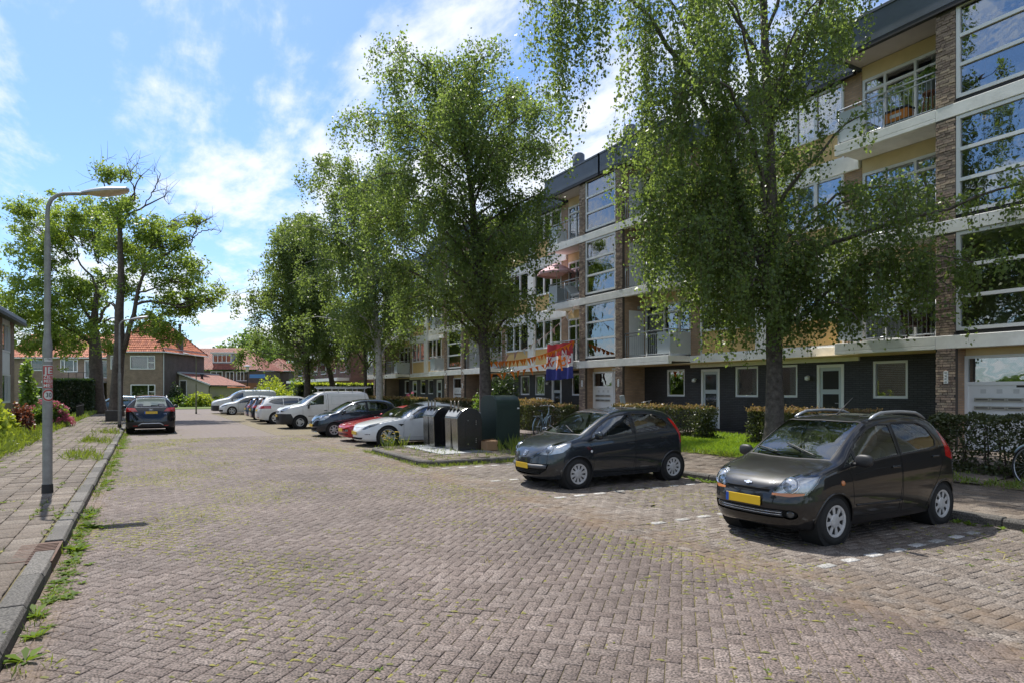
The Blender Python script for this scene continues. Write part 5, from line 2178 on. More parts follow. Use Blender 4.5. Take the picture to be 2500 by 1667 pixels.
def rear_end(c, L, zp=.70, lampz=(.80, .98), rw=(1.02, 1.36), wide=.5, plate_nl=False, dark='cardark', lampx=.55):
    s_ = c.rear_sel(L - .75)
    g = c.cut(grow([(-wide, rw[0]), (wide, rw[0]), (wide * .84, rw[1]), (-wide * .84, rw[1])], .02), 'x', s_)
    c.paint(g, 1)
    g = c.cut([(-wide, rw[0]), (wide, rw[0]), (wide * .84, rw[1]), (-wide * .84, rw[1])], 'x', s_)
    c.extract(g, 'rear_screen', MT[dark], off=-.004)
    for sd in (1, -1):
        a, b = lampz
        pl = [(sd * (lampx - .10), a + .02), (sd * .95, a), (sd * .95, b), (sd * lampx, b - .02)]
        g = c.cut(pl, 'x', lambda f: f.calc_center_median().x > L - .62 and f.normal.x > .0)
        c.extract(g, 'tail_lamp', MT['red_lamp'], off=.004)
        p, n = c.on('r', sd * .56, .36)
        if p is not None:
            MB().mbox(c.frame_at(p + n * .004, n), .16, .035, .012).build('reflector_strip', MT['red_lamp'], c.root)
    c.plate('r', zp, 0, nl=plate_nl, w=.48)


def estate(name, label, loc, paint, sx=1.0, sy=1.0, sz=1.0, rz=math.pi, rails=True, detail=1, spec=wagon, group=PARK, L0=4.42, glass='cardark'):
    sp = dict(spec)
    sp['rows'] = rows_scaled(spec['rows'], sx, sy, sz)
    c = Car(name, label, group, loc, rz, sp, detail)
    c.mats = [paint, MT['black_plastic']]
    X = lambda v: v * sx
    c.wheels(X(.90), X(3.55), .325 * sz, .21, 'alloy', tw=.2, nsp=10, mat='alloy')
    c.side_window([(X(1.45), .10), (X(2.28), .07), (X(2.28), .86), (X(1.95), .86), (X(1.65), .66)], name='front_window', mat=glass)
    c.side_window([(X(2.36), .07), (X(3.10), .08), (X(3.10), .86), (X(2.36), .87)], name='rear_window', mat=glass)
    c.side_window([(X(3.18), .10), (X(3.62), .16), (X(3.88), .42), (X(3.74), .72), (X(3.18), .85)], name='quarter_glass', mat=glass)
    c.windscreen(X(1.2), X(2.0), .05, .05, bow=.1, mat=glass)
    rear_end(c, X(4.42), .74 * sz, (.84 * sz, 1.0 * sz), (1.06 * sz, 1.37 * sz), .52 * sy, False, 'cardark')
    for sd in (1, -1):
        c.line([(X(1.2), .40), (X(3.2), .40)], 'y', sd=sd, r=.03, mat='black_plastic', name='sill', off=-.02)
        c.line([(X(2.32), .4), (X(2.32), 1.35 * sz)], 'y', sd=sd, name='door_gap', r=.005)
        if rails:
            rail = [(X(x), sd * (float(c.F['wr'](X(x))) - .02), float(c.F['zr'](X(x))) + .05) for x in np.linspace(1.95, 3.9, 9)]
            MB().tube(rail, .018, 6).build('roof_rail', MT['steel'] if rails is True else rails, c.root, smooth=True)
    c.mirror(X(1.45), .98 * sz, paint)
    p, n = c.on('z', X(4.02), 0)
    MB().mbox(Matrix.Translation((X(4.12), 0, p.z + .005)), .22, 1.0 * sy, .035).build('roof_spoiler', MT['black_plastic'], c.root, bevel=.01)
    c.finish()
    return c


white2 = M_paint('white_crossover_paint', (.68, .69, .70), 0, .3)
navy = M_paint('navy_paint', (.007, .010, .022), .3, .25)
estate('parked_car', 'white crossover parked tail to the road with dark privacy glass and red lamps', (9.72, 37.35, 0), white2)
estate('parked_car', 'navy blue estate car parked tail to the road beside the white crossover', (9.75, 40.1, 0), navy, 1.0, 1.0, .97)
estate('parked_car', 'second navy estate mostly hidden, farther along than the navy one beside the white crossover', (9.55, 43.0, 0), M_paint('blue_paint', (.02, .05, .12), .3, .25), .93, .96, .93, rails=False)

# white hatchback farther along
hatch = dict(rows=rows_scaled(p107['rows'], 4.07 / 3.43, 1.07, 1.0), lf=.7, lr=.35, pf=2.6, pr=3.4, bulge=.03)
c = Car('parked_car', 'white hatchback with dark spoked wheels, farthest car nose to the road before the white van', PARK, (4.85, 52.9, 0), 0, hatch, 1)
c.mats = [M_paint('bright_white_paint', (.70, .71, .72), 0, .3), MT['black_plastic']]
c.wheels(.82, 3.38, .315, .225, 'alloy', tw=.19, nsp=10, mat='alloy')
k_ = 4.07 / 3.43
c.side_window([(1.02 * k_, .10), (1.98 * k_, .07), (1.98 * k_, .85), (1.50 * k_, .865), (1.20 * k_, .74)], name='front_window', mat='cardark')
c.side_window([(2.10 * k_, .07), (2.70 * k_, .10), (2.84 * k_, .4), (2.6 * k_, .84), (2.10 * k_, .87)], name='rear_window', mat='cardark')
c.windscreen(.85 * k_, 1.56 * k_, .045, .045, bow=.10, mat='cardark')
for sd in (1, -1):
    c.lamp([(.34, .645), (.50, .73), (.92, .80), (.86, .72), (.60, .64)], 'c+' if sd > 0 else 'c-', corner_sel(sd, 1.1), 'headlight', 'lamp_dark', glass=False)
g_ = c.cut([(-.6, .25), (.6, .25), (.66, .40), (-.66, .40)], 'x', c.front_sel(.6))
c.extract(g_, 'lower_intake', MT['well'], off=-.03)
c.door([(1.25, .28), (2.42, .26), (2.45, 1.0), (2.44, 1.3), (1.9, 1.22), (1.4, .98), (1.25, .85)])
c.mirror(1.28, .93, c.mats[0])
c.finish()

bus = dict(rows=rows_scaled(van['rows'], 4.9 / 4.38, 1.05, 1.06), lf=.6, lr=.16, pf=2.8, pr=4, bulge=.03)
c = Car('parked_van', 'white van with orange and white load on its roof bars, last vehicle of the row', PARK, (4.55, 56.0, 0), 0, bus, 1, cat='van')
c.mats = [M_paint('pale_van_paint', (.60, .62, .62), 0, .4), MT['black_plastic']]
c.wheels(1.0, 4.05, .33, .20, 'steel', tw=.2, nsp=4)
c.side_window([(1.38, .10), (2.25, .08), (2.28, .84), (1.85, .86), (1.56, .62)], name='cab_window', mat='cardark')
c.windscreen(1.12, 1.98, .05, .06, bow=.12, mat='cardark')
for sd in (1, -1):
    c.lamp([(.36, .88), (.5, .98), (.86, 1.08), (.84, .95), (.56, .85)], 'c+' if sd > 0 else 'c-', corner_sel(sd, 1.1), 'headlight', 'lamp_in', glass=False)
    c.paint(c.cut([(-.2, .2), (.5, .2), (.5, .66), (-.2, .66)], 'y', lambda f: f.calc_center_median().y * sd > .0 and f.calc_center_median().x < .8), 1)
m = MB()
for x in (2.4, 3.3, 4.3):
    m.tube([(x, -.68, 1.95), (x, -.66, 2.08), (x, .66, 2.08), (x, .68, 1.95)], .02, 6)
m.build('roof_rack', MT['steel'], c.root)
c.mirror(1.45, 1.08, MT['black_plastic'], .09, .1, .12)
c.finish()
t = MB((5.9, 55.6, 2.11)).tube([(5.7, 55.6, 2.11), (7.4, 55.6, 2.11)], .05, 8).build('roof_pipe', M('orange_pipe', (.75, .22, .04), .5))
t.location = (5.9, 55.6, 2.11)
tag(t, 'orange pipe tied to the roof bars of the last white van', 'pipe')

# dark SUV at the left kerb, seen from behind
suv = dict(rows=rows_scaled(wagon['rows'], 1.0, 1.055, 1.055), lf=.7, lr=.36, pf=2.6, pr=3.2, bulge=.035, tail=[(.2, .02), (.5, .06), (.75, .03), (1.0, -.02), (1.6, -.06)])
c = Car('parked_car', 'dark blue SUV seen from behind, parked at the left kerb beside the lamp post', None, (.20, 34.85, 0), R(-90), suv, 2)
c.mats = [M_paint('midnight_paint', (.0045, .006, .011), .3, .25), MT['black_plastic']]
c.wheels(.90, 3.54, .35, .23, 'alloy', tw=.225, nsp=10, mat='alloy')
c.side_window([(1.45, .10), (2.28, .07), (2.28, .86), (1.95, .86), (1.65, .66)], name='front_window')
c.side_window([(2.36, .07), (3.10, .08), (3.10, .86), (2.36, .87)], name='rear_window')
c.side_window([(3.18, .10), (3.62, .16), (3.88, .42), (3.74, .72), (3.18, .85)], name='quarter_glass')
c.windscreen(1.2, 2.0, .05, .05, bow=.1)
rear_end(c, 4.42, .90, (.935, 1.11), (1.16, 1.50), .60, True, 'carglass', lampx=.58)
g_ = c.cut([(-.9, .2), (.9, .2), (.9, .52), (-.9, .52)], 'x', c.rear_sel(3.9))
c.paint(g_, 1)
c.line([(-.46, .37), (-.34, .45), (.34, .45), (.46, .37)], 'r', r=.028, mat='alloy', name='skid_plate', off=.0)
c.line([(-.62, 1.13), (-.3, 1.115), (.3, 1.115), (.62, 1.13)], 'r', r=.010, mat='chrome', name='tailgate_trim')
c.line([(0, 1.19), (.30, 1.21)], 'r', r=.014, mat='black_plastic', name='rear_wiper', off=.01)
p, n = c.on('r', 0, 1.03)
fr = c.frame_at(p + n * .004, n)
el = MB().tube([fr @ Vector((.075 * math.cos(a), .038 * math.sin(a), 0)) for a in np.linspace(0, 6.2832, 22)], .006, 6)
el.tube([fr @ Vector((-.035, -.026, 0)), fr @ Vector((-.02, .026, 0))], .006, 6).tube([fr @ Vector((.02, -.026, 0)), fr @ Vector((.035, .026, 0))], .006, 6).tube([fr @ Vector((-.028, -.004, 0)), fr @ Vector((.028, .004, 0))], .006, 6)
el.build('oval_badge', MT['badge'], c.root)


def text_mesh(txt, size, mat, name, parent, Mx, extrude=.001, bold=0.0, align='CENTER', fine=0.0):
    cu = bpy.data.curves.new(name, 'FONT')
    cu.body = txt
    cu.size = size
    cu.extrude = extrude
    cu.offset = bold
    cu.align_x = align
    cu.align_y = 'CENTER'
    cu.resolution_u = 3
    t = bpy.data.objects.new(name, cu)
    COL.objects.link(t)
    dg = bpy.context.evaluated_depsgraph_get()
    me = bpy.data.meshes.new_from_object(t.evaluated_get(dg))
    bpy.data.objects.remove(t)
    if fine:
        bm = bmesh.new()
        bm.from_mesh(me)
        bmesh.ops.remove_doubles(bm, verts=bm.verts, dist=1e-6)
        bmesh.ops.triangulate(bm, faces=bm.faces)
        for _ in range(4):
            es = [e for e in bm.edges if e.calc_length() > fine]
            if not es:
                break
            bmesh.ops.subdivide_edges(bm, edges=es, cuts=1)
            bmesh.ops.triangulate(bm, faces=bm.faces)
        bm.to_mesh(me)
        bm.free()
    me.transform(Mx)
    me.materials.clear()
    me.materials.append(mat)
    return link(name, me, parent)


for yy, tx_ in ((-.52, 'ix35'), (.50, '2.0')):
    p, n = c.on('r', -yy, .845)
    if p is not None:
        text_mesh(tx_, .07, MT['badge'], 'lettering', c.root, c.frame_at(p + n * .006, n))
for sd in (1, -1):
    rail = [(x, sd * (float(c.F['wr'](x)) - .02), float(c.F['zr'](x)) + .06) for x in np.linspace(1.95, 3.95, 9)]
    MB().tube(rail, .022, 6).build('roof_rail', MT['alloy'], c.root, smooth=True)
    c.line([(2.32, .4), (2.32, 1.45)], 'y', sd=sd, name='door_gap', r=.005)
c.mirror(1.45, 1.04, c.mats[0])
MB().tube([(3.9, 0, 1.56), (4.0, 0, 1.74)], [.010, .004], 6).build('aerial', MT['black_plastic'], c.root)
MB().mbox(Matrix.Translation((4.14, 0, 1.525)), .20, 1.05, .035).build('roof_spoiler', c.mats[0], c.root, bevel=.01)
c.interior([(2.0, 0), (2.9, 1)], 1.4)
c.finish()
cc = estate('parked_car', 'pale blue car half hidden behind the dark SUV across the junction', (-4.2, 62.5, 0), M_paint('pale_blue_paint', (.12, .22, .32), .3, .25), .95, .97, .93, rz=0, rails=False, group=None, detail=0)

# ------------------------------------------------------------------ street furniture
MT['lamp_pole'] = M('grey_lamp_pole', (.27, .27, .26), .6, metal=.2, var=.22, vscale=6)
MT['pole_green'] = M('mossy_pole', (.16, .17, .10), .7, var=.25, vscale=5)
MT['lamp_hood'] = M('lamp_hood', (.34, .38, .43), .45, var=.06)
MT['lamp_bowl'] = M('lamp_bowl', (.50, .40, .27), .25, var=.25, vscale=14)
MT['sticker_red'] = M('faded_red_sticker', (.42, .05, .05), .55, var=.2, vscale=30)
MT['sticker_white'] = M('faded_white_sticker', (.60, .60, .58), .55, var=.1, vscale=30)
MT['ink'] = M('black_ink', (.012, .012, .012), .6)
MT['pole_black'] = M('black_pole_foot', (.02, .02, .02), .6)


def street_lamp(loc, rz, label, group, pole='lamp_pole'):
    o = empty('street_lamp', loc, rz, label, 'street lamp', group)
    m = MB()
    m.lathe([(.085, -.05), (.078, .14)], 20)
    m.build('pole_foot', MT['pole_black'], o, smooth=True, auto=40)
    p = MB().lathe([(.070, .14), (.070, 2.38), (.066, 2.46), (.052, 2.56), (.048, 2.62)], 20)
    p.lathe([(.048, 2.62), (.046, 4.1), (.042, 4.18), (.034, 4.26)], 20)
    arc = [(0, 0, 4.24), (0, 0, 4.60), (.012, 0, 4.72), (.05, 0, 4.82), (.12, 0, 4.90), (.22, 0, 4.945), (.36, 0, 4.97), (.54, 0, 5.0)]
    p.tube(arc, [.034, .032, .032, .031, .031, .03, .03, .03], 12)
    p.build('pole', MT[pole], o, smooth=True, auto=40)
    # cobra head: hood above, bowl below
    n, k = 14, 12
    for name, mat, up in (('lamp_head', 'lamp_hood', 1), ('lamp_bowl', 'lamp_bowl', -1)):
        vs, fs = [], []
        for i in range(n + 1):
            t = i / n
            x = .46 + t * .70
            w = .035 + .125 * math.sin(min(1, t * 1.25 + .08) * math.pi * .62) if t < .97 else .06
            if up < 0 and t < .25:
                w *= .6 + 1.6 * t
            h = (.035 + .055 * math.sin(min(1, t * 1.1 + .1) * math.pi * .75)) if up > 0 else .012 + .055 * math.sin(max(0, min(1, (t - .12) / .85)) * math.pi)
            if t > .93:
                w *= .75
                h *= .6
            zc = 4.985 + .155 * t
            for j in range(k + 1):
                a = math.pi * j / k
                vs.append((x, w * math.cos(a), zc + up * h * math.sin(a)))
        for i in range(n):
            for j in range(k):
                q = (i * (k + 1) + j, (i + 1) * (k + 1) + j, (i + 1) * (k + 1) + j + 1, i * (k + 1) + j + 1)
                fs.append(q if up > 0 else q[::-1])
        fs.append(tuple(range(k + 1)))
        fs.append(tuple(n * (k + 1) + j for j in range(k, -1, -1)))
        MB().add(vs, fs).build(name, MT[mat], o, smooth=True, auto=50)
    return o


LG = 'curved grey street lamps'
lamp1 = street_lamp((-1.40, 12.9, .12), 0, 'tall grey street lamp with red and white speed stickers on its pole', LG)
lamp2 = street_lamp((-1.04, 34.56, .12), 0, 'second street lamp at the left kerb, beside the dark SUV', LG)
lamp3 = street_lamp((3.49, 56.23, 0), R(175), 'mossy street lamp at the far bend with its arm pointing left', LG, 'pole_green')
lamp3.scale = (.8, .8, .93)

# stickers wrapped round the first pole
PH = math.atan2(-12.9, 1.40)
PR = .0712


def wrap(x, z, r=PR, off=.25):
    a = PH + off + x / r
    return (r * math.cos(a), r * math.sin(a), z)


def curved_patch(name, x0, x1, z0, z1, mat, r, parent):
    n = 18
    vs, fs = [], []
    for i in range(n + 1):
        x = x0 + (x1 - x0) * i / n
        vs += [wrap(x, z0, r), wrap(x, z1, r)]
    for i in range(n):
        fs.append((2 * i, 2 * i + 2, 2 * i + 3, 2 * i + 1))
    return MB().add(vs, fs).build(name, MT[mat], parent, smooth=True)


def curved_text(txt, size, z, mat, r, parent, sx=1.0, bold=.0012):
    o = text_mesh(txt, size, MT[mat], 'lettering', parent, Matrix.Identity(4), extrude=0.0, bold=bold, fine=.012)
    me = o.data
    for v in me.vertices:
        v.co = Vector(wrap(v.co.x * sx, z + v.co.y, r))
    return o


Z_ = lambda z: z - .12
st = curved_patch('speed_sticker', -.085, .085, Z_(1.845), Z_(2.215), 'sticker_red', PR, lamp1)
curved_patch('sticker_edge', -.085, .085, Z_(2.205), Z_(2.218), 'sticker_white', PR + .0006, st)
curved_text('JE', .150, Z_(2.125), 'sticker_white', PR + .0012, st, 1.1, .004)
curved_text('ZIET', .080, Z_(2.022), 'sticker_white', PR + .0012, st, .95)
curved_text('MEER', .072, Z_(1.955), 'sticker_white', PR + .0012, st, .82)
curved_text('MET', .084, Z_(1.882), 'sticker_white', PR + .0012, st, 1.0)
tg = curved_patch('number_tag', -.065, .065, Z_(2.275), Z_(2.335), 'sticker_white', PR + .0004, lamp1)
curved_text('17561', .038, Z_(2.312), 'ink', PR + .0010, tg, 1.0, .001)


def curved_ring(name, r0, r1, zc, mat, r, parent):
    n = 40
    vs, fs = [], []
    for i in range(n):
        a = 2 * math.pi * i / n
        vs += [wrap(r0 * math.cos(a), zc + r0 * math.sin(a), r), wrap(r1 * math.cos(a), zc + r1 * math.sin(a), r)]
    for i in range(n):
        j = (i + 1) % n
        fs.append((2 * i, 2 * j, 2 * j + 1, 2 * i + 1))
    return MB().add(vs, fs).build(name, MT[mat], parent, smooth=True)


sg_ = curved_ring('speed_limit_sign', .066, .102, Z_(1.725), 'sticker_white', PR + .0004, lamp1)
for ra_, rb_ in ((.045, .066), (.024, .045), (.0005, .024)):
    curved_ring('sign_face', ra_, rb_, Z_(1.725), 'sticker_white', PR + .0004, sg_)
curved_ring('red_ring', .070, .096, Z_(1.725), 'sticker_red', PR + .0008, sg_)
curved_text('30', .105, Z_(1.725), 'ink', PR + .0016, sg_, .85, .001)

# classic lantern far off
lp = P(604, 985, 82)
ln = empty('lantern_post', (lp.x, lp.y, 0), 0, 'dark park lantern post with a white cone lamp in front of the far houses', 'lantern')
MB().lathe([(.11, 0), (.09, .8), (.06, 1.0), (.05, 4.3)], 12).build('post', MT['pole_black'], ln, smooth=True, auto=40)
MB().lathe([(.14, 4.3), (.24, 4.95)], 14).build('lamp_glass', MT['white'], ln, smooth=True, auto=40)
MB().lathe([(.50, 4.955), (.46, 5.03), (.1, 5.12), (0, 5.13)], 16).build('lamp_cap', MT['lamp_hood'], ln, smooth=True, auto=40)

# rusty street gully in the kerb line
gu = MB((-.93, 8.20, .1)).box(-1.18, -.80, 7.72, 8.70, -.1, .112).build('street_gully', M('rusty_iron', (.105, .062, .045), .8, var=.3, vscale=9, metal=.3))
gu.location = (-.93, 8.20, .1)
tag(gu, 'rusty ribbed street gully set in the left kerb', 'gully')
for k in range(11):
    MB((-.93, 8.2, .1)).box(-1.16, -.83, 7.78 + k * .078, 7.82 + k * .078, .112, .121).build('rib', gu.data.materials[0], gu)

# underground waste containers ------------------------------------------------
MT['stainless'] = M('polished_steel', (.40, .39, .37), .25, metal=1.0, var=.08, vscale=3, bump=.04, bscale=6)
MT['stainless_dark'] = M('darker_steel_side', (.10, .10, .105), .22, metal=.9, var=.1, vscale=3)
MT['chequer'] = M('chequer_plate', (.30, .31, .32), .5, metal=.55, var=.12, vscale=9, bump=.8, bscale=55)
MT['loop'] = M('lifting_loop', (.40, .36, .30), .4, metal=.8)


def waste_container(x0, y0, label):
    o = empty('waste_container', (x0, y0, .135), 0, label, 'waste container', 'underground waste containers on the kerbed island')
    Wd, D, Hf = .78, .84, .90
    # outline in x-z: straight front, slanted lid, arched back
    pr = [(0.03, 0), (0.0, Hf), (.06, Hf + .10), (.16, Hf + .21), (.30, Hf + .28), (.46, Hf + .29), (.62, Hf + .24), (.73, Hf + .12), (.78, Hf - .04), (.78, 0)]
    m = MB()
    m.prism([(x, 0, z) for x, z in pr], (0, D, 0))
    b = m.build('casing', [MT['stainless_dark'], MT['stainless']], o)
    me = b.data
    for p in me.polygons:
        p.material_index = 0 if abs(p.normal.y) > .9 else 1  # faces along y take the darker steel colour
    bv = b.modifiers.new('bevel', 'BEVEL')
    bv.width, bv.segments, bv.limit_method, bv.angle_limit = .012, 2, 'ANGLE', R(50)
    # door in the side that faces the camera
    d = MB().box(.27, .62, -.012, -.002, .14, Hf + .0).build('service_door', MT['stainless_dark'], o, bevel=.004)
    for zz in (.22, .27, .32, .72, .77, .82):
        MB().lathe([(.014, 0), (.012, .008), (0, .01)], 8, Matrix.Translation((.585, -.012, zz)) @ Matrix.Rotation(R(90), 4, 'X')).build('hinge_bolt', MT['loop'], d)
    for xx, zz in ((.33, .18), (.33, Hf - .06)):
        MB().lathe([(.016, 0), (.016, .01)], 8, Matrix.Translation((xx, -.012, zz)) @ Matrix.Rotation(R(90), 4, 'X')).build('lock', MT['chrome'], d)
    MB().box(-.004, .02, D / 2 - .002, D / 2 + .002, .03, Hf - .02).build('front_seam', MT['seam'], o)
    # lid plate and three lifting eyes
    MB().prism([(.012, .04, Hf + .035), (.012, D - .04, Hf + .035), (.13, D - .04, Hf + .20), (.13, .04, Hf + .20)], (-.014, 0, .010)).build('drop_flap', MT['chequer'], o)
    for k in range(3):
        y = .17 + k * .25
        c = Vector((.12, y, Hf + .16))
        e = MB().lathe([(.045, 0), (.045, .07), (.03, .10)], 12, Matrix.Translation(c)).build('lifting_eye', MT['well'], o, smooth=True, auto=40)
        lp_ = [c + Vector((.0, -.028, .10)), c + Vector((0, -.028, .26)), c + Vector((0, -.018, .30)), c + Vector((0, 0, .315)), c + Vector((0, .018, .30)), c + Vector((0, .028, .26)), c + Vector((0, .028, .10))]
        MB().tube(lp_, .011, 8).build('loop', MT['loop'], e, smooth=True)
    return o


waste_container(7.48, 16.0, 'nearer polished steel waste container with three lifting loops')
waste_container(7.42, 17.52, 'farther polished steel waste container with three lifting loops, right by the white saloon')
for y0, y1, t in ((15.4, 17.05, 'chequered metal cover plate under the nearer waste container'), (17.12, 18.35, 'chequered metal cover plate under the farther waste container')):
    pl = MB((7.5, (y0 + y1) / 2, .125)).box(6.76, 8.28, y0, y1, .10, .134).build('cover_plate', MT['chequer'])
    pl.location = (7.5, (y0 + y1) / 2, .125)
    tag(pl, t, 'metal plate', 'container cover plates')

MT['cab_green'] = M('dark_green_cabinet', (.012, .028, .022), .42, var=.2, vscale=2.5, bump=.06, bscale=40)
cb = empty('utility_cabinet', (8.80, 16.15, .12), 0, 'tall dark green utility cabinet with a rounded top', 'utility cabinet')
Wc, Dc, Hc = .80, 1.02, 1.55
pr = [(0, 0), (0, Hc - .30)] + [(.32 - .32 * math.cos(a), Hc - .30 + .30 * math.sin(a)) for a in np.linspace(0.15, math.pi / 2, 7)] + [(Dc - .32 + .32 * math.sin(a), Hc - .30 + .30 * math.cos(a)) for a in np.linspace(0, math.pi / 2, 8)] + [(Dc, 0)]
MB().prism([(0, y, z) for y, z in pr], (Wc, 0, 0)).build('casing', MT['cab_green'], cb, bevel=.012)
MB().box(.02, Wc - .02, -.006, -.001, .10, Hc - .42).build('door', MT['cab_green'], cb, bevel=.003)
MB().box(-.008, -.001, .05, Dc - .05, Hc - .47, Hc - .44).build('seam_strip', MT['cab_green'], cb)
MB().box(Wc - .10, Wc - .03, -.010, -.006, Hc - .40, Hc - .36).build('sticker', MT['white'], cb)

MT['card'] = M('cardboard', (.36, .22, .12), .85, var=.08)
bx_ = empty('cardboard_box', (8.42, 15.86, .125), R(8), 'brown cardboard box left on the ground between steel container and green cabinet', 'box')
MB().box(-.19, .19, -.15, .15, 0, .25).build('carton', MT['card'], bx_, bevel=.006)
MB().prism([(-.19, -.15, .252), (.19, -.15, .252), (.20, -.03, .285), (-.18, -.03, .275)], (0, 0, .005)).build('flap', MT['card'], bx_)
MB().prism([(-.19, .15, .252), (.19, .15, .252), (.21, .06, .31), (-.18, .05, .29)], (0, 0, .005)).build('flap', MT['card'], bx_)

# bicycles ----------------------------------------------------------------------
MT['bike_blue'] = M('pale_blue_bike_paint', (.30, .40, .47), .3, coat=.6)
MT['bike_red'] = M('red_bike_paint', (.42, .03, .03), .3, coat=.6)
MT['bike_black'] = M('black_bike_paint', (.015, .015, .016), .3, coat=.6)


def bicycle(loc, rz, label, paint, fender=None, lean=0.07):
    o = empty('bicycle', loc, rz, label, 'bicycle')
    o.rotation_euler = (lean, 0, rz)
    rw = .34
    for x in (0, 1.10):
        ring = [(x + rw * math.cos(a), 0, rw + rw * math.sin(a)) for a in np.linspace(0, 2 * math.pi, 33)]
        w = MB().tube(ring, .019, 6, caps=False).build('wheel', MT['rubber'], o, smooth=True)
        ring2 = [(x + (rw - .03) * math.cos(a), 0, rw + (rw - .03) * math.sin(a)) for a in np.linspace(0, 2 * math.pi, 33)]
        m = MB().tube(ring2, .010, 5, caps=False)
        m.build('rim', MT['steel'], w, smooth=True)
        sp = MB()
        for k in range(20):
            a = 2 * math.pi * k / 20
            sp.tube([(x + .02 * math.cos(a), 0, rw + .02 * math.sin(a)), (x + (rw - .03) * math.cos(a + .12), 0, rw + (rw - .03) * math.sin(a + .12))], .0018, 3)
        s_ = sp.build('spokes', MT['steel'], w)
        s_['kind'] = 'stuff'
        MB().tube([(x, -.05, rw), (x, .05, rw)], .022, 8).build('hub', MT['steel'], w)
        f = [(x + (rw + .035) * math.cos(a), 0, rw + (rw + .035) * math.sin(a)) for a in (np.linspace(R(20), R(200), 16) if x == 0 else np.linspace(R(35), R(190), 16))]
        MB().tube(f, .022, 6).build('mudguard', fender or paint, o, smooth=True)
    m = MB()
    bb, seat, head, ra, fa = (.46, 0, .30), (.30, 0, .86), (.90, 0, .88), (0, 0, .34), (1.10, 0, .34)
    m.tube([bb, seat], .017, 8).tube([bb, head], .022, 8).tube([(.40, 0, .52), (.89, 0, .80)], .018, 8)
    for y in (-.05, .05):
        m.tube([ra, (.44, y * .6, .30)], .010, 6).tube([ra, (.33, y * .5, .76)], .009, 6)
    m.build('frame', paint, o, smooth=True)
    fk = MB()
    fk.tube([(.87, 0, 1.02), (.94, 0, .72)], .018, 8)
    for y in (-.05, .05):
        fk.tube([(.94, y, .72), (1.0, y, .55), fa], .010, 6)
    fk.build('fork', paint, o, smooth=True)
    hb = MB().tube([(.86, 0, 1.02), (.88, 0, 1.10)], .014, 8)
    hb.tube([(.70, -.30, 1.06), (.80, -.28, 1.09), (.90, -.14, 1.11), (.90, .14, 1.11), (.80, .28, 1.09), (.70, .30, 1.06)], .012, 8)
    hb.build('handlebar', MT['steel'], o, smooth=True)
    MB().add([(.12, -.09, .96), (.12, .09, .96), (.28, .06, .955), (.42, .02, .95), (.42, -.02, .95), (.28, -.06, .955), (.12, -.09, .91), (.12, .09, .91), (.28, .05, .90), (.42, .02, .93), (.42, -.02, .93), (.28, -.05, .90)],
             [(0, 1, 2, 3, 4, 5), (11, 10, 9, 8, 7, 6), (0, 6, 7, 1), (1, 7, 8, 2), (2, 8, 9, 3), (3, 9, 10, 4), (4, 10, 11, 5), (5, 11, 6, 0)]).build('saddle', MT['black_plastic'], o, bevel=.012)
    MB().tube([seat, (.28, 0, .92)], .013, 8).build('seat_post', MT['steel'], o)
    MB().box(-.28, .20, -.07, .07, .735, .75).build('carrier', MT['steel'], o)
    cr = MB().lathe([(.085, -.008), (.085, .008)], 18, Matrix.Translation((.46, .05, .30)) @ Matrix.Rotation(R(90), 4, 'X')).build('chain_wheel', MT['steel'], o)
    MB().tube([(.46, .07, .30), (.55, .07, .16)], .010, 6).tube([(.46, -.07, .30), (.37, -.07, .44)], .010, 6).build('crank', MT['steel'], o)
    MB().box(.50, .60, .07, .16, .145, .17).build('pedal', MT['black_plastic'], o)
    MB().box(.32, .42, -.16, -.07, .43, .455).build('pedal', MT['black_plastic'], o)
    return o


bicycle((12.58, 19.95, .13), R(31), 'pale blue city bicycle standing against the hedge beside the green cabinet', MT['bike_blue'])
b2 = bicycle((16.95, 25.2, ground_z(16.95, 0)), R(100), 'red bicycle with white crate parked at a door behind the hedge', MT['bike_red'], MT['steel'])
MB().box(.94, 1.24, -.2, .2, .92, 1.14).build('front_crate', MT['white'], b2)
b3 = bicycle((16.5, 19.3, ground_z(16.5, 0)), R(-70), 'black bicycle with grey child seat behind the hedge at the brick wall', MT['bike_black'])
ch = MB().box(-.18, .16, -.17, .17, .78, .86)
ch.prism([(-.26, -.18, .80), (-.26, .18, .80), (-.34, .16, 1.32), (-.34, -.16, 1.32)], (.05, 0, 0))
ch.build('child_seat', MT['panel_grey'], b3, bevel=.02)
bicycle((12.9, 4.2, .13), R(60), 'pale bicycle cut off by the right edge of the picture', MT['bike_blue'])

# flag, bunting, parasol --------------------------------------------------------
MT['flag_red'] = M('flag_red', (.42, .012, .020), .6)
MT['flag_white'] = M('flag_white', (.74, .72, .72), .6)
MT['flag_blue'] = M('flag_blue', (.016, .022, .20), .6)
MT['orange'] = M('orange_pennant', (.95, .25, .02), .55)
MT['pink'] = M('faded_pennant', (.72, .45, .42), .6)
MT['parasol'] = M('dusty_pink_canvas', (.62, .40, .42), .8, var=.05)
fl = empty('supporters_flag', (17.13, 25.05, 4.12), 0, 'red white and blue flag with an orange lion hanging from a balcony rail', 'flag')
FW, FH = 2.2, 1.74


def flag_pt(s, t, off=0.0):
    """s across (0 = left in the photograph), t down."""
    y = FW * (.5 - s)
    x = -.03 - .05 * math.sin(s * 14 + t * 2) * (.3 + t) - .03 * math.sin(s * 31 + 1) * t - off
    return (x, y, -FH * t - .05 * math.sin(s * 3.1) * (1 - t) - .07 * (1 - s) * 1.0 + .02 * math.sin(s * 22))


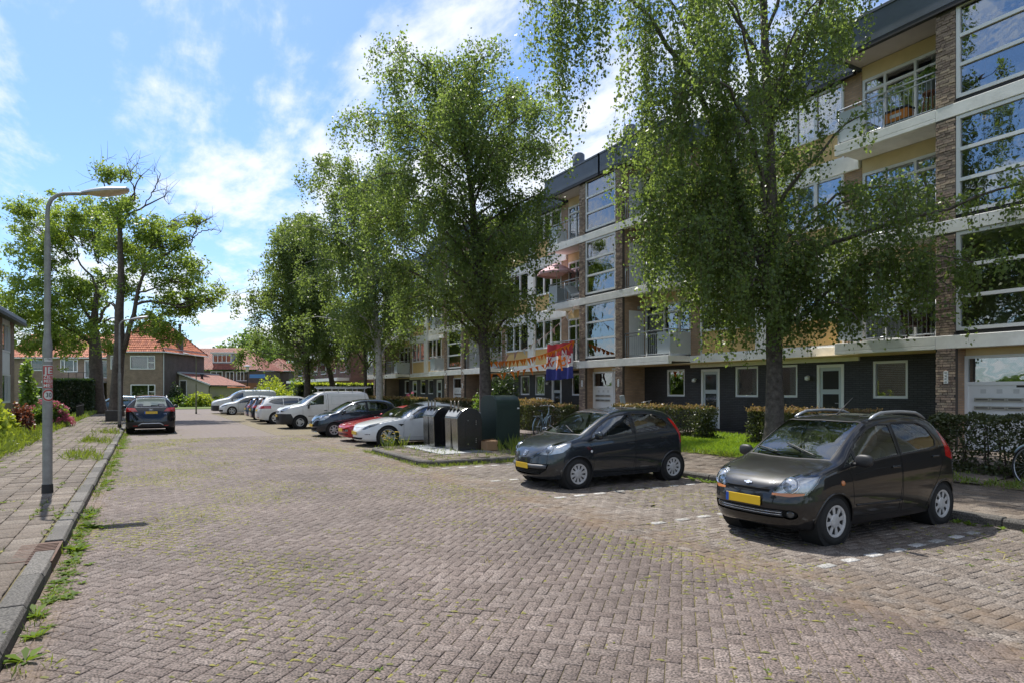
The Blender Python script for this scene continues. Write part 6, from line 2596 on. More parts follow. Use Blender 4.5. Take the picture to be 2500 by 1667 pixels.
for nm, mt_, t0, t1 in (('red_stripe', 'flag_red', 0, .34), ('white_stripe', 'flag_white', .34, .68), ('blue_stripe', 'flag_blue', .68, 1.0)):
    vs, fs = [], []
    n, k = 44, 8
    for i in range(n + 1):
        for j in range(k + 1):
            vs.append(flag_pt(i / n, t0 + (t1 - t0) * j / k))
    for i in range(n):
        for j in range(k):
            fs.append((i * (k + 1) + j, i * (k + 1) + j + 1, (i + 1) * (k + 1) + j + 1, (i + 1) * (k + 1) + j))
    MB().add(vs, fs).build(nm, MT[mt_], fl, smooth=True)
for ch_, s, t, sz, mt_ in (('K', .12, .50, .62, 'flag_red'), ('I', .34, .32, .55, 'flag_white'), ('N', .66, .32, .55, 'flag_white'), ('G', .86, .48, .62, 'flag_red')):
    o = text_mesh(ch_, sz, MT[mt_], 'letter', fl, Matrix.Identity(4), extrude=0, bold=.012, fine=.05)
    for v in o.data.vertices:
        v.co = Vector(flag_pt(s + v.co.x / FW * .8, t - v.co.y / FH, .012))
lion = MB()
for pts in ([(.46, .34), (.52, .30), (.57, .36), (.55, .42), (.47, .42)], [(.45, .42), (.57, .42), (.58, .60), (.44, .60)], [(.34, .46), (.46, .45), (.46, .50), (.35, .53)], [(.57, .46), (.70, .42), (.71, .46), (.58, .52)],
            [(.44, .60), (.50, .60), (.42, .74), (.36, .72)], [(.52, .60), (.58, .60), (.62, .76), (.56, .76)], [(.57, .58), (.66, .60), (.70, .54), (.72, .58), (.66, .65), (.57, .62)]):
    lion.poly([flag_pt(a, b, .014) for a, b in pts])
lo = lion.build('orange_lion', MT['orange'], fl)
lo['kind'] = 'stuff'


def bunting(a, b, sag, n, label, mats, size=.28, skip=()):
    a, b = Vector(a), Vector(b)
    o = empty('bunting', a, 0, label, 'bunting', 'strings of pennants between the birch and the balconies')
    pts = []
    for i in range(25):
        t = i / 24
        p = (b - a) * t
        p.z -= sag * 4 * t * (1 - t)
        pts.append(p)
    MB().tube(pts, .008, 5).build('cord', MT[mats[0]], o)
    for k in range(n):
        t = (k + .6) / n
        p = (b - a) * t
        p.z -= sag * 4 * t * (1 - t)
        d = (b - a).normalized()
        sw = random.uniform(-.5, .5)
        side = Vector((-d.y, d.x, 0)) * sw
        h = size * random.uniform(.8, 1.25)
        tip = p + (Vector((0, 0, -1)) + side).normalized() * h + d * random.uniform(-.1, .1)
        w = size * .42
        mid = (p + tip) / 2 + Vector((-d.y, d.x, 0)) * random.uniform(-.04, .04)
        MB().add([p - d * w, p + d * w, tip, mid], [(0, 1, 3), (1, 2, 3), (2, 0, 3)]).build('pennant', MT[random.choice(mats)], o)
    return o


bunting((11.5, 22.05, 2.95), (17.05, 23.8, 4.08), .28, 26, 'dense orange bunting running up to the flag on the balcony rail', ['orange'])
bunting((11.55, 21.95, 2.45), (17.0, 24.4, 3.42), .16, 13, 'lower loose orange bunting crossing the flag', ['orange'], .29)
bunting((11.5, 22.0, 3.05), (17.1, 23.75, 5.7), .55, 12, 'faded pink and white bunting rising to the first floor', ['pink', 'flag_white', 'pink'], .27)

pa = empty('parasol', (17.72, 26.25, ZB[1]), 0, 'dusty pink parasol open on the second floor balcony', 'parasol')
MB().tube([(0, 0, 0), (0, 0, 2.05)], .02, 8).build('pole', MT['white'], pa)
vs, fs = [(0, 0, 2.12)], []
for i in range(16):
    a = 2 * math.pi * i / 16
    rr = .98 if i % 2 == 0 else .94
    vs += [(rr * .45 * math.cos(a), rr * .45 * math.sin(a), 1.95), (rr * math.cos(a), rr * math.sin(a), 1.62 - .02 * (i % 2)), (rr * math.cos(a), rr * math.sin(a), 1.50)]
for i in range(16):
    a, b = 1 + 3 * i, 1 + 3 * ((i + 1) % 16)
    fs += [(0, a, b), (a, a + 1, b + 1, b), (a + 1, a + 2, b + 2, b + 1)]
MB().add(vs, fs).build('canopy', MT['parasol'], pa)
for i in range(8):
    a = 2 * math.pi * i / 8
    MB().tube([(0, 0, 1.75), (.9 * math.cos(a), .9 * math.sin(a), 1.62)], .007, 4).build('rib', MT['steel'], pa)

# things on the balconies ---------------------------------------------------------
MT['crate_orange'] = M('orange_crate', (.50, .17, .02), .45, var=.08)
MT['crate_green'] = M('dark_green_crate', (.02, .06, .045), .5)
MT['wood'] = M('stained_wood', (.20, .085, .04), .55, var=.2, vscale=12)
MT['wicker'] = M('brown_wicker', (.055, .03, .022), .8, bump=.6, bscale=80)
ob = empty('orange_toolbox', (17.62, 9.62, ZB[2] + .17), 0, 'orange toolbox with a black lid on the top right balcony', 'toolbox')
MB().box(-.17, .17, -.30, .30, 0, .28).build('box', MT['crate_orange'], ob, bevel=.02)
MB().box(-.19, .19, -.32, .32, .282, .34).build('lid', MT['black_plastic'], ob, bevel=.015)
MB().box(-.178, -.171, -.15, .15, .10, .19).build('name_label', MT['panel_pale'], ob)
gc = empty('green_crate', (17.62, 9.55, ZB[2]), 0, 'low dark green crate with white letters under the orange toolbox', 'crate')
MB().box(-.20, .20, -.36, .36, .0, .165).build('box', MT['crate_green'], gc, bevel=.01)
text_mesh('DOBS', .12, MT['white'], 'lettering', gc, Matrix.Translation((-.203, .05, .085)) @ Matrix.Rotation(R(-90), 4, 'Z') @ Matrix.Rotation(R(90), 4, 'X'))
so = empty('stool', (17.60, 8.82, ZB[2]), 0, 'round wooden stool on the top right balcony with a plant pot', 'stool')
MB().lathe([(.17, .60), (.18, .62), (.18, .65), (.16, .66)], 16).build('seat', MT['wood'], so, smooth=True, auto=40)
for k in range(4):
    a = R(45 + 90 * k)
    MB().tube([(.12 * math.cos(a), .12 * math.sin(a), .61), (.20 * math.cos(a), .20 * math.sin(a), 0)], .018, 6).build('leg', MT['wood'], so)
MB().tube([(.16 * math.cos(a), .16 * math.sin(a), .25) for a in np.linspace(0, 6.2832, 17)], .010, 5).build('ring', MT['wood'], so)
po = empty('plant_pot', (17.60, 8.82, ZB[2] + .662), 0, 'grey green pot with a leafy plant on the wooden stool', 'plant pot')
MB().lathe([(.11, 0), (.15, .24), (.155, .26), (.13, .26), (.12, .22), (0, .21)], 16).build('pot', M('grey_green_pot', (.16, .19, .17), .6), po, smooth=True, auto=40)
wc = empty('wicker_chair', (17.95, 9.35, ZB[0]), R(20), 'dark brown wicker armchair on the lowest right balcony', 'chair')
MB().box(-.28, .28, -.28, .28, .36, .44).build('seat', MT['wicker'], wc, bevel=.03)
MB().prism([(-.27, .24, .44), (.27, .24, .44), (.26, .34, 1.0), (-.26, .34, 1.0)], (0, .05, 0)).build('backrest', MT['wicker'], wc, bevel=.02)
for sx_ in (-1, 1):
    MB().box(sx_ * .29 - .03, sx_ * .29 + .03, -.26, .30, .44, .66).build('armrest', MT['wicker'], wc, bevel=.02)
    for sy_ in (-1, 1):
        MB().box(sx_ * .25 - .025, sx_ * .25 + .025, sy_ * .25 - .025, sy_ * .25 + .025, 0, .36).build('leg', MT['wicker'], wc)
fb_ = empty('flower_box', (17.20, 10.35, ZB[0] + .80), 0, 'dark flower box hung on the lowest right balcony rail', 'flower box')
MB().box(-.09, .09, -.38, .38, 0, .17).build('trough', MT['wicker'], fb_, bevel=.01)
lo_ = empty('garden_lounger', (17.95, 24.6, ZB[1]), R(90), 'garden lounger with pale cushions on the second floor balcony under the parasol', 'lounger')
MB().box(-.9, .4, -.3, .3, .30, .40).build('cushion', MT['flag_white'], lo_, bevel=.03)
MB().prism([(.40, -.3, .36), (.40, .3, .36), (.92, .3, .84), (.92, -.3, .84)], (-.05, 0, .09)).build('back_cushion', MT['panel_grey'], lo_, bevel=.03)
for x in (-.8, .3):
    for y in (-.25, .25):
        MB().box(x - .02, x + .02, y - .02, y + .02, 0, .30).build('leg', MT['steel'], lo_)

# number plates on the piers get their digits
for o in [o for o in flats.children if o.name.startswith('number_plate')]:
    bb = [Vector(b) for b in o.bound_box]
    cx_, cy_, cz_ = (sum(b[i] for b in bb) / 8 for i in range(3))
    for k, dg_ in enumerate('0690' if cy_ + BO.y < 10 else '2468'):
        text_mesh(dg_, .075, MT['ink'], 'digit', o, Matrix.Translation((min(b[0] for b in bb) - .0015, cy_, cz_ + .115 - k * .077)) @ Matrix.Rotation(R(-90), 4, 'Z') @ Matrix.Rotation(R(90), 4, 'X') @ Matrix.Rotation(R(90), 4, 'Z'))

# concrete planter at the foot of the old tree
pn = MB((-1.50, 42.0, .12)).box(-1.93, -1.15, 41.7, 42.4, .1, .72).build('concrete_block', M('dark_concrete', (.07, .065, .06), .9, var=.2, vscale=6, bump=.4), bevel=.03)
pn.location = (-1.50, 42.0, .12)
tag(pn, 'dark concrete block standing on the pavement in front of the old tree', 'concrete block')

# ------------------------------------------------------------------ houses across the junction
def M_tiles(name, ca, cb):
    m, N, L, b = new_mat(name)
    at = N.new('ShaderNodeAttribute')
    at.attribute_name = 'rnd'
    mx = N.new('ShaderNodeMix')
    mx.data_type = 'RGBA'
    L.new(at.outputs['Fac'], mx.inputs['Factor'])
    mx.inputs['A'].default_value = (*ca, 1)
    mx.inputs['B'].default_value = (*cb, 1)
    L.new(mx.outputs['Result'], b.inputs['Base Color'])
    b.inputs['Roughness'].default_value = .7
    return m


MT['roof_red'] = M_tiles('red_roof_tile', (.34, .085, .038), (.56, .18, .075))
MT['roof_brown'] = M_tiles('red_brown_roof_tile', (.19, .06, .042), (.29, .095, .06))
MT['clapboard'] = M('beige_clapboard', (.50, .46, .36), .7, var=.06)
MT['lead'] = M('lead_flashing', (.30, .34, .38), .6, var=.1)
MT['zinc_white'] = M('pale_fascia', (.62, .64, .65), .5)
RH = R(-30)


def tiled_slope(parent, quad, tw=.26, tl=.34, mat='roof_red', name='roof_tiles'):
    """quad: eave-left, eave-right, ridge-right, ridge-left. Rolled tiles overlap row on row; joined, a few pixels each."""
    a, b, c, d = map(Vector, quad)
    n = (b - a).cross(d - a).normalized()
    if n.z < 0:
        n = -n
    w = max((b - a).length, (c - d).length)
    h = ((d + c) / 2 - (a + b) / 2).length
    nr, nc = max(2, int(h / tl)), max(2, int(w / tw))
    V, Q, rn = [], [], []
    ex = (b - a).normalized()
    up = n.cross(ex)
    if up.z < 0:
        up = -up
    for r in range(nr):
        t0, t1 = r / nr, min(1.0, (r + 1.22) / nr)
        L0, R0 = a + (d - a) * t0, b + (c - b) * t0
        ln = (R0 - L0).length
        k = max(1, int(round(ln / tw)))
        for i in range(k):
            p0 = L0 + (R0 - L0) * (i / k)
            p1 = L0 + (R0 - L0) * ((i + .98) / k)
            lift = h / nr * 1.2
            base = len(V)
            j = random.uniform(-.008, .008)
            for q, f in ((p0, 0.0), ((p0 * .6 + p1 * .4), .055), (p1, .012)):
                V.append(q + n * (.05 + f + j))
                V.append(q + up * lift + n * (.012 + f))
            Q += [(base, base + 2, base + 3, base + 1), (base + 2, base + 4, base + 5, base + 3)]
            rn += [random.random()] * 6
    o = npmesh(name, np.array([tuple(v) for v in V]), np.array(Q), MT[mat], parent, attr=np.array(rn))
    o['kind'] = 'stuff'
    MB().add([a, b, c, d], [(0, 1, 2, 3)]).build('roof_underlay', MT['dark_trim'], parent)
    return o


def house_window(parent, x0, x1, z0, z1, y, splits=(1,), cross=None, curtain=False, face='y', fw=.09):
    """Window in a wall that faces the viewer (local -y)."""
    m = MB()
    A = lambda xa, xb, za, zb, d0=-.03, d1=.08: m.box(xa, xb, y + d0, y + d1, za, zb)
    A(x0, x0 + fw, z0, z1)
    A(x1 - fw, x1, z0, z1)
    A(x0 + fw, x1 - fw, z0, z0 + fw)
    A(x0 + fw, x1 - fw, z1 - fw, z1)
    tot = sum(splits)
    xs = [x0 + fw + (x1 - x0 - 2 * fw) * sum(splits[:i]) / tot for i in range(len(splits) + 1)]
    for x in xs[1:-1]:
        A(x - .045, x + .045, z0 + fw, z1 - fw, -.025, .075)
    if cross:
        A(xs[-2] + .05, x1 - fw, z0 + (z1 - z0) * cross - .04, z0 + (z1 - z0) * cross + .04, -.02, .07)
    f = m.build('window', MT['upvc'], parent)
    for i in range(len(splits)):
        MB().box(xs[i] + .046, xs[i + 1] - .046, y + .015, y + .03, z0 + fw, z1 - fw).build('pane', MT['house_glass'], f)
    MB().box(x0 + fw, x1 - fw, y + .5, y + .52, z0 + fw, z1 - fw).build('dark_window_backing', MT['interior_dark'], f)  # dark panel standing in for the unlit interior
    if curtain:
        k = 24
        vs, fs = [], []
        xa, xb = (xs[0] + .1, xs[1] - .05)
        for i in range(k + 1):
            x = xa + (xb - xa) * i / k
            vs += [(x, y + .2 + .03 * math.sin(i * 1.7), z0 + fw), (x, y + .2 + .03 * math.sin(i * 1.7), z1 - fw)]
        for i in range(k):
            fs.append((2 * i, 2 * i + 2, 2 * i + 3, 2 * i + 1))
        MB().add(vs, fs).build('curtain', MT['curtain'], f)
    return f


def wall_box(parent, x0, x1, y0, y1, z0, z1, mat, holes=(), name='wall'):
    """Four walls, the front one with openings."""
    m = MB()
    t = .25
    xs = sorted({x0, x1, *[h[0] for h in holes], *[h[1] for h in holes]})
    for a, b in zip(xs[:-1], xs[1:]):
        hs = sorted([h for h in holes if h[0] <= a + 1e-6 and h[1] >= b - 1e-6], key=lambda h: h[2])
        z = z0
        for h in hs:
            if h[2] > z:
                m.box(a, b, y0, y0 + t, z, h[2])
            z = h[3]
        if z < z1:
            m.box(a, b, y0, y0 + t, z, z1)
    m.box(x0, x0 + t, y0 + t, y1, z0, z1).box(x1 - t, x1, y0 + t, y1, z0, z1).box(x0 + t, x1 - t, y1 - t, y1, z0, z1)
    return m.build(name, mat, parent)


def hip_roof(parent, x0, x1, y0, y1, ze, zr, ov=.35, mat='roof_red', back=True, inset=None):
    a0, a1, b0, b1 = x0 - ov, x1 + ov, y0 - ov, y1 + ov
    xm = (a0 + a1) / 2
    k = inset or (a1 - a0) / 2 * .95
    r0, r1 = (xm, b0 + k, zr), (xm, b1 - k, zr)
    tiled_slope(parent, [(a0, b0, ze), (a1, b0, ze), r0, r0], mat=mat)
    tiled_slope(parent, [(a1, b0, ze), (a1, b1, ze), r1, r0], mat=mat)
    tiled_slope(parent, [(a0, b1, ze), (a0, b0, ze), r0, r1], mat=mat)
    tiled_slope(parent, [(a1, b1, ze), (a0, b1, ze), r1, r1], mat=mat)
    for p in ((a0, b0, ze), (a1, b0, ze)):
        MB().tube([Vector(p) + Vector((0, 0, .06)), Vector(r0) + Vector((0, 0, .08))], .09, 6).build('hip_tiles', MT['roof_brown'], parent, smooth=True)
    for p in ((a0, b1, ze), (a1, b1, ze)):
        MB().tube([Vector(p) + Vector((0, 0, .06)), Vector(r1) + Vector((0, 0, .08))], .09, 6).build('hip_tiles', MT['roof_brown'], parent, smooth=True)
    MB().tube([Vector(r0) + Vector((0, 0, .08)), Vector(r1) + Vector((0, 0, .08))], .10, 6).build('ridge_tiles', MT['roof_brown'], parent, smooth=True)
    g = MB()
    g.tube([(a0, b0 - .05, ze - .03), (a1 + .05, b0 - .05, ze - .03), (a1 + .05, b1, ze - .03)], .07, 6)
    g.build('gutter', MT['zinc_white'], parent)


def cam_house(lat, fwd, label):
    """Houses of that street run square to the line of sight: local x to the right, y away."""
    x = .8660254 * lat + .5 * fwd
    y = -.5 * lat + .8660254 * fwd
    return empty('brick_house', (x, y, 0), RH, label, 'house')


# corner house, origin = its front right corner
hb = cam_house(-39.4, 71.6, 'corner house with a hipped red tile roof, slim chimney and dark blank side wall')
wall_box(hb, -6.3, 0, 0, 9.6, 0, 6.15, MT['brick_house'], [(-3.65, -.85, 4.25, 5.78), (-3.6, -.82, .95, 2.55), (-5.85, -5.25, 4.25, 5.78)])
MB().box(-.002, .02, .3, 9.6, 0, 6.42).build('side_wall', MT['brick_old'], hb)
MB().box(-.02, .10, .05, 9.7, 6.42, 6.66).build('flashing', MT['lead'], hb)
house_window(hb, -3.65, -.85, 4.25, 5.78, 0, (2.2, .8), .5, True)
house_window(hb, -3.6, -.82, .95, 2.55, 0, (2.2, .8), .5)
house_window(hb, -5.85, -5.25, 4.25, 5.78, 0, (1,))
hip_roof(hb, -6.3, 0, 0, 9.6, 6.2, 10.0)
ck = MB().box(-.62, -.02, 4.0, 4.6, 6.4, 8.55).build('chimney', MT['brick_old'], hb)
MB().lathe([(.14, 8.55), (.14, 9.5), (.2, 9.52), (.2, 9.7), (0, 9.75)], 10, Matrix.Translation((-.3, 4.3, 0))).build('flue', MT['dark_trim'], ck, smooth=True, auto=40)
MB().tube([(.06, .1, 6.1), (.06, .1, .1)], .05, 6).build('downpipe', MT['zinc_white'], hb)

# lean-to garage at its side
ga_ = cam_house(-39.4, 74.8, 'beige clapboard lean-to with a sloping red brown tile roof beside the corner house')
ga_.name = 'lean_to'
ga_['category'] = 'garage'
m = MB()
m.prism([(.13, 0, 0), (3.7, 0, 0), (3.7, 0, 2.45), (.13, 0, 3.72)], (0, .12, 0)).build('front_wall', MT['clapboard'], ga_)
MB().box(3.58, 3.7, .122, 9.7, 0, 2.45).build('side_wall', MT['clapboard'], ga_)
for k in range(20):
    MB().box(3.70, 3.722, .1, 9.7, .1 + k * .118, .1 + k * .118 + .10).build('board', MT['clapboard'], ga_)
    xe_ = min(3.7, 3.7 - max(0, (.1 + k * .118 - 2.3)) / 1.27 * 3.57)
    MB().box(1.15, xe_, -.022, 0, .1 + k * .118, .1 + k * .118 + .10).build('board', MT['clapboard'], ga_)
tiled_slope(ga_, [(3.95, -.25, 2.48), (3.95, 9.9, 2.48), (.12, 9.9, 3.90), (.12, -.25, 3.90)], mat='roof_brown')
MB().prism([(.12, -.30, 3.86), (3.98, -.30, 2.44), (3.98, -.30, 2.62), (.12, -.30, 4.04)], (0, .05, 0)).build('verge_board', MT['zinc_white'], ga_)
MB().box(.11, .35, -.25, 9.9, 3.9, 4.1).build('flashing', MT['lead'], ga_)
MB().tube([(4.0, -.2, 2.42), (4.0, 9.9, 2.42)], .06, 6).tube([(3.9, -.1, 2.4), (3.74, -.05, 2.1), (3.74, -.05, .1)], .045, 6).build('gutter', MT['dark_trim'], ga_)
house_window(ga_, .20, 1.12, .5, 3.1, -.03, (1,))
MB().lathe([(.16, 3.4), (.12, 3.8), (.24, 3.85), (.24, 4.0)], 10, Matrix.Translation((1.9, 2.0, -.15))).build('vent_pipe', MT['dark_trim'], ga_, smooth=True, auto=40)

# terrace to the left, behind the old trees
ha_ = cam_house(-46.0, 73.4, 'terraced brick house with red roof and roof terrace, behind the two old trees')
wall_box(ha_, -12.5, -.06, 0, 8, 0, 5.6, MT['brick_house'], [(-9.6, -7.5, 4.15, 5.45), (-6.2, -4.2, 4.0, 5.45), (-3.4, -2.6, 3.3, 5.4), (-2.5, -.7, 3.3, 5.4), (-9.4, -7.0, .9, 2.3), (-.95, -.3, .4, 2.1)])
house_window(ha_, -9.6, -7.5, 4.15, 5.45, 0, (2, .7))
house_window(ha_, -6.2, -4.2, 4.0, 5.45, 0, (.5, 1.4, .5))
house_window(ha_, -9.4, -7.0, .9, 2.3, 0, (1, 1))
house_window(ha_, -3.4, -2.6, 3.3, 5.4, 0, (1,))
house_window(ha_, -2.5, -.7, 3.3, 5.4, .3, (1, 1))
MB().box(-.95, -.3, .08, .14, .4, 2.1).build('door', MT['wood'], ha_)
MB().box(-6.5, -.1, -2.6, 0, 2.75, 2.95).build('flat_roof', MT['zinc_white'], ha_)
MB().box(-6.3, -.3, -2.4, -2.2, .1, 2.75).build('annex_wall', MT['brick_house'], ha_)
m = MB().tube([(-3.6, -2.4, 3.9), (-.2, -2.4, 3.9)], .03, 6)
for k in range(5):
    m.tube([(-3.6 + k * .85, -2.4, 2.95), (-3.6 + k * .85, -2.4, 3.9)], .03, 6)
m.build('terrace_rail', MT['dark_trim'], ha_)
tiled_slope(ha_, [(-12.6, -.3, 5.65), (0.0, -.3, 5.65), (0.0, 4, 8.6), (-12.6, 4, 8.6)])
tiled_slope(ha_, [(0.0, 8.3, 5.65), (-12.6, 8.3, 5.65), (-12.6, 4, 8.6), (0.0, 4, 8.6)])
MB().tube([(-12.6, -.36, 5.6), (0, -.36, 5.6)], .07, 6).build('gutter', MT['zinc_white'], ha_)

# dormer house behind the lean-to
hc = cam_house(-47.8, 100, 'house with a flat dormer in its red brown roof and a brown timber balcony')
wall_box(hc, -4, 8, 0, 9, 0, 5.0, MT['brick_old'], [(.3, 2.2, 3.6, 4.9), (2.7, 4.0, 3.2, 4.9), (4.4, 6.2, 3.4, 4.9)])
house_window(hc, .3, 2.2, 3.6, 4.9, 0, (1, 1))
house_window(hc, 2.7, 4.0, 3.2, 4.9, 0, (1, 1))
house_window(hc, 4.4, 6.2, 3.4, 4.9, 0, (1, 1, 1))
tiled_slope(hc, [(-4.3, -.4, 5.15), (8.5, -.4, 5.15), (4.0, 4.5, 8.75), (-4.3, 4.5, 8.75)], mat='roof_brown')
tiled_slope(hc, [(8.5, -.4, 5.15), (8.5, 9.3, 5.15), (4.0, 4.5, 8.75), (4.0, 4.5, 8.75)], mat='roof_brown')
dm = MB().box(.2, 3.3, .9, 4.6, 6.0, 7.75).build('dormer', MT['lead'], hc)
MB().box(-.05, 3.55, .6, 4.6, 7.76, 7.95).build('dormer_roof', MT['zinc_white'], dm)
house_window(hc, .3, 3.2, 6.35, 7.7, .86, (1, 1, 1, 1))
MB().box(2.6, 8.2, -1.6, 0, 2.2, 3.1).build('timber_balcony', MT['wood'], hc)
MB().box(1.5, 8.2, -1.2, 0, .0, 2.2).build('garden_store', MT['clapboard'], hc)
tp = P(628, 917, 98)
tpo = MB(tp).prism([(tp.x - 1.1, tp.y, tp.z - .3), (tp.x + 1.1, tp.y - .3, tp.z - .3), (tp.x + 1.1, tp.y - .3, tp.z + .3), (tp.x - 1.1, tp.y, tp.z + .25)], (0, .03, 0)).build('blue_tarpaulin', M('blue_tarpaulin', (.10, .25, .62), .5))
tpo.location = tp
tag(tpo, 'blue tarpaulin hung along the timber balcony of the dormer house', 'tarpaulin')

hd = cam_house(-43.8, 110, 'small red roofed house half hidden by the willowy birches')
wall_box(hd, 0, 5.2, 0, 6, 0, 5.2, MT['brick_old'], [(2.4, 3.4, 3.3, 5.0)])
house_window(hd, 2.4, 3.4, 3.3, 5.0, 0, (1,))
hip_roof(hd, 0, 5.2, 0, 6, 5.3, 7.4, mat='roof_brown', inset=2.2)

# near house on the left: only its far end shows
hl_ = empty('terraced_house', (-5.9, 41.5, 0), 0, 'brick house at the left edge with white framed windows above the bright shrub', 'house')


def lw(x0, x1, y0, y1, z0, z1, mat, name):
    return MB((-5.9, 41.5, 0)).box(x0, x1, y0, y1, z0, z1).build(name, mat, hl_)


lw(-14, -5.9, 27, 38.3, 0, 5.3, MT['brick_house'], 'wall')
lw(-14, -5.9, 40.45, 41.5, 0, 5.3, MT['brick_house'], 'wall')
lw(-14, -6.2, 38.3, 40.45, 0, 5.3, MT['interior_dark'], 'wall')  # solid dark block stands in for the unlit interior behind the windows
lw(-6.19, -5.93, 38.3, 40.45, 2.65, 3.68, MT['white'], 'white_panel')
lw(-6.19, -5.93, 38.3, 40.45, 0, 1.2, MT['brick_house'], 'wall')
lw(-6.19, -5.93, 38.3, 40.45, 5.1, 5.3, MT['white'], 'lintel')
for z0, z1 in ((3.69, 5.09), (1.21, 2.64)):
    m = MB((-5.9, 41.5, 0))
    for a, b in ((38.31, 38.40), (39.30, 39.38), (39.9, 39.98), (40.35, 40.44)):
        m.box(-5.99, -5.91, a, b, z0, z1)
    m.box(-5.985, -5.915, 38.40, 40.35, z0, z0 + .09).box(-5.985, -5.915, 38.40, 40.35, z1 - .09, z1)
    f = m.build('window', MT['upvc'], hl_)
    MB((-5.9, 41.5, 0)).box(-5.96, -5.95, 38.4, 40.35, z0 + .09, z1 - .09).build('pane', MT['glass'], f)
m = MB((-5.9, 41.5, 0)).prism([(-5.45, 26.6, 5.31), (-5.45, 41.9, 5.31), (-10, 41.9, 8.4), (-10, 26.6, 8.4)], (0, 0, .16)).build('roof', MT['lead'], hl_)
lw(-5.75, -5.42, 26.6, 41.95, 5.16, 5.30, MT['dark_trim'], 'gutter')

# second block of flats beyond the first
fb2 = empty('brick_block', (20, 66, 0), 0, 'red brown brick block with white balcony edges beyond the row of birches', 'apartment building')
MB((20, 66, 0)).box(18.6, 29, 66, 95, 0, 8.6).build('wall', M_brick('red_brown_brick', (.19, .085, .06), (.14, .065, .05), (.2, .15, .13)), fb2)
for z in (2.9, 5.7, 8.6):
    MB((20, 66, 0)).box(17.3, 18.6, 66.5, 94, z, z + .32).build('white_band', MT['concrete_paint'], fb2)
for k in range(6):
    for z in (.6, 3.4, 6.2):
        f = MB((20, 66, 0)).box(18.52, 18.6, 67.5 + k * 4.4, 69.9 + k * 4.4, z + .4, z + 2.0).build('window', MT['upvc'], fb2)
        MB((20, 66, 0)).box(18.50, 18.515, 67.6 + k * 4.4, 69.8 + k * 4.4, z + .5, z + 1.9).build('pane', MT['glass_door'], f)

# ------------------------------------------------------------------ vegetation
def unit(v):
    return v / np.maximum(np.linalg.norm(v, axis=-1, keepdims=True), 1e-9)


def leaf_mesh(name, pts, size, mat, parent, hang=.5, width=.42, flat=0.0, kind=None, origin=(0, 0, 0), szvar=.3):
    """One small folded leaf per point; hang pulls the tips down, flat turns the blades up to the light."""
    n = len(pts)
    pts = pts - np.array(origin)[None]
    a = rng.normal(size=(n, 3))
    a[:, 2] -= hang * 1.6
    a = unit(a)
    s = rng.normal(size=(n, 3))
    if flat:
        s[:, 2] *= (1 - flat)
        a[:, 2] *= (1 - flat * .7)
        a = unit(a)
    s = unit(s - a * (s * a).sum(1, keepdims=True))
    nn = np.cross(a, s)
    L = size * (1 + rng.normal(0, szvar, n)).clip(.45, 1.8)[:, None]
    V = np.empty((n, 4, 3), np.float32)
    V[:, 0] = pts
    V[:, 1] = pts + a * L * .5 + s * L * width + nn * L * .12
    V[:, 2] = pts + a * L
    V[:, 3] = pts + a * L * .5 - s * L * width + nn * L * .12
    Q = np.arange(n * 4).reshape(n, 4)
    o = npmesh(name, V.reshape(-1, 3), Q, mat, parent, attr=np.repeat(rng.beta(1.5, 1.8, n), 4))
    if kind:
        o['kind'] = kind
    return o


def polyline(pts, n):
    pts = np.array([tuple(p) for p in pts], float)
    d = np.r_[0, np.cumsum(np.linalg.norm(np.diff(pts, axis=0), axis=1))]
    t = np.linspace(0, d[-1], n)
    return np.stack([np.interp(t, d, pts[:, k]) for k in range(3)], 1)


def smooth_pts(ctrl, n):
    out = catmull_nd(ctrl, max(2, n // (len(ctrl) - 1)))
    return polyline(out, n)


def catmull_nd(P_, n):
    P_ = [np.array(tuple(p), float) for p in P_]
    out = []
    for i in range(len(P_) - 1):
        p0 = P_[i - 1] if i else P_[i] * 2 - P_[i + 1]
        p1, p2 = P_[i], P_[i + 1]
        p3 = P_[i + 2] if i + 2 < len(P_) else P_[i + 1] * 2 - P_[i]
        for k in range(n):
            t = k / n
            m1, m2 = (p2 - p0) / 2, (p3 - p1) / 2
            out.append((1 + 2 * t) * (1 - t) ** 2 * p1 + t * (1 - t) ** 2 * m1 + t * t * (3 - 2 * t) * p2 + t * t * (t - 1) * m2)
    out.append(P_[-1])
    return out


